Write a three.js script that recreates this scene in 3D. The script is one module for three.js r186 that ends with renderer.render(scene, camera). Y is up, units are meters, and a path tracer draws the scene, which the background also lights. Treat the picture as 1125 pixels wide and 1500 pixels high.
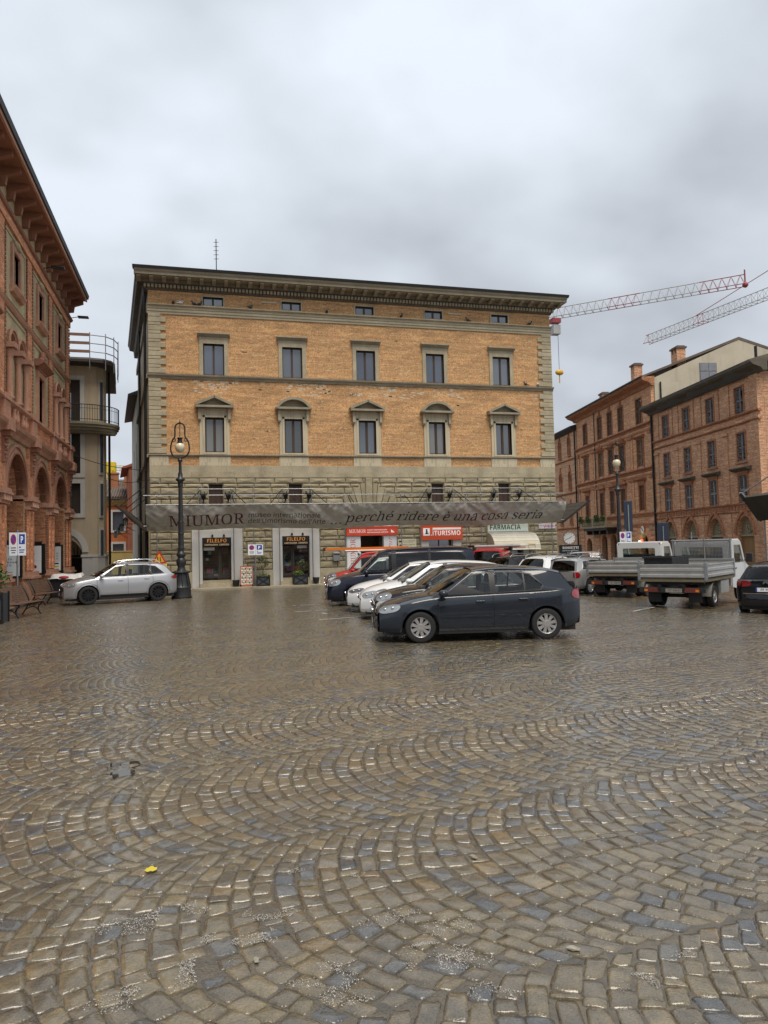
import * as THREE from 'three';
import { mergeGeometries, mergeVertices, toCreasedNormals } from 'three/addons/utils/BufferGeometryUtils.js';
import { RoundedBoxGeometry } from 'three/addons/geometries/RoundedBoxGeometry.js';

// ---------- camera, sky, light, exposure ----------
const R = d => d * Math.PI / 180;
const scene = new THREE.Scene();
const camera = new THREE.PerspectiveCamera(71.62, 0.75, 0.1, 600);
camera.rotation.order = 'YXZ';
camera.position.set(0, 1.95, 0);
camera.rotation.set(R(2.83), R(-14.5), R(-1.43));
scene.add(camera);
const renderer = new THREE.WebGLRenderer({ antialias: true });
renderer.toneMapping = THREE.LinearToneMapping;
renderer.toneMappingExposure = 2.12;
renderer.shadowMap.enabled = true;

function mulberry(a) { return () => { a |= 0; a = a + 0x6D2B79F5 | 0; let t = Math.imul(a ^ a >>> 15, 1 | a); t = t + Math.imul(t ^ t >>> 7, 61 | t) ^ t; return ((t ^ t >>> 14) >>> 0) / 4294967296; }; }
const rnd = mulberry(71), rr = (a, b) => a + (b - a) * rnd();
const hash = (x, y, s) => { let h = Math.imul(x | 0, 374761393) ^ Math.imul(y | 0, 668265263) ^ Math.imul(s | 0, 2147483647 - 58); h = Math.imul(h ^ h >>> 13, 1274126177); return ((h ^ h >>> 16) >>> 0) / 4294967296; };
const sm = t => t * t * (3 - 2 * t), lerp = (a, b, t) => a + (b - a) * t, clamp = (v, a, b) => Math.min(b, Math.max(a, v));
const sst = (a, b, x) => sm(clamp((x - a) / (b - a), 0, 1));
function vnoise(x, y, per, s) {   // periodic value noise
  const xi = Math.floor(x), yi = Math.floor(y), fx = sm(x - xi), fy = sm(y - yi), m = v => ((v % per) + per) % per;
  const a = hash(m(xi), m(yi), s), b = hash(m(xi + 1), m(yi), s), c = hash(m(xi), m(yi + 1), s), d = hash(m(xi + 1), m(yi + 1), s);
  return lerp(lerp(a, b, fx), lerp(c, d, fx), fy);
}
function fbm(x, y, per, s, o = 4) { let v = 0, a = .5, t = 0; for (let i = 0; i < o; i++) { v += a * vnoise(x, y, per, s + i); t += a; a *= .5; x *= 2; y *= 2; per *= 2; } return v / t; }

// overcast sky: soft layered cloud, brighter overhead as an overcast sky is
{
  const W = 1024, H = 512, data = new Float32Array(W * H * 4);
  for (let j = 0; j < H; j++) for (let i = 0; i < W; i++) {
    const el = ((j + .5) / H - .5) * Math.PI, az = ((i + .5) / W - .5) * 2 * Math.PI;
    const y = Math.sin(el), x = Math.cos(el) * Math.cos(az), z = Math.cos(el) * Math.sin(az), q = 1 / (Math.max(y, 0) + .38);
    const n = fbm(x * q * 2.9 + 20, z * q * 3.6 + 20, 4096, 11, 6), n2 = fbm(x * q * .9 + 7, z * q * 1.1 + 31, 4096, 40, 4);
    let k = .56 + 1.6 * (n - .5) + 1.5 * (n2 - .5);
    k = clamp(k, 0, 1.1);
    const b = lerp(.195, .375, k) * (.93 + .3 * Math.max(y, 0));
    const o = (j * W + i) * 4;
    data[o] = b * .925; data[o + 1] = b * 1.0; data[o + 2] = b * 1.105; data[o + 3] = 1;
    if (y < 0) { const g = .16; data[o] = g * .9; data[o + 1] = g * .87; data[o + 2] = g * .82; }
  }
  const sky = new THREE.DataTexture(data, W, H, THREE.RGBAFormat, THREE.FloatType);
  sky.mapping = THREE.EquirectangularReflectionMapping; sky.magFilter = THREE.LinearFilter; sky.minFilter = THREE.LinearFilter; sky.needsUpdate = true;
  scene.background = sky; scene.environment = sky;
}
const sun = new THREE.DirectionalLight(0xfff4e6, 1.5);
sun.position.set(9, 52, 2); sun.target.position.set(6, 0, -24); scene.add(sun, sun.target);
sun.castShadow = true; sun.shadow.radius = 60; sun.shadow.mapSize.set(2048, 2048);
Object.assign(sun.shadow.camera, { left: -60, right: 60, top: 60, bottom: -60, near: 1, far: 200 });

// ---------- textures ----------
function tex(size, metres, fn, srgb = true) {
  const d = new Uint8Array(size * size * 4);
  for (let j = 0; j < size; j++) for (let i = 0; i < size; i++) {
    const c = fn(i / size, j / size, i, j), o = (j * size + i) * 4;
    for (let k = 0; k < 3; k++) d[o + k] = clamp(Math.round((Array.isArray(c) ? c[k] : c) * 255), 0, 255); d[o + 3] = 255;
  }
  const t = new THREE.DataTexture(d, size, size); t.wrapS = t.wrapT = THREE.RepeatWrapping; t.repeat.set(1 / metres, 1 / metres);
  t.magFilter = THREE.LinearFilter; t.minFilter = THREE.LinearMipmapLinearFilter; t.generateMipmaps = true; if (srgb) t.colorSpace = THREE.SRGBColorSpace; t.needsUpdate = true; return t;
}
function brick(size, metres, nb, nc, pal, mortar, seed) {   // coursed brickwork too fine to part at its distance: tone of each brick, mortar, weather
  return tex(size, metres, (u, v) => {
    const r = Math.floor(v * nc), fy = v * nc - r, o = (r % 2) * .5 + hash(r, 3, seed) * .2, bxx = u * nb + o, b = ((Math.floor(bxx) % nb) + nb) % nb, fx = bxx - Math.floor(bxx);
    const w = .95 + .12 * (fbm(u * 6, v * 6, 6, seed + 9, 4) - .5), grain = 1 + .34 * (vnoise(u * 128, v * 128, 128, seed + 5) - .5);
    const p = pal[Math.floor(hash(b, r, seed) * pal.length)], row = .92 + .16 * vnoise(u * 5 + r * 3.7, r, 4096, seed + 13), t = (.97 + .06 * hash(b, r, seed + 1)) * w * grain * row;
    const m = (fy < .17 || fx < .05) ? 1 : 0;
    return m ? mortar.map(c => c * w * grain * row) : p.map(c => c * t);
  });
}
const speck = (s, amt, seed, coarse = 6) => (u, v) => 1 - amt * .5 - amt * (.55 * (fbm(u * coarse, v * coarse, coarse, seed, 5) - .5) * 2 + .45 * (vnoise(u * s, v * s, s, seed + 7) - .5) * 2) * .5;
const T = {
  ochre: brick(512, 4.16, 16, 60, [[.85, .65, .43], [.86, .66, .44], [.84, .64, .42], [.85, .63, .43], [.83, .63, .41], [.87, .68, .46]], [.84, .68, .48], 3),
  red: brick(512, 4.16, 16, 60, [[.84, .62, .48], [.80, .58, .44], [.87, .66, .51], [.77, .55, .42], [.85, .64, .48], [.89, .70, .55]], [.80, .68, .55], 17),
  stone: tex(512, 3.1, speck(170, .36, 5)), fine: tex(256, 1.3, speck(90, .22, 25, 8)),
  plaster: tex(512, 5.3, (u, v) => { const s = fbm(u * 22, v * 3, 22, 60, 4); return .93 - .16 * Math.max(0, s - .5) - .12 * (fbm(u * 5, v * 5, 5, 61, 5) - .5); }),
  grain: tex(256, .6, speck(110, .5, 45, 10), false), wave: tex(512, 2.7, (u, v) => fbm(u * 9, v * 9, 9, 77, 5), false),
  streak: tex(256, 2.2, (u, v) => { const s = fbm(u * 30, v * 2.0, 30, 90, 4); return .97 - .34 * Math.max(0, s - .42); }),
  cobble: tex(512, .83, (u, v) => { const n = fbm(u * 12, v * 12, 12, 33, 5), s = vnoise(u * 150, v * 150, 150, 34); return [.78 + .34 * (n - .5) + .14 * (s - .5), .77 + .30 * (n - .5) + .14 * (s - .5), .74 + .22 * (n - .5) + .14 * (s - .5)]; }),
  cobbleBump: tex(512, .83, (u, v) => .5 + .8 * (fbm(u * 14, v * 14, 14, 35, 5) - .5) + .2 * (vnoise(u * 120, v * 120, 120, 36) - .5), false),
};
const rough = {};
function M(r, g, b, o = {}) {   // linear colour
  const m = new (o.physical ? THREE.MeshPhysicalMaterial : THREE.MeshStandardMaterial)({ roughness: o.r ?? .85, metalness: o.m ?? 0, side: THREE.DoubleSide });
  m.color.setRGB(r, g, b); if (o.map) m.map = o.map; if (o.bump) { m.bumpMap = o.bump; m.bumpScale = o.bs ?? .004; }
  if (o.cc) { m.clearcoat = o.cc; m.clearcoatRoughness = o.cr ?? .04; } if (o.tr) { m.transmission = o.tr; m.thickness = 0; m.ior = o.ior ?? 1.5; }
  if (o.ior && !o.tr) m.ior = o.ior; if (o.em) { m.emissive.setRGB(...o.em); m.emissiveIntensity = 1; } if (o.vc) m.vertexColors = true;
  return m;
}
const paint = (r, g, b, metal = .0) => { const m = M(r, g, b, { physical: 1, r: .45, m: metal, cc: 1 }); if (!metal) m.specularIntensity = .15; return m; };
const mt = {
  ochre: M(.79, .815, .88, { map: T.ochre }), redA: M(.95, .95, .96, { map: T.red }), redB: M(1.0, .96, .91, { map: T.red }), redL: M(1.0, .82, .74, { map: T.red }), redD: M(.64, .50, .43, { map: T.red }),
  sand: M(.60, .525, .365, { map: T.stone, bump: T.grain, bs: .004 }), sandD: M(.50, .43, .275, { map: T.stone, bump: T.wave, bs: .025 }), sandE: M(.56, .485, .325, { map: T.stone, bump: T.wave, bs: .03 }), sandF: M(.44, .385, .26, { map: T.stone, bump: T.wave, bs: .03 }), sandS: M(.58, .51, .36, { map: T.streak, bump: T.grain, bs: .003 }),
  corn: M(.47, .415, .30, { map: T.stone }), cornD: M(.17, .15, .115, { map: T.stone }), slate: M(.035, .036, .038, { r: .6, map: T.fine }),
  terra: M(.72, .385, .255, { map: T.stone, bump: T.grain, bs: .006 }), terraD: M(.44, .20, .125, { map: T.stone, bump: T.grain, bs: .008 }), ochreStucco: M(.72, .60, .36, { map: T.stone, bump: T.grain, bs: .02 }), cream: M(.68, .57, .34, { map: T.stone }),
  white: M(.66, .655, .62, { map: T.plaster }), whiteC: M(.74, .74, .72, { r: .5 }), beige: M(.60, .50, .355, { map: T.plaster, bump: T.grain, bs: .003 }), creamW: M(.58, .525, .40, { map: T.plaster }), greyW: M(.48, .455, .39, { map: T.plaster }), orange: M(.56, .165, .05, { map: T.plaster }), yellow: M(.55, .40, .15, { map: T.plaster }),
  tile: M(.21, .165, .135, { map: T.stone }), wood: M(.075, .042, .028, { r: .6, map: T.fine }), woodD: M(.05, .037, .029, { r: .6, map: T.fine }), ink: M(.012, .012, .012, { r: .7 }), room: M(.32, .29, .25), glassB: M(.10, .12, .15, { physical: 1, r: .02, ior: 2.2 }), glassC: M(.045, .05, .052, { physical: 1, r: .03, ior: 2.3 }), glassD: M(.17, .175, .165, { physical: 1, r: .04, ior: 2.0 }), iron: M(.022, .023, .025, { r: .42, map: T.fine, m: .3 }), ironW: M(.05, .052, .055, { r: .38, m: .4, map: T.fine }),
  shutG: M(.27, .285, .32, { r: .75, map: T.fine }), shutB: M(.20, .14, .11, { r: .75, map: T.fine }), shutR: M(.30, .115, .06, { r: .7, map: T.fine }), shutL: M(.36, .26, .19, { r: .75, map: T.fine }),
  glass: M(.06, .078, .115, { physical: 1, r: .02, ior: 2.3 }), pane: M(.9, .95, .95, { physical: 1, r: .01, tr: 1 }), carGlass: M(.84, .90, .88, { physical: 1, r: .005, tr: 1 }), carTint: M(.10, .11, .12, { physical: 1, r: .01, tr: 1 }), galv: M(.42, .43, .44, { r: .4, m: .7, map: T.fine }), alu: M(.52, .515, .49, { r: .4, m: .45, map: T.fine }),
  rubber: M(.013, .013, .014, { r: .7 }), blackP: M(.016, .016, .018, { r: .45 }), chrome: M(.75, .76, .78, { r: .12, m: 1 }), rim: M(.55, .56, .57, { r: .3, m: .8 }), rimB: M(.02, .02, .022, { r: .35, m: .5 }), red: M(.24, .007, .008, { physical: 1, r: .2, cc: 1 }), amber: M(.7, .22, .02, { r: .15 }), lens: M(.40, .42, .43, { physical: 1, r: .12, m: .55, cc: 1 }), seat: M(.05, .05, .053, { r: .9 }),
};
// ---------- builders ----------
const V = (x, y, z) => new THREE.Vector3(x, y, z);
const names = {};
const numbered = n => { const k = names[n] = (names[n] ?? -1) + 1; return k ? n + '_' + String(k).padStart(3, '0') : n; };
function boxUV(g) {   // uv in metres from the face's own direction
  if (g.index) g = g.toNonIndexed(); const p = g.attributes.position, n = g.attributes.normal, uv = new Float32Array(p.count * 2);
  for (let i = 0; i < p.count; i += 3) {
    const ax = Math.abs(n.getX(i) + n.getX(i + 1) + n.getX(i + 2)), ay = Math.abs(n.getY(i) + n.getY(i + 1) + n.getY(i + 2)), az = Math.abs(n.getZ(i) + n.getZ(i + 1) + n.getZ(i + 2));
    for (let k = i; k < i + 3; k++) {
      const x = p.getX(k), y = p.getY(k), z = p.getZ(k);
      if (az >= ax && az >= ay) { uv[k * 2] = x; uv[k * 2 + 1] = y; } else if (ax >= ay) { uv[k * 2] = z; uv[k * 2 + 1] = y; } else { uv[k * 2] = x; uv[k * 2 + 1] = z; }
    }
  }
  g.setAttribute('uv', new THREE.BufferAttribute(uv, 2)); return g;
}
function merged(list, keepUV) {
  list = (Array.isArray(list) ? list.flat(9) : [list]).map(g => { let h = g.index ? g.toNonIndexed() : g.clone(); if (!h.attributes.normal) h.computeVertexNormals(); for (const k of Object.keys(h.attributes)) if (!['position', 'normal', 'uv', 'color'].includes(k)) h.deleteAttribute(k); if (!keepUV) { h.deleteAttribute('uv'); h = boxUV(h); } return h; });
  return list.length > 1 ? mergeGeometries(list) : list[0];
}
function obj(name, geos, m, parent = scene, o = {}) {
  const g = geos.isBufferGeometry && geos.userData.ready ? geos : merged(geos, o.uv); g.userData.ready = true;
  const e = new THREE.Mesh(g, m); e.name = parent === scene ? numbered(name) : name; e.castShadow = e.receiveShadow = true; parent.add(e); if (o.label) e.userData.label = o.label; return e;
}
function tag(o, label, category, group) { o.userData.label = label; o.userData.category = category; if (group) o.userData.group = group; return o; }
function struct(o, label) { o.userData.kind = 'structure'; if (label) o.userData.label = label; return o; }
function thing(name, label, category, pos = [0, 0, 0], turn = 0, group) { const o = new THREE.Group(); o.name = numbered(name); o.position.set(...pos); o.rotation.y = turn; scene.add(o); return tag(o, label, category, group); }
function copy(o, pos, turn, label, group) { const c = o.clone(); c.name = numbered(o.name.replace(/_\d{3}$/, '')); c.userData = { ...o.userData }; scene.add(c); if (pos) c.position.set(...pos); if (turn !== undefined) c.rotation.y = turn; if (label) c.userData.label = label; if (group) c.userData.group = group; return c; }
const bx = (x0, x1, y0, y1, z0, z1) => new THREE.BoxGeometry(Math.abs(x1 - x0), Math.abs(y1 - y0), Math.abs(z1 - z0)).translate((x0 + x1) / 2, (y0 + y1) / 2, (z0 + z1) / 2);
const rbx = (x0, x1, y0, y1, z0, z1, r = .02, s = 2) => new RoundedBoxGeometry(x1 - x0, y1 - y0, z1 - z0, s, r).translate((x0 + x1) / 2, (y0 + y1) / 2, (z0 + z1) / 2);
function block(x0, x1, y0, y1, z0, z1, b, bulge = 0) {   // dressed stone: chamfered arrises, face a little bulged
  const p = [], q = [[x0, y0], [x1, y0], [x1, y1], [x0, y1]], i4 = [[x0 + b, y0 + b], [x1 - b, y0 + b], [x1 - b, y1 - b], [x0 + b, y1 - b]], zc = z1 + bulge, cx = (x0 + x1) / 2, cy = (y0 + y1) / 2;
  const t = (a, c, d) => p.push(...a, ...c, ...d), P = (v, z) => [v[0], v[1], z];
  for (let k = 0; k < 4; k++) { const m = (k + 1) % 4; t(P(q[k], z0), P(q[m], z0), P(q[m], z1 - b)); t(P(q[k], z0), P(q[m], z1 - b), P(q[k], z1 - b)); t(P(q[k], z1 - b), P(q[m], z1 - b), P(i4[m], z1)); t(P(q[k], z1 - b), P(i4[m], z1), P(i4[k], z1)); t(P(i4[k], z1), P(i4[m], z1), [cx, cy, zc]); }
  const g = new THREE.BufferGeometry(); g.setAttribute('position', new THREE.Float32BufferAttribute(p, 3)); g.computeVertexNormals(); return g;
}
function cyl(r0, r1, y0, y1, x = 0, z = 0, n = 12) { return new THREE.CylinderGeometry(r1, r0, y1 - y0, n).translate(x, (y0 + y1) / 2, z); }
function bar(a, b, r, n = 6) { const A = V(...a), B = V(...b), d = B.clone().sub(A), L = d.length(), g = new THREE.CylinderGeometry(r, r, L, n); g.applyQuaternion(new THREE.Quaternion().setFromUnitVectors(V(0, 1, 0), d.normalize())); return g.translate((a[0] + b[0]) / 2, (a[1] + b[1]) / 2, (a[2] + b[2]) / 2); }
function beam(a, b, w, h) { const A = V(...a), B = V(...b), d = B.clone().sub(A), L = d.length(), m = new THREE.Matrix4().lookAt(A, B, Math.abs(d.y) > .99 * L ? V(1, 0, 0) : V(0, 1, 0)), g = new THREE.BoxGeometry(w, h, L); g.applyMatrix4(m); return g.translate((a[0] + b[0]) / 2, (a[1] + b[1]) / 2, (a[2] + b[2]) / 2); }
const tube = (pts, r, n = 6, seg) => new THREE.TubeGeometry(new THREE.CatmullRomCurve3(pts.map(p => V(...p))), seg ?? pts.length * 4, r, n);
const lathe = (pts, n = 20, x = 0, y = 0, z = 0) => new THREE.LatheGeometry(pts.map(p => new THREE.Vector2(p[0], p[1])), n).translate(x, y, z);
const poly = pts => new THREE.Shape(pts.map(p => new THREE.Vector2(p[0], p[1])));
function hole(h) { // [x0,y0,x1,y1] or arched {x,w,y0,s} (s: height of springing), pointed when p
  const p = new THREE.Path();
  if (Array.isArray(h)) { p.moveTo(h[0], h[1]); p.lineTo(h[2], h[1]); p.lineTo(h[2], h[3]); p.lineTo(h[0], h[3]); p.closePath(); return p; }
  const r = h.w / 2; p.moveTo(h.x - r, h.y0); p.lineTo(h.x + r, h.y0); p.lineTo(h.x + r, h.s);
  if (h.p) { for (const [a, c] of [[.94, .45], [.72, .86], [.38, 1.16], [0, 1.32], [-.38, 1.16], [-.72, .86], [-.94, .45]]) p.lineTo(h.x + r * a, h.s + r * c); } else p.absarc(h.x, h.s, r, 0, Math.PI, false);
  p.lineTo(h.x - r, h.y0); return p;
}
function slab(shape, depth, z = 0, bevel = 0) { return new THREE.ExtrudeGeometry(shape, bevel ? { depth: depth - 2 * bevel, bevelEnabled: true, bevelSize: bevel, bevelThickness: bevel, bevelSegments: 1, bevelOffset: -bevel, curveSegments: 20 } : { depth, bevelEnabled: false, curveSegments: 20 }).translate(0, 0, z + (bevel || 0)); }
function wall(x0, x1, y0, y1, holes, depth = .5, z = 0) { const s = poly([[x0, y0], [x1, y0], [x1, y1], [x0, y1]]); for (const h of holes) s.holes.push(hole(h)); return slab(s, depth, z - depth); }
function molding(prof, x0, x1, capEnds = true) { // profile [[z,y]...] swept along x
  const s = poly(prof); const g = new THREE.ExtrudeGeometry(s, { depth: x1 - x0, bevelEnabled: false, curveSegments: 6 }); g.rotateY(Math.PI / 2); g.scale(1, 1, -1); const ix = g.index; g.translate(x0, 0, 0);
  const p = g.attributes.position; for (let i = 0; i < p.count; i += 3) { for (const k of ['position', 'normal', 'uv']) { const a = g.attributes[k]; if (!a) continue; for (let c = 0; c < a.itemSize; c++) { const t = a.getComponent(i + 1, c); a.setComponent(i + 1, c, a.getComponent(i + 2, c)); a.setComponent(i + 2, c, t); } } } g.computeVertexNormals(); return g;
}
function archRing(x, y, r0, r1, z0, z1, a0 = 0, a1 = Math.PI, n = 20) { const s = new THREE.Shape(); s.absarc(x, y, r1, a0, a1, false); s.absarc(x, y, r0, a1, a0, true); return new THREE.ExtrudeGeometry(s, { depth: z1 - z0, bevelEnabled: false, curveSegments: n }).translate(0, 0, z0); }
function canvasTex(w, h, fn) { const c = document.createElement('canvas'); c.width = w; c.height = h; const x = c.getContext('2d'); fn(x, w, h); const t = new THREE.CanvasTexture(c); t.colorSpace = THREE.SRGBColorSpace; return t; }
function printMat(w, h, fn, o = {}) { const m = new THREE.MeshStandardMaterial({ map: canvasTex(w, h, fn), roughness: o.r ?? .5, side: THREE.DoubleSide }); return m; }
function scrawl(c, x, y, w, h) { for (let a = x, k = 0; a < x + w; k++) { const l = h * (.35 + .5 * hash(k, x + y, 91)); if (hash(k, x + y, 92) < .14) { a += h * .5; continue; } c.fillRect(a, y - h, Math.max(1, h * .16), h); if (hash(k, x, 93) < .6) c.fillRect(a, y - h * (hash(k, y, 94) < .5 ? 1 : .55), l * .8, Math.max(1, h * .18)); a += l; } }   // lines of print too small to read in the photograph
const gy = x => x < 5 ? 0 : -.03 * Math.min(30, (x - 5) - 3 * (1 - Math.exp(-(x - 5) / 3)));   // the square falls gently to its right side
// ---------- the square: bedding, then setts laid in arcs ----------
const paving = new THREE.Group(); paving.name = 'cobbled_square'; scene.add(paving); struct(paving);
{
  const nx = 130, nz = 90, g = new THREE.PlaneGeometry(190, 190, nx, nz); g.rotateX(-Math.PI / 2); g.translate(25, 0, -55);
  const p = g.attributes.position, uv = g.attributes.uv; for (let i = 0; i < p.count; i++) { p.setY(i, gy(p.getX(i)) - .0058); uv.setXY(i, p.getX(i), p.getZ(i)); } g.computeVertexNormals();
  const m = M(.15, .13, .10, { r: .16, map: T.cobble, bump: T.cobbleBump, bs: .004 });
  const e = new THREE.Mesh(g, m); e.name = 'bedding'; e.receiveShadow = true; paving.add(e);
}
const grit = [[-0.34, -4.06, 0.16], [-0.13, -4.13, 0.13], [-0.01, -3.58, 0.10], [0.14, -3.73, 0.17], [-0.20, -3.48, 0.13], [-0.38, -3.39, 0.10], [0.35, -3.97, 0.12], [0.56, -4.40, 0.06], [0.51, -3.33, 0.13], [0.63, -3.16, 0.12], [0.89, -3.70, 0.10], [1.01, -3.73, 0.08], [1.20, -3.55, 0.12], [1.06, -3.30, 0.14], [1.18, -3.23, 0.10], [1.23, -2.99, 0.10], [1.85, -2.86, 0.09], [2.17, -2.99, 0.05], [0.91, -4.26, 0.06], [1.01, -3.37, 0.10]];
const cobMats = [], cobCols = [];
{
  const pal = [[.150, .125, .080], [.136, .113, .074], [.168, .141, .092], [.126, .108, .078], [.146, .126, .092], [.118, .102, .076], [.095, .098, .102], [.082, .085, .090], [.108, .108, .106], [.160, .122, .070]];
  for (const c of pal) { cobCols.push(c); cobMats.push(M(...c.map(v => v * 1.55), { physical: 1, r: .3, map: T.cobble, bump: T.cobbleBump, bs: .011, cc: .75, cr: .1 })); }
  const E = [.9905, -.1375], Fv = [-.1375, -.9905], O = [1.75, -7.06], W = 1.95, Rr = W / Math.SQRT2, du = .135;
  const fw = [Math.sin(R(14.5)), -Math.cos(R(14.5))], rt = [fw[1] * -1, fw[0]];
  const near = [], far = [];
  const k0 = -5, k1 = 24;
  for (let k = k0; k < k1; k++) {
    const vmid = (k + .5) * W, shift = hash(k, 1, 5) * du;
    for (let ui = -300; ui < 420; ui++) {
      const u0 = ui * du + shift; { const px = O[0] + E[0] * u0 + Fv[0] * vmid, pz = O[1] + E[1] * u0 + Fv[1] * vmid, d = px * fw[0] + pz * fw[1], l = px * rt[0] + pz * rt[1]; if (d < -.5 || d > 50 || Math.abs(l) > 3 + d * .72) continue; if (pz < -37.4 && px > -2.2) continue; if (px < -6.6 && pz > -42) continue; }
      const n = 14 + Math.floor(hash(ui, k, 8) * 3), ph = []; for (let i = 0; i <= n; i++) ph.push(R(45) * (2 * i / n - 1) + (i && i < n ? (hash(ui * 31 + i, k, 9) - .5) * .075 : 0));
      for (let i = 0; i < n; i++) {
        const P = (f, a) => { const c = Math.cos(f), s = Math.sin(f), t = 1 - .5 * Math.pow(Math.abs(f) / R(45), 8); const u = u0 + Rr * (1 - c) + a * du * lerp(1, c * c, t), v = vmid + Rr * s - a * du * s * c * t; const X = O[0] + E[0] * u + Fv[0] * v, Y = O[1] + E[1] * u + Fv[1] * v; return [X + .11 * (vnoise(X * .9 + 80, Y * .9 + 80, 4096, 61) - .5) + .04 * (vnoise(X * 3.1 + 80, Y * 3.1 + 80, 4096, 63) - .5), Y + .11 * (vnoise(X * .9 + 80, Y * .9 + 80, 4096, 62) - .5) + .04 * (vnoise(X * 3.1 + 80, Y * 3.1 + 80, 4096, 64) - .5)]; };
        const q = [P(ph[i], 0), P(ph[i + 1], 0), P(ph[i + 1], 1), P(ph[i], 1)], cx = (q[0][0] + q[1][0] + q[2][0] + q[3][0]) / 4, cz = (q[0][1] + q[1][1] + q[2][1] + q[3][1]) / 4, d = cx * fw[0] + cz * fw[1];
        const h = hash(ui * 17 + i, k * 7 + 3, 21), patch = vnoise(cx * .55 + 50, cz * .55 + 90, 4096, 22);
        const ci = h < .17 + .2 * (patch - .5) ? 6 + Math.floor(h * 97 % 3) : h > .95 ? 9 : Math.floor((h * 53) % 6);
        (d < 9.5 ? near : far).push({ q, cx, cz, d, ci, s: ui * 91 + i * 7 + k * 1009 });
      }
    }
  }
  const gone = (x, z) => grit.some(([a, b, r]) => (x - a) ** 2 + (z - b) ** 2 < r * r * .3 && hash(x * 50, z * 50, 3) < .35);
  function stone(c) {   // one sett: uneven quad, domed and worn top, rounded arrises, sides
    const { q, cx, cz, s } = c, gap = .962, N = 4, pos = [], idx = [], up = (hash(s, 1, 2) - .5) * .007, tx = (hash(s, 2, 2) - .5) * .05, tz = (hash(s, 3, 2) - .5) * .05, base = gy(cx);
    const cr = q.map((p, i) => [cx + (p[0] - cx) * gap + (hash(s, i, 4) - .5) * .028, cz + (p[1] - cz) * gap + (hash(s, i, 5) - .5) * .028]);
    const Q = (a, b) => [0, 1].map(k => lerp(lerp(cr[0][k], cr[1][k], a), lerp(cr[3][k], cr[2][k], a), b));
    for (let j = 0; j <= N; j++) for (let i = 0; i <= N; i++) {
      let a = i / N, b = j / N; const ea = Math.min(a, 1 - a), eb = Math.min(b, 1 - b); a = a < .5 ? a * .85 * (a * 2) + a * (1 - a * 2) * .55 + 0 : 1 - ((1 - a) * .85 * ((1 - a) * 2) + (1 - a) * (1 - (1 - a) * 2) * .55); b = b < .5 ? b * .85 * (b * 2) + b * (1 - b * 2) * .55 : 1 - ((1 - b) * .85 * ((1 - b) * 2) + (1 - b) * (1 - (1 - b) * 2) * .55);
      const p = Q(a, b), e = Math.min(ea, eb) * 4; let y = base + up + (p[0] - cx) * tx + (p[1] - cz) * tz - (e < .5 ? .0030 : 0) + .0016 * Math.min(1, e) + (vnoise(p[0] * 34 + 200, p[1] * 34 + 200, 4096, 31) - .5) * .008 + (vnoise(p[0] * 90 + 200, p[1] * 90 + 200, 4096, 37) - .5) * .003;
      if (ea + eb < .01) { p[0] = lerp(p[0], cx, .05); p[1] = lerp(p[1], cz, .05); y -= .003; }
      pos.push(p[0], y, p[1]);
    }
    for (let j = 0; j < N; j++) for (let i = 0; i < N; i++) { const o = j * (N + 1) + i; idx.push(o, o + N + 1, o + 1, o + 1, o + N + 1, o + N + 2); }
    const ring = []; for (let i = 0; i < N; i++) ring.push(i); for (let j = 0; j < N; j++) ring.push(j * (N + 1) + N); for (let i = N; i > 0; i--) ring.push(N * (N + 1) + i); for (let j = N; j > 0; j--) ring.push(j * (N + 1));
    const b0 = pos.length / 3; for (const r of ring) pos.push(pos[r * 3], base - .03, pos[r * 3 + 2]);
    for (let i = 0; i < ring.length; i++) { const m = (i + 1) % ring.length; idx.push(ring[i], ring[m], b0 + i, ring[m], b0 + m, b0 + i); }
    const g = new THREE.BufferGeometry(); g.setAttribute('position', new THREE.Float32BufferAttribute(pos, 3)); g.setIndex(idx); g.computeVertexNormals();
    const uv = new Float32Array(pos.length / 3 * 2), ox = hash(s, 6, 6) * 5, oz = hash(s, 7, 6) * 5; for (let i = 0; i < uv.length / 2; i++) { uv[i * 2] = pos[i * 3] + ox; uv[i * 2 + 1] = pos[i * 3 + 2] + oz; } g.setAttribute('uv', new THREE.BufferAttribute(uv, 2)); return g;
  }
  near.sort((a, b) => a.d - b.d);
  const inView = c => { const l = c.cx * rt[0] + c.cz * rt[1]; return c.d > 2.2 && Math.abs(l) < .56 * c.d + .15; };
  let made = 0; const list = []; const nm = M(1, 1, 1, { physical: 1, r: .3, map: T.cobble, bump: T.cobbleBump, bs: .011, cc: .75, cr: .1, vc: 1 });
  for (const c of near) {
    if (gone(c.cx, c.cz)) continue;
    const g = stone(c);
    if (made < 300 && inView(c)) { const e = new THREE.Mesh(g, cobMats[c.ci]); e.name = 'cobble'; e.castShadow = e.receiveShadow = true; paving.add(e); made++; continue; }
    const n = g.attributes.position.count, col = new Float32Array(n * 3), k = (.88 + .26 * hash(c.s, 9, 9)) * 1.55; for (let i = 0; i < n; i++) for (let t = 0; t < 3; t++) col[i * 3 + t] = cobCols[c.ci][t] * k; g.setAttribute('color', new THREE.BufferAttribute(col, 3)); list.push(g);
  }
  const e = new THREE.Mesh(mergeGeometries(list), nm); e.name = 'laid_setts'; e.userData.kind = 'stuff'; e.castShadow = e.receiveShadow = true; paving.add(e);
  // the setts farther off share one worn shape
  const sg = block(-.5, .5, -.5, .5, -1, 1, .0, 0), fg = new THREE.BufferGeometry();
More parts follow.
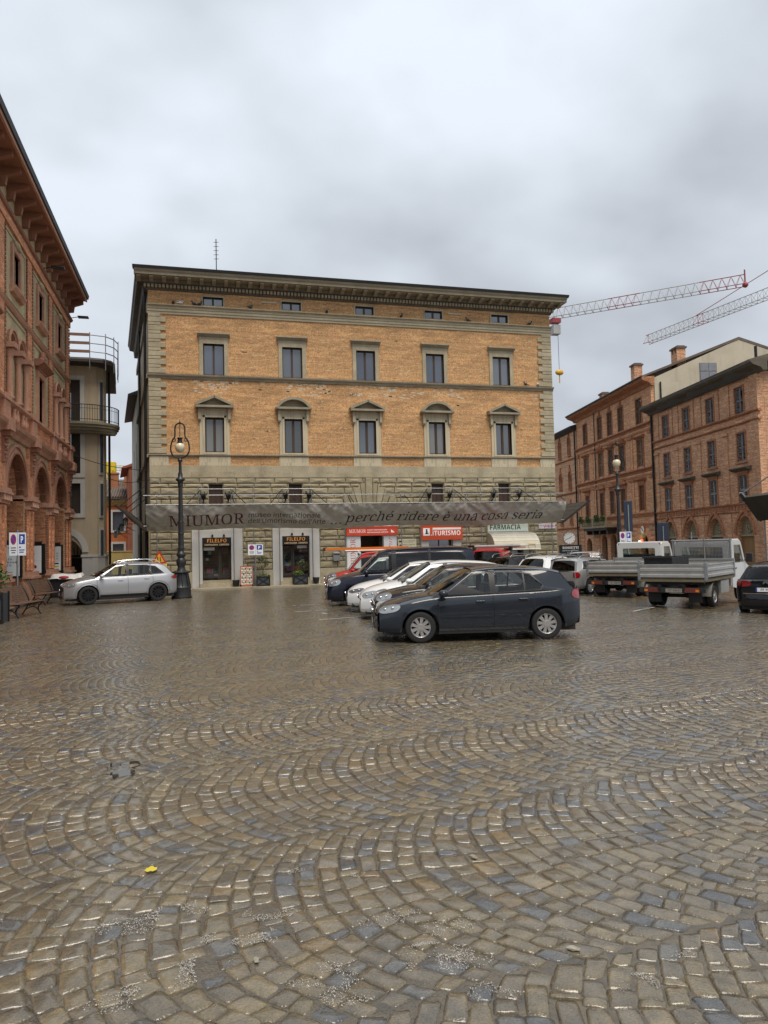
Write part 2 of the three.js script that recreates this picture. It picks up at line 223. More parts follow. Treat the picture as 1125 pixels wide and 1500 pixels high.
  { const b = .06, t = [[-.5 + b, 1, -.5 + b], [.5 - b, 1, -.5 + b], [.5 - b, 1, .5 - b], [-.5 + b, 1, .5 - b]], o = [[-.5, 0, -.5], [.5, 0, -.5], [.5, 0, .5], [-.5, 0, .5]], p = [...t, ...o, [0, 1.2, 0]].flat(), ix = []; for (let k = 0; k < 4; k++) { const m = (k + 1) % 4; ix.push(k, 8, m, k, m, 4 + m, k, 4 + m, 4 + k); } fg.setAttribute('position', new THREE.Float32BufferAttribute(p, 3)); fg.setIndex(ix.map((v, i) => v)); fg.computeVertexNormals(); const uv = []; for (let i = 0; i < 9; i++) uv.push(p[i * 3] * .12, p[i * 3 + 2] * .12); fg.setAttribute('uv', new THREE.Float32BufferAttribute(uv, 2)); const nrm = fg.attributes.normal; if (nrm.getY(8) < 0) { fg.setIndex(ix.reverse()); fg.computeVertexNormals(); } }
  const inst = new THREE.InstancedMesh(fg, M(1, 1, 1, { physical: 1, r: .3, map: T.cobble, bump: T.cobbleBump, bs: .003, cc: .8, cr: .09 }), far.length), mm = new THREE.Matrix4(), qq = new THREE.Quaternion(), eu = new THREE.Euler(), col = new THREE.Color();
  far.forEach((c, i) => {
    const a = [(c.q[0][0] + c.q[3][0]) / 2, (c.q[0][1] + c.q[3][1]) / 2], b = [(c.q[1][0] + c.q[2][0]) / 2, (c.q[1][1] + c.q[2][1]) / 2], L = Math.hypot(b[0] - a[0], b[1] - a[1]), w = Math.hypot((c.q[3][0] + c.q[2][0] - c.q[0][0] - c.q[1][0]) / 2, (c.q[3][1] + c.q[2][1] - c.q[0][1] - c.q[1][1]) / 2);
    eu.set((hash(c.s, 2, 2) - .5) * .035, Math.atan2(-(b[1] - a[1]), b[0] - a[0]), (hash(c.s, 3, 2) - .5) * .035); qq.setFromEuler(eu);
    mm.compose(V(c.cx, gy(c.cx) - .0105 + (hash(c.s, 1, 2) - .5) * .006, c.cz), qq, V(L * .965, .010, w * .955)); inst.setMatrixAt(i, mm);
    const k = (.86 + .3 * hash(c.s, 9, 9)) * 1.5, cc = cobCols[c.ci]; col.setRGB(cc[0] * k, cc[1] * k, cc[2] * k); inst.setColorAt(i, col);
  });
  inst.name = 'distant_setts'; inst.userData.kind = 'stuff'; inst.castShadow = inst.receiveShadow = true; paving.add(inst);
  console.log('setts', near.length, far.length, made);
  // loose grit washed into the joints
  const pg = new THREE.IcosahedronGeometry(1, 0), tot = grit.reduce((s, g) => s + Math.round(g[2] * g[2] * 22000), 0), gi = new THREE.InstancedMesh(pg, M(1, 1, 1, { r: .6 }), tot); let gi_ = 0;
  for (const [x, z, r] of grit) for (let i = 0, m = Math.round(r * r * 22000); i < m; i++) {
    let a, b, t = 0; do { const f = rnd() * 6.283, s = Math.sqrt(rnd()) * r; a = x + Math.cos(f) * s * 1.35; b = z + Math.sin(f) * s * .75; t++; } while (t < 12 && vnoise(a * 11 + 100, b * 11 + 100, 4096, 55) < .5);
    const sz = rr(.0012, .0036); eu.set(rnd() * 6, rnd() * 6, rnd() * 6); qq.setFromEuler(eu); mm.compose(V(a, gy(a) + .001 + rnd() * .005, b), qq, V(sz, sz * .7, sz * rr(.7, 1.2))); gi.setMatrixAt(gi_, mm); const k = rr(.2, .55); col.setRGB(k, k * .95, k * .86); gi.setColorAt(gi_++, col);
  }
  gi.name = 'loose_grit'; gi.userData.kind = 'stuff'; gi.castShadow = gi.receiveShadow = true; paving.add(gi);
}
{ // standing water
  const wm = M(.045, .04, .03, { physical: 1, r: .02 });
  for (const [x, z, rx, rz, lab] of [[-.71, -6.97, .16, .24, 'small puddle shining white between arcs of setts']]) {
    const s = new THREE.Shape(), N = 40; for (let i = 0; i <= N; i++) { const a = i / N * 6.2832, k = .55 + .75 * vnoise(Math.cos(a) * 2.3 + x * 9 + 60, Math.sin(a) * 2.3 + z * 9 + 60, 4096, 4); const p = [Math.cos(a) * rx * k, Math.sin(a) * rz * k]; i ? s.lineTo(...p) : s.moveTo(...p); }
    const g = new THREE.ShapeGeometry(s); g.rotateX(-Math.PI / 2); g.translate(x, gy(x) + .0004, z); struct(obj('puddle', g, wm), lab);
  }
}
// ---------- the palazzo across the square ----------
const PX = -2.51, PZ = -38, PW = 22.85;
const palazzo = thing('palazzo', 'large ochre brick palazzo with rusticated stone ground floor and bracketed cornice', 'building', [PX, 0, PZ]);
const winX = [3.27, 7.41, 11.49, 15.54, 19.62];
function sash(parent, x0, x1, y0, y1, z, fm, gm, leaves = 2, fw = .07) {   // glazed casements: frame with mullion, one pane to a leaf
  const w = (x1 - x0) / leaves, fr = [bx(x0, x1, y0, y0 + fw, z - .04, z + .04), bx(x0, x1, y1 - fw, y1, z - .04, z + .04)];
  for (let i = 0; i <= leaves; i++) { const c = x0 + i * w, k = i && i < leaves ? fw * .85 : fw / 2, cc = i === 0 ? c + k : i === leaves ? c - k : c; fr.push(bx(cc - k, cc + k, y0 + fw, y1 - fw, z - .045, z + .05)); }
  obj('frame', fr, fm, parent);
  for (let i = 0; i < leaves; i++) { const g = bx(x0 + i * w + .03, x0 + (i + 1) * w - .03, y0 + .04, y1 - .04, z - .006, z + .006); g.translate(-(x0 + (i + .5) * w), 0, -z).rotateY((hash(i, x0 * 100, 3) - .5) * .05).translate(x0 + (i + .5) * w, 0, z); obj('pane', g, gm, parent); }
}
{
  const P = palazzo, rowsY = [5.78, 5.48, 5.26, 4.91, 4.66, 4.31], rowsL = [3.17, 2.95, 2.61, 2.40, 2.04, 1.84, 1.49, 1.27, .92];
  const h2 = winX.map(x => [x - .49, 7.12, x + .49, 8.96]), h3 = winX.map(x => [x - .54, 11.22, x + .54, 12.88]), h4 = winX.map(x => [x - .52, 14.92, x + .52, 15.38]);
  obj('brick_wall', wall(0, PW, 6.0, 15.75, [...h2, ...h3, ...h4], .5), mt.ochre, P);
  const mez = [3.29, 7.46, 15.5, 19.57], doors = [[2.05, 4.62], [6.18, 8.68], [10.16, 13.0], [14.43, 16.79], [18.4, 20.95]];
  obj('stone_core', wall(0, PW, -1, 5.99, [...mez.map(x => [x - .35, 4.26, x + .35, 5.45]), ...doors.map(([a, b]) => [a + .01, -1.01, b - .01, 3.2])].map(h => h[1] < -1 ? [h[0], -.999, h[2], h[3]] : h), .5, -.01), mt.sandF, P);
  obj('back_wall', [bx(0, PW, -1, 15.7, -14, -13.8), bx(PW - .3, PW, -1, 15.7, -13.8, -.51)], mt.greyW, P);
  obj('room_wall', bx(.2, PW - .4, -1, 15.4, -3.7, -3.6), mt.room, P); obj('room_ceiling', bx(.2, PW - .4, 3.3, 3.4, -3.6, -.52), mt.room, P);
  // rusticated courses
  const sets = [mt.sandD, mt.sandE, mt.sandF, mt.sandD, mt.sandE];
  function course(y1, y0, tall, cut, ri) {
    let x = 0; const L = tall ? .97 : .86; let k = 0; x = -(ri % 2 ? .0 : .42);
    while (x < PW - .02) {
      let a = Math.max(0, x), b = Math.min(PW, x + L * (.93 + .14 * hash(k, ri, 7))); if (PW - b < .25) b = PW; x = b; k++;
      if (b - a < .08) continue;
      let segs = [[a, b]]; for (const [c, d] of cut) segs = segs.flatMap(([s, e]) => e <= c || s >= d ? [[s, e]] : [[s, c], [d, e]].filter(([u, v]) => v - u > .07));
      for (const [s, e] of segs) obj('rusticated_block', block(s + .012, e - .012, y0 + .014, y1 - .014, -.02, .05 + .022 * hash(k, ri, 2), .034, .02 + .02 * hash(k, ri, 4)), sets[Math.floor(hash(k, ri, 3) * 5)], P);
    }
  }
  for (let i = 0; i < 5; i++) course(rowsY[i], rowsY[i + 1], i % 2 === 0, [...(i ? mez.map(x => [x - .37, x + .37]) : []), [[11.3, 11.7], [11.05, 11.95], [10.75, 12.25], [10.55, 12.45], [10.2, 12.8]][i]], i);
  for (let i = 0; i < 8; i++) course(rowsL[i], rowsL[i + 1], i % 2 === 1, doors, i + 20);
  obj('hidden_coursing', bx(0, PW, 3.18, 4.29, -.005, .04), mt.sandD, P);
  // fan of voussoirs over the middle door
  const vs = (pts, m) => obj('voussoir', slab(poly(pts), .13, -.02, .025), m, P);
  vs([[11.31, 4.0], [11.69, 4.0], [11.69, 5.77], [11.31, 5.77]], mt.sandE);
  for (const s of [-1, 1]) { const X = a => 11.5 + s * a; for (const [i, p] of [[[.2, 4.0], [.34, 4.0], [.5, 5.47], [.22, 5.47]], [[.36, 4.0], [.55, 4.0], [.93, 5.25], [.6, 5.25], [.52, 5.47]], [[.6, 4.0], [.82, 4.0], [1.25, 4.9], [.98, 4.9], [.92, 5.2]], [[.88, 4.0], [1.1, 4.0], [1.5, 4.65], [1.27, 4.86]]].entries()) { const q = p.map(([a, y]) => [X(a), y]); vs(s < 0 ? q : q.reverse(), sets[i]); } }
  // plinth
  let c0 = 0; for (const [a, b] of [...doors, [PW, PW]]) { if (a - c0 > .1) obj('plinth_stone', block(c0 + .005, a - .005, -1, .9, -.02, .1, .02, 0), mt.sand, P); c0 = b; }
  // belt between storeys
  let xx = 0, kk = 0; while (xx < PW) { const e = Math.min(PW, xx + 1.5 + .8 * hash(kk, 1, 1)); obj('belt_stone', block(xx + .002, e - .002, 5.79, 6.1, -.1, .07, .008), kk % 3 ? mt.sandE : mt.sand, P); xx = e; kk++; } xx = 0; while (xx < PW) { const e = Math.min(PW, xx + 1.6 + .9 * hash(kk, 1, 1)); obj('belt_stone', block(xx + .002, e - .002, 6.102, 6.42, -.1, .05, .006), mt.sand, P); xx = e; kk++; }
  for (const x of [.47, ...winX, PW - .47]) obj('pedestal', bx(x - (x < 1 || x > 22 ? .47 : .8), x + (x < 1 || x > 22 ? .47 : .8), 6.422, 6.9, -.1, .05), mt.sandS, P);
  obj('sill_course', molding([[-.1, 6.9], [.06, 6.9], [.12, 6.96], [.12, 7.01], [-.1, 7.04]], -.04, PW + .04), mt.corn, P);
  obj('string_course', molding([[-.1, 10.95], [.05, 10.95], [.07, 11.04], [.16, 11.1], [.18, 11.18], [-.1, 11.22]], -.06, PW + .06), mt.corn, P);
  obj('frieze_course', molding([[-.1, 14.34], [.05, 14.34], [.05, 14.46], [.08, 14.47], [.08, 14.61], [.11, 14.62], [.11, 14.72], [.2, 14.78], [.2, 14.82], [-.1, 14.85]], -.05, PW + .05), mt.sand, P);
  // quoins
  for (const [ya, yb] of [[7.04, 10.95], [11.22, 14.34]]) { const n = Math.round((yb - ya) / .47), st = (yb - ya) / n; for (let i = 0; i < n; i++) for (const s of [0, 1]) for (const [l, a, b] of [[.86, 0, .29], [.6, .29, .47]]) { const y0 = ya + i * st + a / .47 * st, y1 = ya + i * st + b / .47 * st, x0 = s ? PW - l : -.02, x1 = s ? PW + .02 : l; obj('quoin', block(x0, x1, y0 + .006, y1 - .006, -.1, .075, .02), hash(i, s, 5) < .5 ? mt.sand : mt.sandE, P); } }
  // main cornice
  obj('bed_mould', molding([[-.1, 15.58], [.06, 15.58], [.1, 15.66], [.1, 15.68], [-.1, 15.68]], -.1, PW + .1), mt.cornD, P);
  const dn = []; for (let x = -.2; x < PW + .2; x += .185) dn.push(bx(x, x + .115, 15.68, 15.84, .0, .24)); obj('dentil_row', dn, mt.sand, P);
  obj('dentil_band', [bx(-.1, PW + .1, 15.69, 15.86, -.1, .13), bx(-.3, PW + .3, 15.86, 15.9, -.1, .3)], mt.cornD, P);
  const mod = slab(poly([[.3, 15.9], [.78, 15.98], [.78, 16.08], [.26, 16.08], [.26, 15.9]]), .2, -.1); mod.rotateY(-Math.PI / 2); mod.userData.ready = false; const modG = merged(mod);
  modG.userData.ready = true; for (let i = 0; i < 39; i++) { const e = obj('modillion', modG, mt.corn, P); e.position.x = -.42 + i * (PW + .84) / 38; obj('tip', bx(-.1, .1, 16.0, 16.06, .781, .81), mt.sand, e); }
  obj('corona', [molding([[-.1, 16.08], [.9, 16.08], [.9, 16.2], [.96, 16.25], [1.0, 16.34], [-.1, 16.34]], -.62, PW + .7), bx(-.3, PW + .3, 15.9, 16.08, -.1, .26)], mt.corn, P);
  obj('gutter', molding([[.7, 16.34], [1.04, 16.34], [1.09, 16.47], [.7, 16.5]], -.68, PW + .78), mt.slate, P);
  obj('roof', slab(poly([[-1, 16.35], [.98, 16.35], [.98, 16.49], [-7, 18.0], [-15, 16.5], [-15, 16.35]]), PW + 1.0, -.5).rotateY(-Math.PI / 2).translate(PW, 0, 0).scale(1, 1, 1), mt.slate, P).geometry.computeBoundingBox();
  // windows
  winX.forEach((x, i) => {
    const s = [bx(x - .76, x - .49, 7.02, 9.2, -.2, .07), bx(x + .49, x + .76, 7.02, 9.2, -.2, .07), bx(x - .49, x + .49, 8.96, 9.2, -.2, .07), bx(x - .62, x + .62, 7.03, 7.12, -.3, .1), bx(x - .82, x + .82, 9.2, 9.44, -.1, .05), bx(x - .60, x - .49, 7.12, 9.06, -.1, .1), bx(x + .49, x + .60, 7.12, 9.06, -.1, .1), bx(x - .6, x + .6, 8.96, 9.06, -.1, .1)];
    const w = obj('window', s, mt.sandS, P);
    const pd = i % 2 ? (() => { const r = 1.06, cy = 9.56 - .56, a = Math.acos(.93 / r); return [archRing(x, cy, r - .1, r + .03, 0, .42, a, Math.PI - a), bx(x - .97, x + .97, 9.45, 9.56, 0, .4), slab((() => { const q = new THREE.Shape(); q.absarc(x, cy, r - .1, a + .08, Math.PI - a - .08, false); q.closePath(); return q; })(), .1)]; })() : [beam([x - .98, 9.58, .2], [x + .01, 10.02, .2], .42, .12), beam([x - .01, 10.02, .2], [x + .98, 9.58, .2], .42, .12), bx(x - .97, x + .97, 9.45, 9.56, 0, .4), slab(poly([[x - .85, 9.55], [x + .85, 9.55], [x, 9.95]]), .1)];
    obj('pediment', pd, mt.corn, w); for (const k of [-1, 1]) obj('bracket', [bx(x + k * .76 - .07, x + k * .76 + .07, 8.85, 9.44, 0, .2), cyl(.07, .07, -.07, .07, 0, 0, 10).rotateZ(Math.PI / 2).translate(x + k * .76, 8.83, .1)], mt.sand, w);
    sash(w, x - .49, x + .49, 7.12, 8.96, -.16, mt.wood, [mt.glassD, mt.glassC, mt.glassB, mt.glassD, mt.glassC][i], 2, .075);
    const w3 = obj('window', [bx(x - .74, x - .54, 11.19, 13.08, -.2, .07), bx(x + .54, x + .74, 11.19, 13.08, -.2, .07), bx(x - .54, x + .54, 12.88, 13.08, -.2, .07), bx(x - .76, x + .76, 13.08, 13.25, -.1, .05)], mt.sand, P);
    obj('hood', molding([[0, 13.25], [.1, 13.25], [.22, 13.34], [.26, 13.36], [.26, 13.42], [0, 13.46]], x - .84, x + .84), mt.corn, w3); sash(w3, x - .54, x + .54, 11.22, 12.88, -.16, mt.wood, i % 3 === 1 ? mt.glassB : mt.glass, 2, .06);
    const w4 = obj('window', [bx(x - .6, x - .52, 14.85, 15.47, -.2, .04), bx(x + .52, x + .6, 14.85, 15.47, -.2, .04), bx(x - .52, x + .52, 15.38, 15.47, -.2, .04), bx(x - .52, x + .52, 14.85, 14.92, -.2, .04)], mt.sand, P); sash(w4, x - .52, x + .52, 14.92, 15.38, -.14, mt.woodD, mt.glass, 2, .06);
  });
  for (const x of mez) { const w = obj('window', [bx(x - .35, x + .35, 4.26, 5.45, -.3, -.24)], mt.woodD, P); obj('shutter', bx(x - .33, x - .01, 4.3, 5.42, -.24, -.2), mt.wood, w); obj('shutter', bx(x + .01, x + .33, 4.3, 5.42, -.24, -.2), mt.wood, w); }
  for (const x of [6.1, 16.7]) obj('vent_slab', bx(x - .3, x + .55, 15.24, 15.33, -.05, .05), mt.sandS, P);
  // weathered and repaired bricks, salt bloom under the string course
  const wb = [[], [], []]; for (let k = 0; k < 900; k++) { const x = rr(.95, PW - 1.1), bloom = k < 330, y = bloom ? 10.93 - Math.pow(rnd(), 1.6) * .7 : rr(7.1, 15.5), l = rr(.1, .27); if (bloom && vnoise(x * .8 + 5, 1, 4096, 8) < .42) continue; if (winX.some(c => Math.abs(x - c) < 1.05) && !bloom || y > 14.3 && y < 14.9 || y > 10.94 && y < 11.25) continue; wb[bloom ? 0 : 1 + k % 2].push(bx(x, x + l, y, y + .055, -.02, .004)); }
  ['salt_bloom', 'dark_bricks', 'pale_bricks'].forEach((n, i) => { const e = obj(n, wb[i], [M(.60, .52, .40), M(.34, .20, .105), M(.60, .43, .25)][i], P); e.userData.kind = 'stuff'; });
  // side along the narrow street: runs back a little askew
  const sd = new THREE.Group(); sd.name = 'street_side'; sd.rotation.y = R(-83.2); sd.position.set(-.02, 0, -.02); P.add(sd);   // local z faces the street, local x runs toward the corner
  obj('plaster_wall', wall(-14, -.05, -1, 15.7, [[-4, 7.2, -3, 9], [-8.5, 7.2, -7.5, 9], [-12.5, 7.2, -11.5, 9], [-4, 11.3, -3, 12.9], [-8.5, 11.3, -7.5, 12.9], [-12.5, 11.3, -11.5, 12.9]], .4, -.02), mt.creamW, sd);
  obj('stone_foot', [bx(-14, 0, -1, 3.2, -.02, .05)], mt.sandF, sd); obj('band', [bx(-14, 0, 10.95, 11.18, -.1, .1), bx(-14, 0, 6.85, 7.02, -.1, .1), bx(-14, 0, 14.4, 14.8, -.1, .08)], mt.corn, sd);
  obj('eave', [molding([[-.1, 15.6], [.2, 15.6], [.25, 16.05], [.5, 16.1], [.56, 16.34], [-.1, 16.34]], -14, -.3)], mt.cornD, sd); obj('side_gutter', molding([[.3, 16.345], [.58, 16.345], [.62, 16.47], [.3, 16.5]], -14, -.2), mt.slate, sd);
  obj('drainpipe', [bar([-.4, .5, .14], [-.4, 15.6, .14], .07, 8)], mt.iron, sd); obj('drainpipe', bar([-7.6, .5, .12], [-7.6, 15.6, .12], .07, 8), mt.iron, sd);
  const bl = []; for (const [x, y] of [[-3.5, 8.1], [-8, 8.1], [-12, 8.1], [-3.5, 12.1], [-8, 12.1], [-12, 12.1]]) bl.push(bx(x - .5, x + .5, y - .9, y + .9, -.25, -.2)); obj('side_shutters', bl, mt.woodD, sd);
}
// ---------- shops on the ground floor ----------
function shopfront(label, x0, x1, d0, d1, dtop, m, step) {
  const t = thing('shopfront', label, 'shopfront', [PX, 0, PZ]); const fl = gy(PX + (x0 + x1) / 2);
  obj('surround', [slab((() => { const s = poly([[x0, fl], [x1, fl], [x1, 3.2], [x0, 3.2]]); s.holes.push(hole([d0, fl + .12, d1, dtop])); return s; })(), .35, -.24), bx(x0 - .02, x1 + .02, fl - .1, fl + .3, .0, .16)].slice(0, 1), m, t);
  obj('step', [bx(d0 - .15, d1 + .15, fl, fl + .28, -.3, .3), bx(d0 - .05, d1 + .05, fl + .28, fl + .44, -.5, .02)], mt.sand, t);
  return [t, fl];
}
const bookSpots = [['white plaster bookshop front nearer the narrow street, door in its right half', 2.05, 4.62, 2.57, 4.03], ['white plaster bookshop front beside the potted shrub and wall bin', 6.18, 8.68, 6.69, 8.14]];
bookSpots.forEach(([lab, a, b, d0, d1], i) => {
  const [t, fl] = shopfront(lab, a, b, d0, d1, 2.66, mt.white);
  const mid = i ? d0 + .62 : d0 + .85; obj('window_frame', [bx(d0, d1, .55, .63, -.3, -.22), bx(d0, d0 + .05, .5, 2.2, -.3, -.22), bx(d1 - .05, d1, .5, 2.2, -.3, -.22), bx(mid - .04, mid + .04, .45, 2.2, -.3, -.2)], mt.woodD, t);
  obj('shop_window', bx(i ? mid : d0 + .03, i ? d1 - .03 : mid, .6, 2.2, -.265, -.255), mt.pane, t); const dr = obj('door', [bx(i ? d0 + .05 : mid + .04, i ? mid - .04 : d1 - .05, .46, .7, -.3, -.25), bx(i ? d0 + .05 : mid + .04, i ? d0 + .13 : mid + .12, .7, 2.15, -.3, -.25), bx(i ? mid - .12 : d1 - .13, i ? mid - .04 : d1 - .05, .7, 2.15, -.3, -.25)], mt.woodD, t); obj('door_pane', bx(i ? d0 + .12 : mid + .1, i ? mid - .1 : d1 - .12, .7, 2.15, -.28, -.27), mt.pane, dr);
  obj('interior', [bx(d0 - .3, d1 + .3, .3, .44, -1.55, -.3), bx(d0 - .3, d1 + .3, .3, 2.7, -1.58, -1.5)], M(.2, .16, .12), t);
  const goods = [[.42, .05, .05], [.06, .16, .3], [.35, .3, .1], [.5, .48, .45], [.08, .25, .1], [.3, .05, .2]]; for (let k = 0; k < 22; k++) { const gx = rr(d0 + .12, d1 - .25), y = .5 + Math.floor(rnd() * 5) * .32; obj('display_book', bx(gx, gx + rr(.08, .2), y, y + rr(.12, .26), -.8 + rnd() * .1, -.72), M(...goods[k % 6]), t); }
  obj('shelf', [.48, .8, 1.12, 1.44, 1.76].map(y => bx(d0 + .1, d1 - .1, y - .03, y, -.95, -.7)), mt.wood, t);
  obj('notice_paper', bx(i ? d1 - .62 : d0 + .06, i ? d1 - .1 : d0 + .62, 2.0, 2.16, -.25, -.235), mt.whiteC, t);
  for (const k of [.35, .75]) obj('spot_lamp', [bx(lerp(d0, d1, k) - .05, lerp(d0, d1, k) + .05, 2.7, 2.8, .12, .22), bx(lerp(d0, d1, k) - .015, lerp(d0, d1, k) + .015, 2.8, 2.84, .0, .2)], mt.blackP, t);
  const sg = tag(obj('shop_sign', new THREE.PlaneGeometry(d1 - d0, .46).translate(PX + (d0 + d1) / 2, 2.43, PZ + .135), printMat(512, 160, (c, w, h) => { c.fillStyle = '#171210'; c.fillRect(0, 0, w, h); c.fillStyle = '#e89a3c'; c.font = 'bold 92px sans-serif'; c.textAlign = 'center'; c.fillText('FILELFO', w / 2, 88, w * .94); c.fillStyle = '#e8d2a8'; c.font = 'bold 40px sans-serif'; c.fillText('CARTOLERIA  LIBRERIA', w / 2, 142, w * .94); }), scene, { uv: 1 }), i ? 'black bookshop sign with orange letters over the door by the potted shrub' : 'black bookshop sign with orange letters over the door behind the street lamp', 'sign');
  sg.add(Object.assign(new THREE.Mesh(merged(bx(PX + d0, PX + d1, 2.2, 2.66, PZ + .1, PZ + .13)), mt.blackP), { name: 'sign_board' }));
});
{
  let [t, fl] = shopfront('museum entrance with white side panels under an orange red sign', 10.16, 13.0, 10.95, 12.25, 2.6, mt.whiteC);
  obj('entrance_hall', [bx(10.4, 10.5, fl, 3.2, -3.5, -.3), bx(12.7, 12.8, fl, 3.2, -3.5, -.3), bx(10.4, 12.8, fl - .05, fl + .02, -3.5, -.3)], mt.room, t); obj('door_leaf', bx(12.1, 12.24, fl, 2.6, -1.2, -.3), mt.woodD, t);
  for (const [a, b, s] of [[10.2, 10.93, 1], [12.27, 12.96, 0]]) obj('side_panel', new THREE.PlaneGeometry(b - a, 2.4).translate((a + b) / 2, 1.35, .125), printMat(128, 420, (c, w, h) => { c.fillStyle = '#e9e9ea'; c.fillRect(0, 0, w, h); c.save(); c.translate(s ? 78 : 84, s ? 300 : 150); c.rotate(-Math.PI / 2); c.fillStyle = '#c0392b'; if (s) { c.font = '64px serif'; c.fillText('MIUMOR', 0, 0); } else { c.transform(1, 0, -.3, 1, 0, 0); scrawl(c, 0, 0, 130, 30); } c.restore(); }), t, { uv: 1 });
  const fas = (name, lab, x0, x1, y0, y1, z, w, h, fn) => { const g = thing(name, lab, 'sign', [PX, 0, PZ]); obj('board', bx(x0, x1, y0, y1, z - .08, z), M(.60, .098, .028, { r: .45 }), g); obj('lettering', new THREE.PlaneGeometry(x1 - x0, y1 - y0).translate((x0 + x1) / 2, (y0 + y1) / 2, z + .004), printMat(w, h, fn), g, { uv: 1 }); return g; };
  fas('museum_sign', 'orange red museum sign reading MIUMOR in white letters', 10.14, 13.02, 2.6, 3.1, .22, 720, 128, (c, w, h) => { c.fillStyle = '#d2492e'; c.fillRect(0, 0, w, h); c.fillStyle = '#fff'; c.font = '66px serif'; c.fillText('MIUMOR', 36, 86, 235); c.font = 'bold 27px sans-serif'; c.fillText('museo internazionale', 290, 58, 300); c.fillText("dell'umorismo nell'Arte", 290, 92, 300); c.beginPath(); c.moveTo(628, 44); c.lineTo(628, 90); c.lineTo(682, 90); c.closePath(); c.fill(); });
  [t, fl] = shopfront('tourist office doorway framed in white under an orange sign', 14.43, 16.79, 14.85, 16.3, 2.3, mt.white); obj('glass_door', [bx(14.85, 16.3, .1, 2.3, -.3, -.29)], mt.glass, t); obj('door_frame', [bx(15.54, 15.6, .1, 2.3, -.31, -.27), bx(14.85, 14.91, .1, 2.3, -.31, -.27), bx(16.24, 16.3, .1, 2.3, -.31, -.27)], mt.woodD, t); obj('door_note', bx(15.8, 16.0, 1.5, 1.75, -.28, -.27), mt.whiteC, t);
  fas('tourist_office_sign', 'orange sign reading i Turismo with white figure square', 14.4, 16.82, 2.28, 3.14, .26, 600, 214, (c, w, h) => { c.fillStyle = '#d9552b'; c.fillRect(0, 0, w, h); c.fillStyle = '#fff'; c.fillRect(24, 48, 96, 104); c.fillStyle = '#222'; c.beginPath(); c.arc(74, 74, 13, 0, 7); c.fill(); c.fillRect(62, 86, 26, 40); c.fillRect(52, 118, 50, 14); c.fillStyle = '#fff'; c.fillRect(160, 44, 420, 28); c.font = 'bold 92px sans-serif'; c.fillText('.iTURISMO', 128, 152, 446); });
  [t, fl] = shopfront('pharmacy front with pale panel above a cream dome awning', 18.4, 20.95, 18.75, 20.6, 2.4, M(.56, .6, .55)); obj('glass_door', bx(18.75, 20.6, 0, 2.4, -.3, -.29), mt.glass, t);
  tag(obj('pharmacy_sign', new THREE.PlaneGeometry(2.5, .46).translate(PX + 19.66, 2.92, PZ + .16), printMat(640, 118, (c, w, h) => { c.fillStyle = '#c5cfc6'; c.fillRect(0, 0, w, h); c.fillStyle = '#0d4a3a'; c.font = 'bold 98px sans-serif'; c.fillText('FARMACIA', 26, 94, 590); }), scene, { uv: 1 }), 'pale sign reading Farmacia in dark green capitals', 'sign').add(Object.assign(new THREE.Mesh(merged(bx(PX + 18.4, PX + 20.92, 2.69, 3.15, PZ + .12, PZ + .155)), mt.whiteC), { name: 'sign_board' }));
  const aw = thing('dome_awning', 'cream ribbed dome awning over the pharmacy door', 'awning', [PX + 19.75, 1.62, PZ + .12]); const am = M(.66, .62, .49, { r: .7, map: T.fine });
  for (let i = 0; i < 6; i++) { const a0 = i / 6 * Math.PI / 2, a1 = (i + 1) / 6 * Math.PI / 2, p = a => [Math.cos(a) * 1.12, Math.sin(a) * 1.0]; const [z0, y0] = p(a0 + .012), [z1, y1] = p(a1 - .012), k0 = 1.38, g = new THREE.BufferGeometry(); g.setAttribute('position', new THREE.Float32BufferAttribute([-k0, y0, z0, k0, y0, z0, k0, y1, z1, -k0, y0, z0, k0, y1, z1, -k0, y1, z1], 3)); g.computeVertexNormals(); obj('panel', g, am, aw); obj('rib', bar([-k0, y0, z0], [k0, y0, z0], .02), mt.whiteC, aw); }
  for (const s of [-1, 1]) obj('side', slab((() => { const q = new THREE.Shape(); q.moveTo(0, 0); q.absellipse(0, 0, 1.12, 1.0, 0, Math.PI / 2, false); q.lineTo(0, 0); return q; })(), .02, -.01).rotateY(-Math.PI / 2).translate(s * 1.38, 0, 0), am, aw);
  obj('trim_square', [[-.35], [.85]].flatMap(([x]) => [bx(x - .22, x - .19, .1, .32, 1.12, 1.14), bx(x + .19, x + .22, .1, .32, 1.12, 1.14), bx(x - .22, x + .22, .3, .33, 1.11, 1.13)]), M(.7, .5, .08), aw);
}
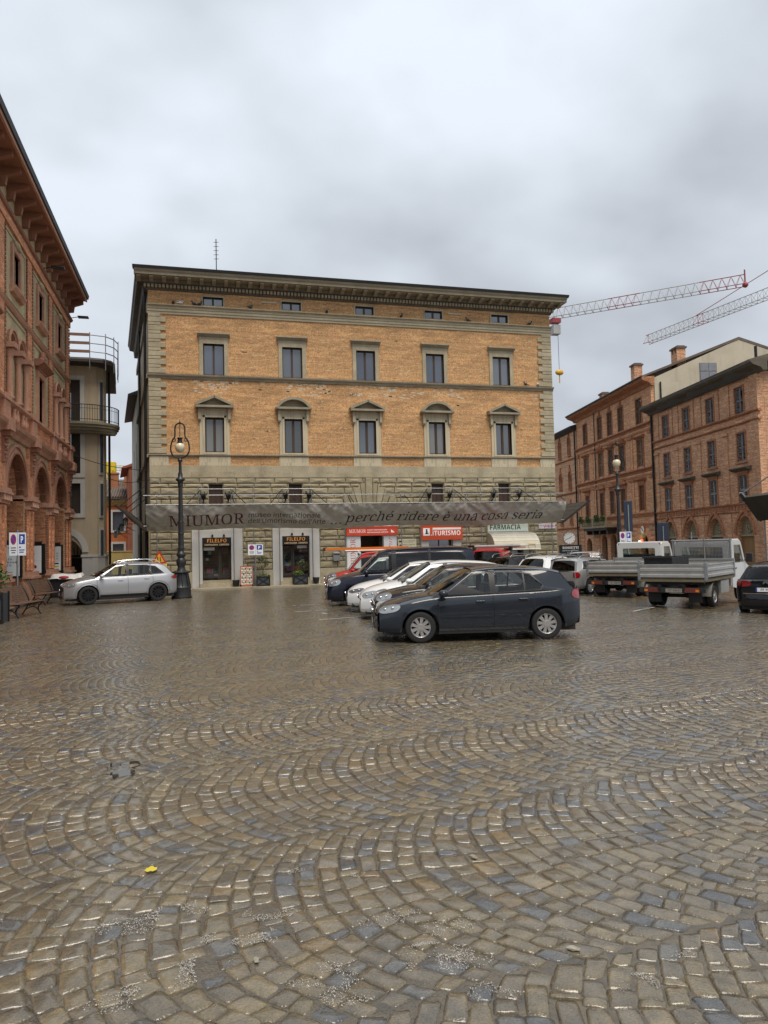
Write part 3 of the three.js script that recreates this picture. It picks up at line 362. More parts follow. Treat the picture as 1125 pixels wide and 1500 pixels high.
// ---------- brick and terracotta building with an arcade, left of the square ----------
const arcade = thing('arcaded_building', 'red brick building with round arcade, terracotta trim and deep bracketed eaves', 'building', [-7, 0, 0], Math.PI / 2);
{
  const P = arcade, bay = 4.43, pil = [41.3, 36.85, 32.5, 28.07, 23.64, 19.2], x0 = 18.6, x1 = 42;
  const bays = []; for (let i = 0; i < 5; i++) bays.push((pil[i] + pil[i + 1]) / 2);
  const arches = bays.map(x => ({ x, w: 3.06, y0: -.3, s: 4.42 }));
  const biX = [bays[0], bays[2], bays[4]], siX = [bays[1], bays[3]];
  const bif = biX.flatMap(x => [-.68, .68].map(k => ({ x: x + k, w: 1.02, y0: 7.72, s: 9.98 }))), sing = siX.map(x => [x - .5, 7.45, x + .5, 9.95]), topW = bays.map(x => [x - .5, 12.4, x + .5, 13.85]);
  obj('arcade_wall', wall(x0, x1, -.31, 6.5, arches.map(a => ({ ...a, y0: -.305 })), .9), mt.ochreStucco, P);
  obj('upper_wall', wall(x0, x1, 6.5, 15.0, [...bif, ...sing, ...topW], .6), mt.ochreStucco, P);
  // portico behind the arches
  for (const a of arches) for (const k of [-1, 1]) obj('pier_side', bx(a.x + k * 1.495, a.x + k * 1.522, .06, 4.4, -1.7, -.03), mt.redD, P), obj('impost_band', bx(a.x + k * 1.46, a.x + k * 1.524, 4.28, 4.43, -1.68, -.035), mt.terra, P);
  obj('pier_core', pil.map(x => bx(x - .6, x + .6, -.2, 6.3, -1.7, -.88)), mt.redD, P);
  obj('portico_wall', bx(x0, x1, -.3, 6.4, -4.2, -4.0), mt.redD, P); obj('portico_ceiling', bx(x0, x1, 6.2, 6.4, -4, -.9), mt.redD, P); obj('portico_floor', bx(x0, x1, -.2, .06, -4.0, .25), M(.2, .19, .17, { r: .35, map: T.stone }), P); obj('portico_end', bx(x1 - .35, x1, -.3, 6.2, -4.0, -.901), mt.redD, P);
  obj('end_wall', bx(x1 - .4, x1, 6.4, 15.2, -10, -.6), mt.redA, P); obj('end_wall_foot', bx(x1 - .4, x1, -.3, 6.4, -10, -4.2), mt.redA, P);
  obj('room_wall', [bx(x0, x1, 6.4, 15, -3.6, -3.5)], mt.room, P); obj('room_floor', bx(x0, x1, 6.41, 6.5, -3.5, -.61), mt.room, P); obj('room_ceiling', bx(x0, x1, 14.9, 15, -3.5, -.61), mt.room, P); obj('near_end', bx(x0 - .3, x0, -.3, 15, -10, -.0), mt.redA, P);
  for (const a of arches) {
    const v = obj('arch_moulding', [archRing(a.x, a.s, 1.53, 1.66, -.02, .1), archRing(a.x, a.s, 1.66, 1.78, -.02, .05), archRing(a.x, a.s, 1.78, 1.9, -.02, .12)], mt.terra, P); obj('rope_trim', archRing(a.x, a.s, 1.5, 1.55, -.3, .13), mt.terraD, v);
    obj('soffit', archRing(a.x, a.s, 1.5, 1.529, -.88, -.02), mt.redL, P);
  }
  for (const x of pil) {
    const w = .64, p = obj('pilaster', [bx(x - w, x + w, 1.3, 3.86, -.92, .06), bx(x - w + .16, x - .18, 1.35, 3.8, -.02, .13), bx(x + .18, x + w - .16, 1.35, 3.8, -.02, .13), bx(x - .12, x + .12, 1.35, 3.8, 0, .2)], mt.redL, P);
    obj('pedestal', [bx(x - w - .05, x + w + .05, .06, .28, -.95, .34), bx(x - w - .01, x + w + .01, .28, 1.02, -.93, .26), bx(x - w - .09, x + w + .09, 1.02, 1.12, -.98, .36), bx(x - w - .04, x + w + .04, 1.12, 1.3, -.95, .28)], mt.terra, p);
    obj('capital', [bx(x - w - .03, x + w + .03, 3.86, 3.96, -.95, .2), bx(x - w + .05, x + w - .05, 3.96, 4.2, -.93, .22), bx(x - w - .08, x + w + .08, 4.2, 4.3, -.98, .32), bx(x - w - .03, x + w + .03, 4.3, 4.44, -.95, .26), ...[-.42, -.14, .14, .42].map(k => cyl(.1, .06, 3.97, 4.19, x + k, .24, 7))], mt.terra, p);
    const rp = []; for (let y = 1.35; y < 3.8; y += .11) for (const s of [-1, 1]) rp.push(bx(x + s * (w + .01) - .03, x + s * (w + .01) + .03, y, y + .07, -.05, .08)); obj('rope_edge', rp, mt.terraD, p);
    obj('upper_strip', [bx(x - .42, x + .42, 4.44, 6.42, -.02, .1)], mt.redL, P); obj('console', [bx(x - .19, x + .19, 6.3, 6.5, .1, .42), ...[...Array(7)].map((_, k) => new THREE.SphereGeometry(.1 - k * .006, 7, 6).scale(1.3, .9, 1).translate(x + (k % 2 - .5) * .08, 6.24 - k * .14, .24 - k * .012)), bx(x - .13, x + .13, 5.35, 6.3, .08, .2)], mt.terraD, P);
    // strips of the upper storeys with cable edges
    obj('wall_strip', [bx(x - .45, x + .45, 7.7, 14.55, -.02, .05)], mt.redL, P); const cb = []; for (let y = 7.75; y < 14.4; y += .16) for (const s of [-1, 1]) cb.push(bx(x + s * .5 - .05, x + s * .5 + .05, y, y + .1, -.02, .09)); obj('cable_edge', cb, mt.terraD, P);
  }
  obj('first_cornice', [molding([[-.1, 6.45], [.12, 6.45], [.2, 6.6], [.36, 6.72], [.4, 6.86], [-.1, 6.95]], x0, x1 + .3)], mt.terra, P); for (const x of pil) obj('cornice_break', bx(x - .34, x + .34, 6.5, 6.93, .1, .46), mt.terra, P);
  obj('parapet', [bx(x0, x1 + .05, 6.93, 7.62, -.4, .1)], mt.redL, P); obj('parapet_cap', molding([[-.4, 7.6], [.14, 7.6], [.28, 7.68], [.28, 7.78], [-.4, 7.82]], x0, x1 + .25), mt.terra, P);
  for (const x of pil) obj('parapet_pier', [bx(x - .38, x + .38, 6.95, 7.6, .08, .28), bx(x - .42, x + .42, 7.62, 7.83, .0, .33)], mt.terra, P);
  for (const x of biX) for (const k of [-.68, .68]) { obj('baluster', [lathe([[.02, 0], [.1, .02], [.13, .18], [.06, .4], [.1, .52], [.02, .54]], 10, x + k - .2, 7.02, .16), lathe([[.02, 0], [.1, .02], [.13, .18], [.06, .4], [.1, .52], [.02, .54]], 10, x + k + .2, 7.02, .16)], mt.terra, P); }
  obj('mid_string', [molding([[-.1, 11.38], [.05, 11.38], [.1, 11.46], [.13, 11.56], [-.1, 11.6]], x0, x1)], mt.terra, P);
  // twin-arched windows
  for (const x of biX) {
    const w = obj('window', [-.68, .68].flatMap(k => [archRing(x + k, 9.98, .51, .68, -.03, .1), archRing(x + k, 9.98, .62, .68, .0, .16)]), mt.terra, P);
    for (const k of [-1.3, 0, 1.3]) obj('column', [lathe([[.02, 7.8], [.19, 7.82], [.19, 7.92], [.125, 7.98], [.112, 8.6], [.1, 9.45], [.13, 9.48], [.17, 9.72], [.19, 9.76], [.02, 9.78]], 12, x + k, 0, .12), bx(x + k - .26, x + k + .26, 9.77, 9.97, -.1, .36)], mt.terra, w);
     for (const k of [-.68, .68]) sash(w, x + k - .5, x + k + .5, 7.75, 10.0, -.5, mt.wood, mt.glass, 2);
  }
  for (const x of siX) { const w = obj('window', [bx(x - .78, x - .5, 7.4, 10.2, -.1, .1), bx(x + .5, x + .78, 7.4, 10.2, -.1, .1), bx(x - .5, x + .5, 9.95, 10.2, -.1, .1), bx(x - .64, x + .64, 7.4, 10.05, -.1, .02)].slice(0, 3), mt.terra, P); obj('hood', [molding([[0, 10.3], [.16, 10.3], [.42, 10.46], [.42, 10.54], [0, 10.62]], x - 1.1, x + 1.1), bx(x - .85, x + .85, 10.2, 10.3, -.02, .14)], mt.terraD, w); obj('crest', [new THREE.SphereGeometry(.24, 8, 8).scale(1.1, 1.3, .6).translate(x, 10.88, .14), new THREE.SphereGeometry(.13, 8, 6).translate(x - .34, 10.72, .14), new THREE.SphereGeometry(.13, 8, 6).translate(x + .34, 10.72, .14)], mt.terraD, w); obj('shutter', bx(x - .5, x - .01, 7.45, 9.95, -.2, -.14), mt.shutR, w); obj('shutter', bx(x + .01, x + .5, 7.45, 9.95, -.2, -.14), mt.shutR, w); }
  for (const x of bays) { const w = obj('window', [bx(x - .74, x - .5, 12.35, 14.1, -.1, .09), bx(x + .5, x + .74, 12.35, 14.1, -.1, .09), bx(x - .5, x + .5, 13.85, 14.1, -.1, .09)], mt.terra, P); obj('sill', molding([[0, 12.1], [.14, 12.14], [.24, 12.3], [.24, 12.37], [0, 12.4]], x - .86, x + .86), mt.terra, w); obj('relief', [[-.4, .1], [-.2, .14], [0, .17], [.2, .14], [.4, .1]].map(([k, r]) => new THREE.SphereGeometry(r, 7, 6).scale(1, 1, .6).translate(x + k, 14.2, .1)), mt.cream, w); sash(w, x - .5, x + .5, 12.4, 13.85, -.2, mt.wood, mt.glass, 2); 
    obj('panel_border', [bx(x - 1.62, x - 1.5, 11.75, 14.45, -.02, .03), bx(x + 1.5, x + 1.62, 11.75, 14.45, -.02, .03), bx(x - 1.5, x + 1.5, 14.33, 14.45, -.02, .03), bx(x - 1.5, x + 1.5, 11.75, 11.87, -.02, .03), bx(x - 1.62, x - 1.5, 7.9, 11.3, -.02, .03), bx(x + 1.5, x + 1.62, 7.9, 11.3, -.02, .03), bx(x - 1.5, x + 1.5, 11.18, 11.3, -.02, .03)], mt.cream, P); }
  // eaves
  obj('frieze', bx(x0, x1 + .04, 14.55, 14.95, -.1, .1), mt.redL, P); obj('frieze_moulding', [molding([[.08, 14.9], [.18, 14.95], [.22, 15.04], [.08, 15.06]], x0, x1 + .15)], mt.terraD, P); obj('eave_band', bx(x0, x1, 15.0, 16.05, -.4, .06), mt.cream, P);
  const eb = merged([slab(poly([[.06, 15.05], [.3, 15.08], [.35, 15.4], [.8, 15.56], [.8, 15.72], [.06, 15.72]]), .22, -.11).rotateY(-Math.PI / 2), bx(-.09, .09, 15.06, 15.72, .06, .2)]);
  eb.userData.ready = true; for (let x = x1 - .2; x > x0; x -= 1.18) { const e = obj('eave_bracket', eb, mt.terraD, P); e.position.x = x; }
  obj('soffit_boards', bx(x0, x1 - .2, 15.72, 15.78, -.4, .94), mt.terraD, P); obj('eave_fascia', [bx(x0, x1 - .16, 15.7, 15.86, .92, 1.0)], mt.terra, P); obj('gutter', [molding([[.95, 15.86], [1.06, 15.86], [1.1, 16.06], [.9, 16.12]], x0, x1 - .12), bx(x0, x1 - .16, 15.86, 16.1, .6, .95)], mt.slate, P);
  obj('roof', slab(poly([[.94, 15.8], [.94, 16.0], [-5, 18], [-10.5, 15.8]]), x1 - x0, -x1).rotateY(-Math.PI / 2), mt.tile, P).visible = true;
  for (const c of P.children) if (['eave_bracket', 'soffit_boards', 'eave_fascia', 'gutter', 'roof'].includes(c.name)) c.position.y += .32;
}
for (const [x, lab] of [[34.5, 'small dark floodlight fixed under the eaves above the twin windows'], [41.6, 'small dark floodlight at the far corner of the arcaded building']]) { const f = thing('floodlight', lab, 'floodlight', [-6.85, 15.0, -x], Math.PI / 2); obj('arm', bar([0, 0, 0], [0, .1, .5], .02), mt.iron, f); obj('head', rbx(-.16, .16, .04, .12, .4, .95, .02), mt.blackP, f); }
// notice boards in the arcade
const boardArt = [(c, w, h) => { c.fillStyle = '#dfe4e6'; c.fillRect(0, 0, w, h); c.fillStyle = '#1a1a1a'; c.beginPath(); c.moveTo(w * .5, 30); c.lineTo(w * .95, 8); c.lineTo(w * .8, 80); c.lineTo(w * .6, 60); c.fill(); scrawl(c, 20, 190, 110, 24); scrawl(c, 20, 226, 165, 26); scrawl(c, 20, 262, 110, 24); c.fillStyle = '#888'; c.fillRect(20, 330, 120, 8); }, (c, w, h) => { c.fillStyle = '#e6e6e3'; c.fillRect(0, 0, w, h); c.fillStyle = '#a31d1d'; c.beginPath(); c.arc(w * .35, h * .33, 16, 0, 7); c.fill(); c.beginPath(); c.arc(w * .5, h * .77, 24, 0, 7); c.fill(); c.fillStyle = '#333'; c.fillRect(w * .3, h * .3, 30, 10); c.fillStyle = '#ccc'; c.fillRect(0, h * .55, w, 6); }, (c, w, h) => { c.fillStyle = '#dcdcdc'; c.fillRect(0, 0, w, h); c.fillStyle = '#7d1220'; c.fillRect(0, h * .62, w * .5, h * .38); c.fillStyle = '#555'; for (let i = 0; i < 9; i++) { c.beginPath(); c.arc(30 + (i % 3) * 62, 110 + Math.floor(i / 3) * 42, 15, 0, 7); c.stroke(); c.fillRect(22 + (i % 3) * 62, 104 + Math.floor(i / 3) * 42, 14, 8); } c.fillStyle = '#f2f2f2'; c.fillRect(w * .5, h * .64, w * .44, h * .33); c.fillStyle = '#c6d21c'; c.fillRect(w * .62, h * .8, 50, 26); c.fillStyle = '#222'; c.fillRect(w * .56, h * .68, 60, 22); }];
[[31.72, .92, 'notice board with a poster of black lettering on the first pier'], [36.08, .7, 'notice board with two white sheets and red dots on the second pier'], [40.49, .82, 'notice board with a crowded poster and dark red corner on the far pier']].forEach(([x, w, lab], i) => { const t = thing('notice_board', lab, 'notice board', [-7.12 - w / 2, 1.08, -x + .08]); obj('case', [bx(-w / 2 - .07, w / 2 + .07, 0, 1.42, -.09, 0), bx(-w / 2 + .06, w / 2 - .06, 1.42, 1.52, -.08, -.01)], mt.iron, t); obj('poster', new THREE.PlaneGeometry(w * (i === 1 ? .78 : .96), 1.26).translate(0, .7, .006), printMat(i === 1 ? 180 : 200, 380, boardArt[i], { r: .25 }), t, { uv: 1 }); });
// ---------- beige corner house, and the narrow street ----------
{
  const zb = -45.4, P = thing('corner_house', 'beige plastered corner house with curved balcony and white arch below', 'building', [-7.65, 0, zb]);
  const out = [[-9, 0], [1.25, 0], [1.62, -.14], [1.95, -.5], [2.04, -1.0], [1.2, -8], [-9, -8]];
  const prism = (pts, y0, y1) => { const s = poly(pts.map(p => [p[0], -p[1]])); return new THREE.ExtrudeGeometry(s, { depth: y1 - y0, bevelEnabled: false }).rotateX(Math.PI / 2).scale(1, 1, 1).translate(0, y1, 0).applyMatrix4(new THREE.Matrix4().makeScale(1, 1, -1)); };
  const up = out.map(p => [p[0], p[1]]);
  function ringWall(pts, y0, y1, t = .3) { const g = []; for (let i = 0; i < pts.length - 1; i++) { const [a, b] = [pts[i], pts[i + 1]]; g.push(beam([a[0], (y0 + y1) / 2, a[1] - .0], [b[0], (y0 + y1) / 2, b[1]], .04, y1 - y0)); } return g; }
  obj('plaster_wall', [wall(-9, 1.25, 3.0, 13.3, [[.0 - .35, 9.9, .72, 12.45], [-.35, 6.8, .72, 9.7], [-.3, 4.4, .75, 6.2], { x: -.55, w: 2.6, y0: 3.001, s: 3.02 }].slice(0, 3), .35), wall(-9, -1.85, -.3, 3.0, [], .35), ...ringWall([[1.25, -.02], [1.62, -.14], [1.95, -.5], [2.04, -1.0], [1.2, -8]], 3.0, 13.3)], mt.beige, P);
  obj('white_arch', [wall(-1.85, 1.25, -.3, 3.99, [{ x: -.35, w: 2.35, y0: -.299, s: 2.1 }], .36, .02), archRing(-.35, 2.1, 1.17, 1.5, 0, .09)].slice(1), mt.white, P);
  obj('arch_wall', wall(-1.85, 1.25, -.3, 3.0, [{ x: -.35, w: 2.36, y0: -.299, s: 1.8 }], .36, -.002), mt.beige, P);
  obj('white_pier', [bx(.8, 1.3, -.3, 1.9, -.3, .07), bx(.74, 1.36, 1.8, 1.95, -.3, .12), ...ringWall([[1.28, .05], [1.66, -.1], [2.0, -.5], [2.12, -1.0]], -.3, 1.9), ...ringWall([[1.3, .08], [1.68, -.08], [2.04, -.5], [2.16, -1.02]], 1.8, 1.95)], mt.white, P);
  obj('corner_wall', ringWall([[1.25, -.02], [1.62, -.14], [1.95, -.5], [2.04, -1.0], [1.2, -8]], -.3, 3.0), mt.beige, P);
  obj('passage', [bx(-1.8, 1.0, -.3, 3.2, -3.1, -3), bx(-1.8, 1.2, 3.0, 3.3, -3, -.3)], mt.beige, P); obj('shop_grille', [bx(-1.3, .45, -.2, 1.75, -2.4, -2.35), ...[...Array(9)].map((_, i) => bx(-1.25 + i * .2, -1.2 + i * .2, 1.95, 2.4, -2.4, -2.36)), bx(-1.3, .45, 1.78, 1.92, -2.38, -2.3)], mt.iron, P);
  for (const [y0, y1, lab] of [[9.9, 12.45], [6.8, 9.7], [4.4, 6.2]]) { const x0 = -.35, x1 = .72, w = obj('window', [bx(x0 - .3, x0, y0 - .25, y1 + .25, -.1, .06), bx(x1, x1 + .25, y0 - .25, y1 + .25, -.1, .06), bx(x0, x1, y1, y1 + .25, -.1, .06), bx(x0, x1, y0 - .25, y0, -.1, .06)], mt.white, P); obj('shutter_leaf', [bx(x0 - 1.2, x0 + .5, y0, y1, -.25, -.2), bx(x0 + .52, x1, y0, y1, -.25, -.19)], mt.woodD, w); if (y0 < 9 && y0 > 5) obj('railing', [bx(x0, x1, y0 + .95, y0 + 1.0, -.05, 0), ...[...Array(9)].map((_, i) => bx(x0 + .06 + i * .12, x0 + .08 + i * .12, y0, y0 + .95, -.04, -.02))], mt.iron, w); }
  for (const [y0, y1] of [[10.1, 12.4], [6.9, 9.6], [4.3, 6.2], [1.9, 3.4]]) obj('corner_window', [beam([1.74, (y0 + y1) / 2, -.2], [1.92, (y0 + y1) / 2, -.42], .1, y1 - y0 + .3)], mt.white, P), obj('corner_pane', [beam([1.80, (y0 + y1) / 2, -.2], [1.92, (y0 + y1) / 2, -.36], .1, y1 - y0)], mt.glass, P);
  // balcony round the corner
  const br = []; const arcP = (r, t) => [.75 + Math.cos(t) * r * 1.2, -.9 + Math.sin(t) * r * 1.05]; for (let i = 0; i <= 14; i++) br.push(arcP(1.75, Math.PI * .53 - i / 14 * Math.PI * .62));
  const bs = new THREE.Shape(); bs.moveTo(-5, -.2); bs.lineTo(-5, br[0][1]); br.forEach(p => bs.lineTo(p[0], p[1])); bs.lineTo(1.9, -1.4); bs.lineTo(1.2, -.2); bs.closePath();
  const bsl = (d, y, sc) => new THREE.ExtrudeGeometry(bs, { depth: d, bevelEnabled: false }).rotateX(Math.PI / 2).scale(1, 1, 1).translate(0, y, 0); obj('balcony', [bsl(.14, 9.8), bsl(.16, 9.66).scale(.985, 1, .9), bsl(.18, 9.5).scale(.96, 1, .72), bsl(.14, 9.32).scale(.94, 1, .5)], mt.corn, P);
  const pts = [[-5, br[0][1] - .08], ...br.map(p => [p[0] - .05, p[1] - .06])], rail = []; for (let i = 0; i < pts.length - 1; i++) { rail.push(bar([pts[i][0], 10.82, pts[i][1]], [pts[i + 1][0], 10.82, pts[i + 1][1]], .025), bar([pts[i][0], 9.95, pts[i][1]], [pts[i + 1][0], 9.95, pts[i + 1][1]], .018), bar([pts[i][0], 10.6, pts[i][1]], [pts[i + 1][0], 10.6, pts[i + 1][1]], .012)); const L = Math.hypot(pts[i + 1][0] - pts[i][0], pts[i + 1][1] - pts[i][1]), n = Math.max(1, Math.round(L / .13)); for (let k = 0; k < n; k++) rail.push(bar([lerp(pts[i][0], pts[i + 1][0], k / n), 9.8, lerp(pts[i][1], pts[i + 1][1], k / n)], [lerp(pts[i][0], pts[i + 1][0], k / n), 10.82, lerp(pts[i][1], pts[i + 1][1], k / n)], .012, 4)); } obj('balcony_railing', rail, mt.iron, P);
  // eaves and roof
  const ev = [[-9, .9], [1.35, .9], [2.1, .65], [2.5, .1], [2.62, -.8], [1.9, -8], [-9, -8]], es = poly(ev.map(p => [p[0], p[1]])); obj('eave', new THREE.ExtrudeGeometry(es, { depth: .14, bevelEnabled: false }).rotateX(Math.PI / 2).translate(0, 13.5, 0), mt.woodD, P); obj('roof', new THREE.ExtrudeGeometry(es, { depth: .1, bevelEnabled: false }).rotateX(Math.PI / 2).rotateX(.06).translate(0, 13.66, 0), mt.galv, P);
  obj('drainpipe', bar([2.2, .2, -1.3], [2.2, 13.3, -1.3], .07, 8), mt.iron, P);
  const sc = thing('roof_guard_rail', 'timber and steel guard rail round the roof of the beige house', 'scaffold', [-7.65, 0, zb]); const gp = [[-9, .95], [1.4, .95], [2.25, .7], [2.65, .1], [2.8, -.8], [2.2, -6]];
  for (const y of [14.95, 14.45, 13.95]) for (let i = 0; i < 5; i++) obj('rail', i === 0 ? beam([gp[i][0], y, gp[i][1]], [gp[i + 1][0], y, gp[i + 1][1]], .04, .17) : bar([gp[i][0], y, gp[i][1]], [gp[i + 1][0], y, gp[i + 1][1]], .03), i === 0 ? M(.23, .13, .085, { map: T.streak }) : mt.galv, sc);
  for (const [i, k] of [[0, .8], [1, 0], [2, 0], [3, 0], [4, 0], [4, .3]]) { const x = lerp(gp[i][0], gp[i + 1][0], k), z = lerp(gp[i][1], gp[i + 1][1], k); obj('post', bar([x, 12.9, z], [x, 15.1, z], .028), mt.galv, sc); }
}
{ // orange house at the end of the street and what stands on the way
  const P = thing('orange_house', 'orange house with white window frames, yellow cornice and tiled roof', 'building', [-8.1, 0, -73]);
  obj('wall', wall(-5, 5, -.5, 6.6, [[-.15, 4.2, .85, 6.0], [-.15, .9, .85, 2.9]], .4), mt.orange, P); obj('cornice', [molding([[-.1, 6.6], [.1, 6.6], [.3, 6.9], [.4, 7.2], [-.1, 7.3]], -5, 5)], mt.yellow, P); const dn = []; for (let i = 0; i < 30; i++) dn.push(bx(-4.9 + i * .34, -4.73 + i * .34, 6.95, 7.08, 0, .42)); obj('dentil_row', dn, mt.corn, P);
  for (const [y0, y1] of [[4.2, 6.0], [.9, 2.9]]) { const w = obj('window', [bx(-.35, -.15, y0 - .2, y1 + .2, -.1, .08), bx(.85, 1.05, y0 - .2, y1 + .2, -.1, .08), bx(-.15, .85, y1, y1 + .2, -.1, .08), bx(-.15, .85, y0 - .2, y0, -.1, .08)], mt.white, P); obj('pane', bx(-.15, .85, y0, y1, -.2, -.18), mt.glass, w); }
  obj('roof', [slab(poly([[.6, 7.25], [.6, 7.4], [-4.5, 9.6], [-4.5, 9.4]]), 10.4, -5.2).rotateY(-Math.PI / 2)], mt.tile, P); const tl = []; for (let i = 0; i < 44; i++) tl.push(bar([-5 + i * .235, 7.42, .66], [-5 + i * .235, 9.55, -4.4], .075, 5)); obj('tile_rolls', tl, mt.tile, P);
  for (const [x, h] of [[-.2, 9.9], [1.05, 10.2]]) obj('chimney', [bx(x - .35, x + .35, 7.5, h, -2.6, -2), bx(x - .42, x + .42, h, h + .15, -2.67, -1.93)], M(.5, .2, .09, { map: T.stone }), P);
  tag(obj('street_wall', [bx(-12, -5.2, -.3, 2.1, -66.3, -66), bx(-12, -5.2, 2.1, 2.2, -66.35, -65.95)], mt.yellow), 'low ochre wall closing the narrow street', 'wall');
  const Q = thing('eaves_house', 'grey plastered house with dark projecting eaves beyond the palazzo', 'building', [-4.25, 0, -52.4], R(-83.2)); obj('wall', wall(-12, 0, -.5, 13.2, [[-3, 4, -2, 6], [-7, 4, -6, 6], [-3, 8, -2, 10], [-7, 8, -6, 10]], .4), mt.greyW, Q); obj('shutter', [bx(-3, -2, 4, 6, -.2, -.15), bx(-7, -6, 4, 6, -.2, -.15), bx(-3, -2, 8, 10, -.2, -.15), bx(-7, -6, 8, 10, -.2, -.15)], mt.woodD, Q); obj('eave', [molding([[-.3, 13.2], [.62, 13.0], [.62, 13.15], [-2, 14.3], [-2, 14.1]], -11, .1)], mt.slate, Q); obj('end_gable', bx(-.3, 0, -.5, 13.2, -6, -.4), mt.greyW, Q);
  const Q2 = thing('red_gabled_house', 'red house with sloping red eave farther down the narrow street', 'building', [-6.1, 0, -66], R(-83.2)); obj('wall', bx(-8, 0, -.5, 9.6, -4, 0), M(.42, .14, .075, { map: T.plaster }), Q2); obj('eave', molding([[-.3, 9.65], [.6, 9.4], [.6, 9.55], [-2, 10.6], [-2, 10.4]], -8, .1), M(.36, .1, .06), Q2);
}
const C1T = [61.80, 31.44, -68.10], C1R = [45.41, 31.45, -83.28], C1M = [37.40, 31.44, -90.31], C2T = [68.03, 32.73, -96.02], C2M = [73.06, 32.77, -60.64], C3A = [-17.10, 18.48, -149.03], C3B = [-6.46, 16.68, -135.95], CAN = [32.63, 4.46, -37.01];
// ---------- brick row on the right of the square ----------
const RA = [38.6, 0, -54.06], RT = R(-99.6);
function shutters(parent, x, y0, y1, w, m, broken, open = 0) {   // louvred leaves: rails, stiles, tilted slats
  for (const s of [-1, 1]) { const a = x + (s < 0 ? -w / 2 : .01), b = x + (s < 0 ? -.01 : w / 2), g = [bx(a, a + .05, y0, y1, -.1, -.05), bx(b - .05, b, y0, y1, -.1, -.05), bx(a, b, y0, y0 + .07, -.1, -.05), bx(a, b, y1 - .07, y1, -.1, -.05), bx(a, b, (y0 + y1) / 2 - .03, (y0 + y1) / 2 + .03, -.1, -.05)]; const n = 14; for (let i = 0; i < n; i++) { if (broken && hash(i + broken * 40, s + 5, 88) < .3) continue; g.push(bx(a + .03, b - .03, 0, .015, -.035, .035).rotateX(.7).translate(0, y0 + .1 + i * (y1 - y0 - .18) / (n - 1), -.08)); } obj('shutter', g, m, parent); }
}
const houseA = thing('shuttered_brick_house', 'weathered brick house with broken grey shutters, pointed ground floor arches and netted eaves', 'building', RA, RT);
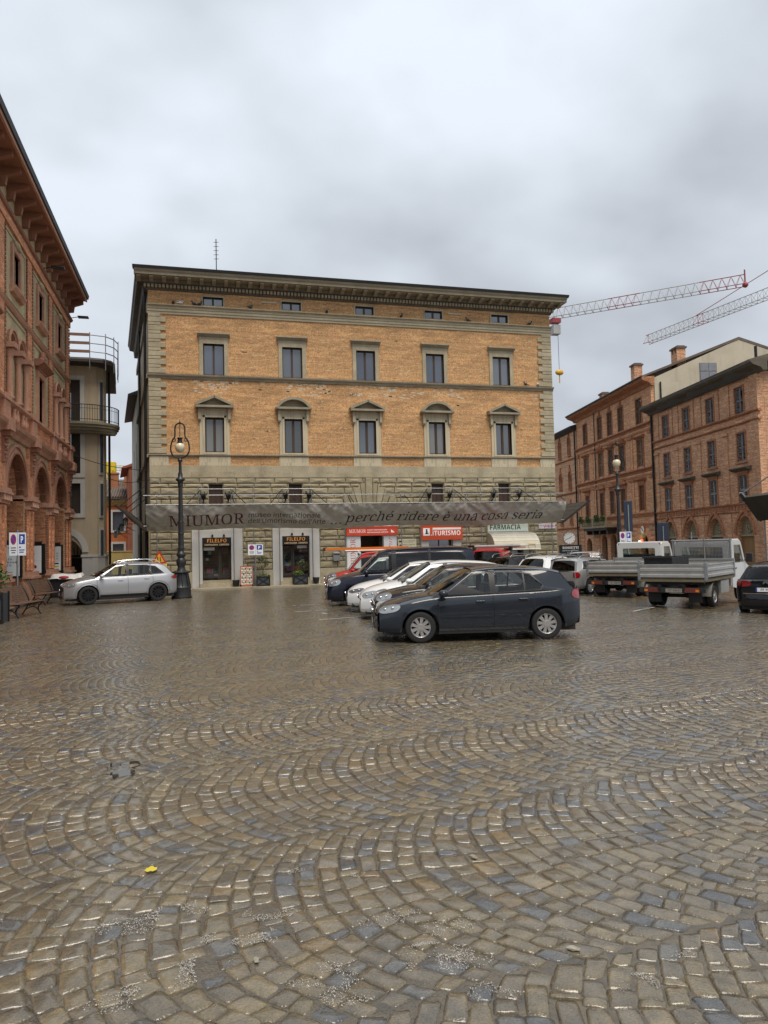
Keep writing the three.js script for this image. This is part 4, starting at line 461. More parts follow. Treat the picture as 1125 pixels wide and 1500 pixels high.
{
  const P = houseA, cols = [2.28, 5.68, 9.22, 13.0], W = 15.1; const ww = 1.0;
  obj('brick_wall', wall(0, W, 4.3, 13.1, cols.flatMap(x => [[x - .5, 4.36, x + .5, 6.3], [x - .48, 7.28, x + .48, 9.25], [x - .5, 10.52, x + .5, 12.45]]), .45), mt.redA, P);
  obj('ground_wall', wall(0, W, -1.2, 4.3, [2.25, 5.65, 9.2, 12.95].map(x => ({ x, w: 2.0, y0: -1.199, s: 2.2, p: 1 })), .5, -.005), mt.redA, P);
  obj('room_wall', bx(.3, W - .3, -1, 13, -2.3, -2.2), mt.room, P); obj('corner_side', bx(W - .3, W, -1.2, 13.1, -9, -.46), mt.redA, P);
  obj('corner_pier', bx(W - .85, W + .04, 4.3, 13.0, -.1, .07), mt.redA, P);
  for (const x of [2.25, 5.65, 9.2, 12.95]) { const a = obj('pointed_arch', [archRing(x - .75, 2.2, 1.75, 1.95, -.02, .1, 0, R(66), 10), archRing(x + .75, 2.2, 1.75, 1.95, -.02, .1, R(114), Math.PI, 10)], mt.redD, P); obj('tympanum', bx(x - 1, x + 1, 2.2, 3.6, -.42, -.36), mt.sandF, a); obj('rosette', [new THREE.TorusGeometry(.34, .05, 6, 16).translate(x, 2.72, -.33), ...[0, 1, 2].map(k => bx(-.04, .04, -.3, .3, -.36, -.31).rotateZ(k * 1.05).translate(x, 2.72, 0))], mt.sandD, a); obj('lintel', bx(x - 1.0, x + 1.0, 2.08, 2.2, -.42, -.2), mt.sandE, a); obj('board', bx(x - .98, x + .98, -1, 2.08, -.4, -.33), x > 12 ? M(.34, .2, .085, { map: T.streak }) : M(.2, .13, .085, { map: T.streak }), a); }
  const fz = []; for (let i = 0; i < 36; i++) { const x = .5 + i * .4; fz.push(bx(x, x + .26, 3.92, 4.18, -.02, .05)); } obj('frieze_pattern', fz, mt.redD, P);
  obj('string_course', [molding([[-.1, 4.25], [.06, 4.25], [.14, 4.33], [.14, 4.38], [-.1, 4.4]], 0, W + .15), molding([[-.1, 3.74], [.05, 3.74], [.1, 3.82], [-.1, 3.86]], 0, W + .1)], mt.redD, P);
  obj('upper_string', [molding([[-.1, 10.38], [.08, 10.4], [.2, 10.5], [.2, 10.56], [-.1, 10.6]], 0, W + .2), molding([[-.1, 9.82], [.06, 9.84], [.14, 9.92], [.14, 9.97], [-.1, 10]], 0, W + .15)], mt.redD, P);
  cols.forEach((x, i) => {
    const lo = obj('window', [bx(x - .62, x - .5, 4.4, 6.42, -.05, .06), bx(x + .5, x + .62, 4.4, 6.42, -.05, .06), bx(x - .5, x + .5, 6.3, 6.42, -.05, .06), bx(x - .7, x + .7, 6.42, 6.6, -.02, .1)], mt.redD, P); obj('hood', molding([[0, 6.6], [.2, 6.62], [.42, 6.76], [.42, 6.82], [0, 6.9]], x - 1.02, x + 1.02), mt.cornD, lo); obj('light_frame', [bx(x - .5, x - .44, 4.36, 6.3, -.1, -.03), bx(x + .44, x + .5, 4.36, 6.3, -.1, -.03), bx(x - .04, x + .04, 4.36, 6.3, -.1, -.02), bx(x - .5, x + .5, 5.25, 5.33, -.1, -.03)], M(.4, .41, .42, { map: T.fine }), lo); shutters(lo, x, 4.38, 6.28, .98, mt.shutG, 0);
    const mi = obj('window', [bx(x - .6, x - .48, 7.25, 9.36, -.05, .05), bx(x + .48, x + .6, 7.25, 9.36, -.05, .05), bx(x - .48, x + .48, 9.25, 9.36, -.05, .05), bx(x - .72, x + .72, 7.14, 7.25, -.02, .1)], mt.redD, P); shutters(mi, x, 7.28, 9.25, .96, mt.shutG, i + 1);
    const to = obj('window', [bx(x - .62, x - .5, 10.6, 12.56, -.05, .05), bx(x + .5, x + .62, 10.6, 12.56, -.05, .05), bx(x - .5, x + .5, 12.45, 12.56, -.05, .05)], mt.redD, P); shutters(to, x, 10.6, 12.43, .98, mt.shutG, i + 7);
    obj('panel_line', [bx(x - 1.25, x - 1.18, 10.6, 12.9, -.02, .035), bx(x + 1.18, x + 1.25, 10.6, 12.9, -.02, .035), bx(x - 1.18, x + 1.18, 12.83, 12.9, -.02, .035)], mt.redD, P);
  });
  for (const x of [.55, 3.95, 7.45, 11.1]) obj('pilaster', [bx(x - .28, x + .28, 4.4, 9.5, -.02, .06), bx(x - .36, x + .36, 9.3, 9.5, -.02, .14), bx(x - .36, x + .36, 4.4, 4.6, -.02, .12), bx(x - .3, x + .3, -1, 3.7, -.02, .06)], mt.redA, P);
  obj('eave', molding([[-.2, 12.95], [.12, 12.95], [.25, 13.15], [.8, 13.35], [.95, 13.5], [.95, 13.6], [-.2, 13.75]], -.5, W + .9), mt.cornD, P); obj('roof', slab(poly([[.95, 13.6], [.95, 13.7], [-5, 15.3], [-9, 13.7], [-9, 13.6]]), W + 1.2, -W - .8).rotateY(-Math.PI / 2), mt.tile, P);
  // debris net slung under the eaves
  const ng = new THREE.PlaneGeometry(1, 1, 60, 6), np = ng.attributes.position; for (let i = 0; i < np.count; i++) { const u = np.getX(i) + .5, v = np.getY(i) + .5, x = 1.6 + u * 13.2, sag = Math.abs(Math.sin(u * 9.2)) * .3 + .12 * Math.sin(u * 31); np.setXYZ(i, x, 13.68 - (1 - v) * (.55 + .35 * sag) - .04, .98 - (1 - v) * .75 + sag * .25 * Math.sin(v * 3.1)); } ng.computeVertexNormals(); obj('debris_net', ng, M(.10, .105, .105, { r: .9 }), P);
  obj('drainpipe', bar([-.02, -1, .14], [-.02, 12.9, .14], .09, 8), mt.iron, P); obj('chimney_pipe', [bar([13.6, 13.8, -1], [13.6, 15.2, -1], .1, 8), bx(12.6, 13.2, 13.7, 14.4, -1.5, -.9)], mt.iron, P);
}
const houseB = thing('tall_brick_house', 'tall brick house with brown shutters, pedimented windows and stone balcony', 'building', RA, RT);
{
  const P = houseB, cols = [-16.05, -11.95, -9.3, -6.65, -2.65], x0 = -18.8, x1 = -.1;
  obj('brick_wall', wall(x0, x1, 3.4, 15.8, cols.flatMap(x => [[x - .52, 4.7, x + .52, 7.0], [x - .6, 8.7, x + .6, 11.2], [x - .58, 12.65, x + .58, 14.95]]), .45), mt.redB, P);
  obj('ground_wall', wall(x0, x1, -1.2, 3.4, [[-16.8, -.3, -15.3, 1.9], [-12.6, -1.1, -11.1, 2.2], [-10.3, -1.1, -8.7, 2.2], [-3.4, -1.1, -1.9, 2.1]].map(h => ({ x: (h[0] + h[2]) / 2, w: h[2] - h[0], y0: h[1], s: h[3] - .3 })), .45, -.005), mt.redB, P);
  const ru = []; for (let y = -.9; y < 3.3; y += .42) ru.push(bx(x0, -17.4, y, y + .34, -.02, .06), bx(-14.8, -13, y, y + .34, -.02, .06), bx(-8.2, -4, y, y + .34, -.02, .06), bx(-1.4, x1, y, y + .34, -.02, .06)); obj('brick_rustication', ru, mt.redB, P);
  obj('room_wall', bx(x0 + .3, x1 - .3, -1, 15.6, -2.3, -2.2), mt.room, P);
  for (const [y, d] of [[12.4, .3], [8.4, .3], [4.38, .2], [3.42, .16]]) obj('string_course', molding([[-.1, y - .28], [.06, y - .26], [.1, y - .1], [d, y], [d, y + .1], [-.1, y + .14]], x0 - .05, x1), mt.redD, P);
  const dr = []; for (let i = 0; i < 74; i++) for (const y of [11.82, 7.82]) dr.push(bx(x0 + i * .25, x0 + .14 + i * .25, y, y + .12, -.02, .12)); obj('dentil_row', dr, mt.redB, P); obj('dentil_band', [bx(x0, x1, 11.95, 12.08, -.02, .14), bx(x0, x1, 7.95, 8.08, -.02, .14)], mt.redB, P);
  for (const x of [-18.3, -14.2, -13.6, -4.9, -4.4, -.55]) { obj('pilaster', [bx(x - .22, x + .22, 8.6, 11.6, -.02, .08), bx(x - .22, x + .22, 4.5, 7.6, -.02, .08)], mt.redB, P); obj('capital', [bx(x - .3, x + .3, 11.45, 11.75, 0, .2), bx(x - .3, x + .3, 7.5, 7.72, 0, .18)], mt.redD, P); }
  cols.forEach((x, i) => {
    const mid = i > 0 && i < 4, t = obj('window', [bx(x - .68, x - .58, 12.6, 15.0, -.05, .06), bx(x + .58, x + .68, 12.6, 15.0, -.05, .06), bx(x - .58, x + .58, 14.95, 15.06, -.05, .06)], mt.redD, P); shutters(t, x, 12.65, 14.95, 1.14, mt.shutB, 0); if (mid) obj('crest', [new THREE.SphereGeometry(.2, 7, 6).scale(1, 1.4, .5).translate(x, 15.35, .05), bx(x - .4, x + .4, 15.06, 15.16, 0, .14)], mt.redD, t);
    const m = obj('window', [bx(x - .74, x - .6, 8.6, 11.3, -.05, .07), bx(x + .6, x + .74, 8.6, 11.3, -.05, .07), bx(x - .6, x + .6, 11.2, 11.3, -.05, .07)], mt.redD, P); obj('hood', [molding([[0, 11.3], [.2, 11.34], [.34, 11.46], [.34, 11.52], [0, 11.58]], x - .95, x + .95), ...(mid ? [new THREE.SphereGeometry(.26, 7, 6).scale(1.2, 1.3, .5).translate(x, 11.85, .1), new THREE.SphereGeometry(.12, 6, 5).translate(x - .45, 11.68, .1), new THREE.SphereGeometry(.12, 6, 5).translate(x + .45, 11.68, .1)] : [])], mt.redD, m); shutters(m, x, 8.7, 11.2, 1.18, i === 2 || i === 3 ? mt.shutB : mt.shutL, i === 4 ? 3 : 0);
    const l = obj('window', [bx(x - .66, x - .52, 4.6, 7.1, -.05, .07), bx(x + .52, x + .66, 4.6, 7.1, -.05, .07), bx(x - .52, x + .52, 7.0, 7.1, -.05, .07), bx(x - .7, x + .7, 7.1, 7.4, 0, .1)], mt.redD, P); obj('pediment', mid ? [slab(poly([[x - .95, 7.4], [x + .95, 7.4], [x + .95, 7.5], [x, 8.0], [x - .95, 7.5]]), .34)] : [molding([[0, 7.4], [.2, 7.42], [.36, 7.54], [.36, 7.62], [0, 7.66]], x - .95, x + .95)], mt.redD, l); shutters(l, x, 4.7, 7.0, 1.02, i === 4 ? mt.shutR : mt.shutB, 0);
  });
  const b = obj('balcony', [bx(-14.9, -8.3, 3.35, 3.55, 0, 1.3), bx(-14.9, -8.3, 4.3, 4.42, 1.1, 1.3), bx(-14.9, -14.6, 3.55, 4.3, 1.1, 1.3), bx(-8.6, -8.3, 3.55, 4.3, 1.1, 1.3), bx(-11.8, -11.5, 3.55, 4.3, 1.1, 1.3)], mt.sandD, P); const bal = []; for (let i = 0; i < 26; i++) bal.push(lathe([[.02, 0], [.06, .02], [.085, .2], [.04, .5], [.06, .72], [.02, .74]], 6, -14.45 + i * .24, 3.55, 1.2)); obj('baluster_row', bal, mt.sandD, b); obj('underside', [bx(-14.7, -8.5, 3.1, 3.35, 0, 1.1), ...[-14.3, -12.6, -10.8, -8.9].map(x => bx(x - .15, x + .15, 2.7, 3.1, 0, .9))], mt.woodD, b);
  for (const [x, n] of [[-14.6, 14], [-12.6, 18], [-10.2, 16], [-8.5, 12]]) { const lf = []; for (let k = 0; k < n * 8; k++) { const g = new THREE.CircleGeometry(.07, 4).rotateX(rr(-1, 1)).rotateY(rr(0, 6)); g.translate(x + (rnd() - .5) * .9, 4.45 + (rnd() - .7) * .7, 1.35 + rnd() * .2); lf.push(g); } obj('trailing_plant', lf, M(.055, .1, .022), b); }
  obj('eave', molding([[-.2, 15.6], [.1, 15.6], [.3, 15.85], [.85, 16.05], [1.0, 16.2], [1.0, 16.32], [-.2, 16.4]], x0 - .4, x1 + .35), mt.redD, P); obj('gutter', bar([x0 - .4, 16.34, 1.02], [x1 + .4, 16.34, 1.02], .1, 7), mt.slate, P);
  // roof with its cream gable rising over the lower house
  const gb = [[.9, 16.0], [.9, 16.25], [-3.6, 18.4], [-8.3, 19.7], [-14, 17.9], [-14, 12]]; obj('roof', slab(poly([[1, 16.25], [1, 16.42], [-8.3, 19.95], [-14.5, 17.9], [-14.5, 17.7], [-8.3, 19.7]]), 18.9, 0).rotateY(-Math.PI / 2).translate(.05, 0, 0), mt.tile, P);
  obj('gable_wall', slab(poly([[-.3, 10], [-.3, 16.3], [-8.3, 19.72], [-14, 17.8], [-14, 10]]), .3, 0).rotateY(-Math.PI / 2).translate(.02, 0, 0), mt.creamW, P);
  const gw = obj('gable_window', [bx(.02, .07, 16.0, 17.6, -6.1, -4.5)], mt.shutG, P); for (const [z0, z1] of [[-6.05, -5.35], [-5.27, -4.55]]) for (const [a, c] of [[16.06, 16.8], [16.86, 17.55]]) obj('shutter_panel', bx(.06, .11, a, c, z0, z1), mt.shutG, gw);
  obj('pipe', bar([.12, 10, -.8], [.12, 15.9, -.8], .07, 7), mt.iron, P);
  for (const [x, z, h, w] of [[-6.2, -1.6, 19.0, .8], [-1.1, -3.2, 19.2, 1.1], [-14, -1.5, 17.9, .8]]) { const c = obj('chimney', [bx(x - w / 2, x + w / 2, 16.3, h - .5, z - .4, z + .4), bx(x - w / 2, x - w / 2 + .16, h - .5, h - .1, z - .4, z + .4), bx(x + w / 2 - .16, x + w / 2, h - .5, h - .1, z - .4, z + .4), bx(x - .08, x + .08, h - .5, h - .1, z - .4, z + .4)], mt.redA, P); obj('chimney_cap', [bx(x - w / 2 - .1, x + w / 2 + .1, h - .1, h + .05, z - .5, z + .5), bx(x - w / 2, x + w / 2, h + .05, h + .15, z - .35, z + .35)], mt.tile, c); }
  obj('wall_pipe', bar([-13.2, 4.5, .12], [-13.2, 15.8, .12], .05, 6), mt.iron, P);
}
const houseC = thing('striped_brick_house', 'narrow brick house with pale stripes and gothic windows beyond the palazzo', 'building', RA, RT);
{
  const P = houseC, x0 = -30, x1 = -18.95; obj('brick_wall', wall(x0, x1, -1.2, 14.9, [-21.3, -24.6, -27.8].flatMap(x => [12.2, 8.2, 4.1].map(y => ({ x, w: .8, y0: y, s: y + 1.6, p: 1 }))), .4), mt.redB, P); obj('room_wall', bx(x0, x1 - .1, 0, 14, -1.9, -1.8), mt.room, P);
  const st = []; for (let y = .2; y < 14.7; y += .55) st.push(bx(x0, -28.4, y, y + .1, -.02, .012), bx(-27.2, -25.2, y, y + .1, -.02, .012), bx(-24.0, -21.9, y, y + .1, -.02, .012), bx(-20.7, x1, y, y + .1, -.02, .012)); obj('pale_stripes', st, mt.creamW, P);
  for (const x of [-21.3, -24.6, -27.8]) for (const y of [12.2, 8.2, 4.1]) { const w = obj('window', [bx(x - .5, x - .4, y, y + 1.6, -.05, .1), bx(x + .4, x + .5, y, y + 1.6, -.05, .1), slab((() => { const s = poly([[x - .55, y + 1.55], [x + .55, y + 1.55], [x, y + 2.7]]); s.holes.push(hole({ x, w: .78, y0: y + 1.56, s: y + 1.6, p: 1 })); return s; })(), .12), new THREE.SphereGeometry(.1, 6, 5).translate(x, y + 2.8, .06), bx(x - .55, x + .55, y - .15, y, -.02, .18)], mt.redD, P); obj('pane', bx(x - .36, x - .03, y + .05, y + 1.7, -.15, -.13), mt.glass, w); obj('pane', bx(x + .03, x + .36, y + .05, y + 1.7, -.15, -.13), mt.glass, w); obj('frame', bx(x - .03, x + .03, y, y + 2, -.16, -.1), mt.whiteC, w); }
  obj('string_course', [molding([[-.1, 7.6], [.1, 7.6], [.2, 7.75], [-.1, 7.85]], x0, x1), molding([[-.1, 3.5], [.1, 3.5], [.2, 3.65], [-.1, 3.75]], x0, x1), molding([[-.1, 11.6], [.1, 11.6], [.2, 11.7], [-.1, 11.8]], x0, x1)], mt.redD, P); obj('eave', molding([[-.2, 14.8], [.2, 14.8], [.7, 15.1], [.75, 15.25], [-.2, 15.4]], x0, x1 + .2), mt.slate, P); obj('drainpipe', bar([-18.95, -1, .2], [-18.95, 15, .2], .09, 7), mt.iron, P); obj('roof', slab(poly([[.75, 15.25], [-5, 17], [-10, 15.25]]), 11, 0).rotateY(-Math.PI / 2).translate(x1, 0, 0), mt.tile, P);
}
// ---------- tower cranes ----------
function jib(t, a, b, h, w, segs, m, redEvery, mr) {   // lattice boom: two bottom chords, a top chord, diagonals
  const A = V(...a), B = V(...b), d = B.clone().sub(A), L = d.length(); d.normalize(); const sdv = V(0, 1, 0).cross(d).normalize(), at = (s, up, sd) => { const p = A.clone().addScaledVector(d, s * L).addScaledVector(sdv, sd * w / 2); p.y += up * h; return [p.x, p.y, p.z]; };
  const parts = {}; for (let i = 0; i < segs; i++) { const k = redEvery(i / segs) ? 'r' : 'g', g = parts[k] ??= [], s0 = i / segs, s1 = (i + 1) / segs, sm_ = (s0 + s1) / 2; g.push(bar(at(s0, 0, -1), at(s1, 0, -1), .05, 5), bar(at(s0, 0, 1), at(s1, 0, 1), .05, 5), bar(at(s0, 1, 0), at(s1, 1, 0), .055, 5)); for (const q of [-1, 1]) g.push(bar(at(s0, 0, q), at(sm_, 1, 0), .026, 4), bar(at(sm_, 1, 0), at(s1, 0, q), .026, 4)); g.push(bar(at(s0, 0, -1), at(s0, 0, 1), .04, 4)); }
  if (parts.g) obj('boom_lattice', parts.g, m, t); if (parts.r) obj('red_boom_section', parts.r, mr, t); return at;
}
{
  const rm = M(.34, .06, .07, { r: .5 }), gm = M(.42, .42, .42, { r: .5, m: .3 });
  const fwd = V(Math.sin(R(14.5)), 0, -Math.cos(R(14.5)));
  const c1 = thing('tower_crane', 'red and grey tower crane whose boom rises behind the palazzo roof', 'crane');
  const tip = C1T, root = C1R, mast = C1M; const at = jib(c1, mast, tip, 1.25, 1.2, 34, gm, s => s > .84 || (s > .5 && s < .64) || s < .1, rm);
  obj('mast', [-.7, .7].flatMap(a => [-.7, .7].map(b => bar([mast[0] + a, 0, mast[2] + b], [mast[0] + a, mast[1], mast[2] + b], .09, 5))), rm, c1); const br = []; for (let y = 0; y < mast[1] - 1.5; y += 1.5) { br.push(bar([mast[0] - .7, y, mast[2] + .7], [mast[0] + .7, y + 1.5, mast[2] + .7], .05, 4), bar([mast[0] + .7, y, mast[2] + .7], [mast[0] + .7, y + 1.5, mast[2] - .7], .05, 4)); } obj('mast_bracing', br, rm, c1);
  obj('tip_head', [new THREE.SphereGeometry(.34, 8, 6).translate(tip[0], tip[1], tip[2]), bar([tip[0], tip[1], tip[2]], [tip[0], tip[1] + 1.8, tip[2]], .09, 5)], rm, c1);
  obj('trolley', [bx(root[0] - .6, root[0] + .6, root[1] - .7, root[1] - .1, root[2] - .5, root[2] + .5)], rm, c1); obj('cabin', [bx(root[0] - .5, root[0] + .5, root[1] - 2.2, root[1] - 1.0, root[2] - .5, root[2] + .5)], gm, c1); const hk = obj('hook_block', [new THREE.SphereGeometry(.55, 10, 8).scale(1.1, .7, .6).translate(root[0] + .35, root[1] - 7.2, root[2]), bar([root[0] + .35, root[1] - 8.6, root[2]], [root[0] + .35, root[1] - 7.4, root[2]], .07)], M(.62, .36, .03, { r: .45 }), c1); obj('hoist_rope', bar([root[0] + .35, root[1] - .5, root[2]], [root[0] + .35, root[1] - 7, root[2]], .03, 4), mt.iron, hk);
  const c2 = thing('tower_crane', 'second tower crane with a thin red tipped boom over the brick row', 'crane'); jib(c2, C2M, C2T, 1.35, 1.2, 40, gm, s => s > .96 || (s > .66 && s < .72), rm); obj('mast', [-.7, .7].flatMap(a => [-.7, .7].map(b => bar([C2M[0] + a, 0, C2M[2] + b], [C2M[0] + a, C2M[1], C2M[2] + b], .09, 5))), gm, c2); obj('tie_bar', [bar([C2M[0], C2M[1] + 6, C2M[2]], [lerp(C2M[0], C2T[0], .72), lerp(C2M[1], C2T[1], .72) + 1.4, lerp(C2M[2], C2T[2], .72)], .05, 4)], rm, c2); obj('mast_head', [bar([C2M[0], C2M[1], C2M[2]], [C2M[0], C2M[1] + 6, C2M[2]], .3, 6)], gm, c2);
  const c3 = thing('tower_crane', 'distant yellow tower crane above the orange house', 'crane'); const ym = M(.62, .45, .03); jib(c3, C3A, C3B, 1.0, .9, 14, ym, s => false, ym); obj('cabin', rbx(C3A[0] - .9, C3A[0] + .9, C3A[1] - .6, C3A[1] + 1.6, C3A[2] - 1, C3A[2] + 1, .1), ym, c3); obj('mast', [-.6, .6].flatMap(a => [-.6, .6].map(b => bar([C3A[0] + a, 0, C3A[2] + b], [C3A[0] + a, C3A[1], C3A[2] + b], .09, 5))), ym, c3);
}
// ---------- dark canopy at the right edge of the square ----------
{
  const t = thing('market_canopy', 'dark sloping canopy roof with board edge and steel stay at the brick corner', 'canopy', CAN, R(-99.6)); const old = M(.075, .068, .05, { map: T.stone, r: .9 });
  obj('roof_sheet', slab(poly([[0, 0], [.35, .12], [4.5, .7], [4.5, .4], [1.1, -1.35], [1.0, -1.45]]), 7, -.2).rotateY(Math.PI / 2), old, t);
  obj('edge_board', beam([-.1, .25, .1], [-.1, -1.45, -1.2], .14, .2), mt.woodD, t); obj('edge_cap', beam([-.1, .32, .1], [-.1, -.1, -.25], .3, .1), mt.galv, t);
  obj('stay', bar([0, .3, 0], [1.4, 1.4, -1.2], .04), mt.galv, t); obj('post', bar([.2, -1.4, -1.2], [.2, -6, -1.2], .05, 8), mt.galv, t); obj('post', bar([6, -1.4, -1.2], [6, -6, -1.2], .05, 8), mt.galv, t);
}
// ---------- pavement along the palazzo ----------
{
  const sw = new THREE.Group(); sw.name = 'pavement'; scene.add(sw); struct(sw); let x = PX - .35, k = 0;
  while (x < PX + PW + .4) { const L = 1.1 + .35 * hash(k, 2, 2), y = gy(x + L / 2) + .1; obj('kerb_stone', block(x + .004, x + L - .004, -.15, .15, -.5, y, .012).rotateX(-Math.PI / 2).translate(0, 0, -36.85), k % 3 ? mt.corn : mt.sandF, sw); obj('paving_slab', bx(x + .004, x + L - .004, y - .5, y - .004, -37.96, -37.004), mt.corn, sw); x += L; k++; }
}
// ---------- scaffold hoarding with the printed banner ----------
{
  const S = thing('scaffold', 'tube scaffold with sloping plank hoarding round the palazzo', 'scaffold', [PX, 0, PZ]);
  for (const x of [.36, 2.41, 4.15, 5.18, 6.51, 8.26, 10.02, 13.2, 14.3, 17.0, 17.91, 21.2, 22.3]) obj('standard', bar([x, gy(PX + x), .42], [x, [2.41, 5.18, 17.91].includes(x) ? 5.35 : 4.95, .42], .028, 6), mt.galv, S);
  obj('ledger', bar([-.3, 4.84, .45], [PW + .3, 4.84, .45], .028), mt.galv, S); obj('ledger', bar([-.3, 3.3, .38], [PW + .3, 3.3, .38], .026), mt.galv, S);
  for (const x of [3.29, 7.46, 15.5, 19.57]) { obj('window_rail', bar([x - .85, 5.16, .43], [x + .85, 5.16, .43], .026), mt.galv, S); for (const s of [-1, 1]) { obj('brace', bar([x + s * .8, 5.1, .45], [x + s * 1.6, 4.2, 1.3], .024), mt.iron, S); obj('short_post', bar([x + s * .75, 4.2, .4], [x + s * .75, 5.3, .4], .026), mt.galv, S); } }
  for (let x = 1; x < PW; x += 3.1) obj('strut', bar([x, 4.8, .45], [x + .1, 4.28, 1.34], .022), mt.iron, S);
  obj('top_rail', bar([-.1, 4.3, 1.4], [PW - .1, 4.3, 1.4], .028), mt.galv, S);
  const pm = M(.06, .048, .036, { map: T.streak }); for (let i = 0; i < 5; i++) { const a = i / 5, b = (i + .93) / 5; for (const [sx, x0, zz] of [[-1, -.12, -6], [1, PW + .1, -3]]) { const X = k => x0 + sx * k * 1.35, Y = k => 3.1 + 1.2 * k, g = new THREE.BufferGeometry(), zf = k => .3 + k * 1.05, p = [[X(a), Y(a), zf(a)], [X(b), Y(b), zf(b)], [X(b), Y(b), zz], [X(a), Y(a), zz]], up = .04; const v = [...p, ...p.map(q => [q[0], q[1] + up, q[2]])].flat(); g.setAttribute('position', new THREE.Float32BufferAttribute(v, 3)); g.setIndex([0, 1, 2, 0, 2, 3, 4, 6, 5, 4, 7, 6, 0, 4, 5, 0, 5, 1, 1, 5, 6, 1, 6, 2, 2, 6, 7, 2, 7, 3, 3, 7, 4, 3, 4, 0]); const f = g.toNonIndexed(); f.computeVertexNormals(); obj('plank', f, pm, S); } }
  obj('edge_beam', [beam([-.2, 3.08, .3], [-1.5, 4.34, 1.36], .1, .1), beam([PW + .15, 3.08, .3], [PW + 1.45, 4.34, 1.36], .1, .1)], mt.woodD, S);
  for (const z of [.2, -2.5, -5]) obj('side_stay', bar([-1.4, 4.35, z], [-.2, 5.4, z - .2], .024), mt.iron, S);
  const nx = 420, ny = 20, g = new THREE.PlaneGeometry(1, 1, nx, ny), p = g.attributes.position;
  for (let i = 0; i < p.count; i++) {
    const u = p.getX(i) + .5, v = p.getY(i) + .5, x = -.12 + u * (PW - .02), ph = (x + 40) / 1.62, c = Math.abs((ph % 1) - .5) * 2, tie = Math.abs((((x + 40.8) / 1.62) % 1) - .5) * 2;
    let d = .16 * Math.sin(v * Math.PI) * (.6 + .4 * Math.sin(x * .9)) + .10 * (1 - 2 * Math.abs(fbm(x * 1.2 + v * 2.0 + 9, v * 1.3 + x * .25, 4096, 12, 4) * 2 - 1)) + .05 * (1 - 2 * Math.abs(fbm(x * 2.6 - v * 2.4 + 40, v * 1.9 + x * .6, 4096, 19, 3) * 2 - 1)) + .055 * Math.sin((x * 2.6 - v * 3.4) + 2 * vnoise(x * .7, v * 2, 4096, 5)) * v; d -= .09 * Math.pow(1 - tie, 3) * v;
    const y = lerp(3.1, 4.3, v) - .05 * c * c * v - .09 * (1 - v) * Math.sin(x * .75 + 1) * .5, z = lerp(.46, 1.42, v) + d * .8; p.setXYZ(i, x, y - d * .35, z);
  }
  g.computeVertexNormals();
  const art = canvasTex(2048, 140, (c, w, h) => {
    c.fillStyle = '#a9a69d'; c.fillRect(0, 0, w, h); for (let i = 0; i < 900; i++) { c.fillStyle = `rgba(${i % 2 ? '255,255,250' : '70,66,60'},.035)`; c.fillRect(rnd() * w, rnd() * h, rr(8, 90), rr(2, 14)); }
    const X = x => x / PW * w; c.fillStyle = '#4a1f24'; c.font = '86px serif'; c.save(); c.translate(X(1.05), 112); c.scale(X(3.75) / Math.max(1, c.measureText('MIUMOR').width), 1); c.fillText('MIUMOR', 0, 0); c.restore();
    c.fillStyle = '#231f20'; const fit = (t, x, y, wd, f) => { c.font = f; c.save(); c.translate(X(x), y); c.scale(X(wd) / Math.max(1, c.measureText(t).width), 1); c.fillText(t, 0, 0); c.restore(); };
    fit('museo internazionale', 4.98, 72, 3.75, '38px sans-serif'); fit("dell'Umorismo nell'Arte", 4.98, 108, 4.05, '38px sans-serif'); fit('...', 9.25, 112, .7, '50px sans-serif'); fit('perché ridere è una cosa seria', 10.05, 104, 11.5, 'italic 76px serif');
  });
  const bm = new THREE.MeshPhysicalMaterial({ map: art, roughness: .6, side: THREE.DoubleSide }); 
  const b = obj('banner', g, bm, scene, { uv: 1 }); b.position.set(PX, 0, PZ); tag(b, 'long creased grey banner printed MIUMOR hung along the scaffold', 'banner');
}
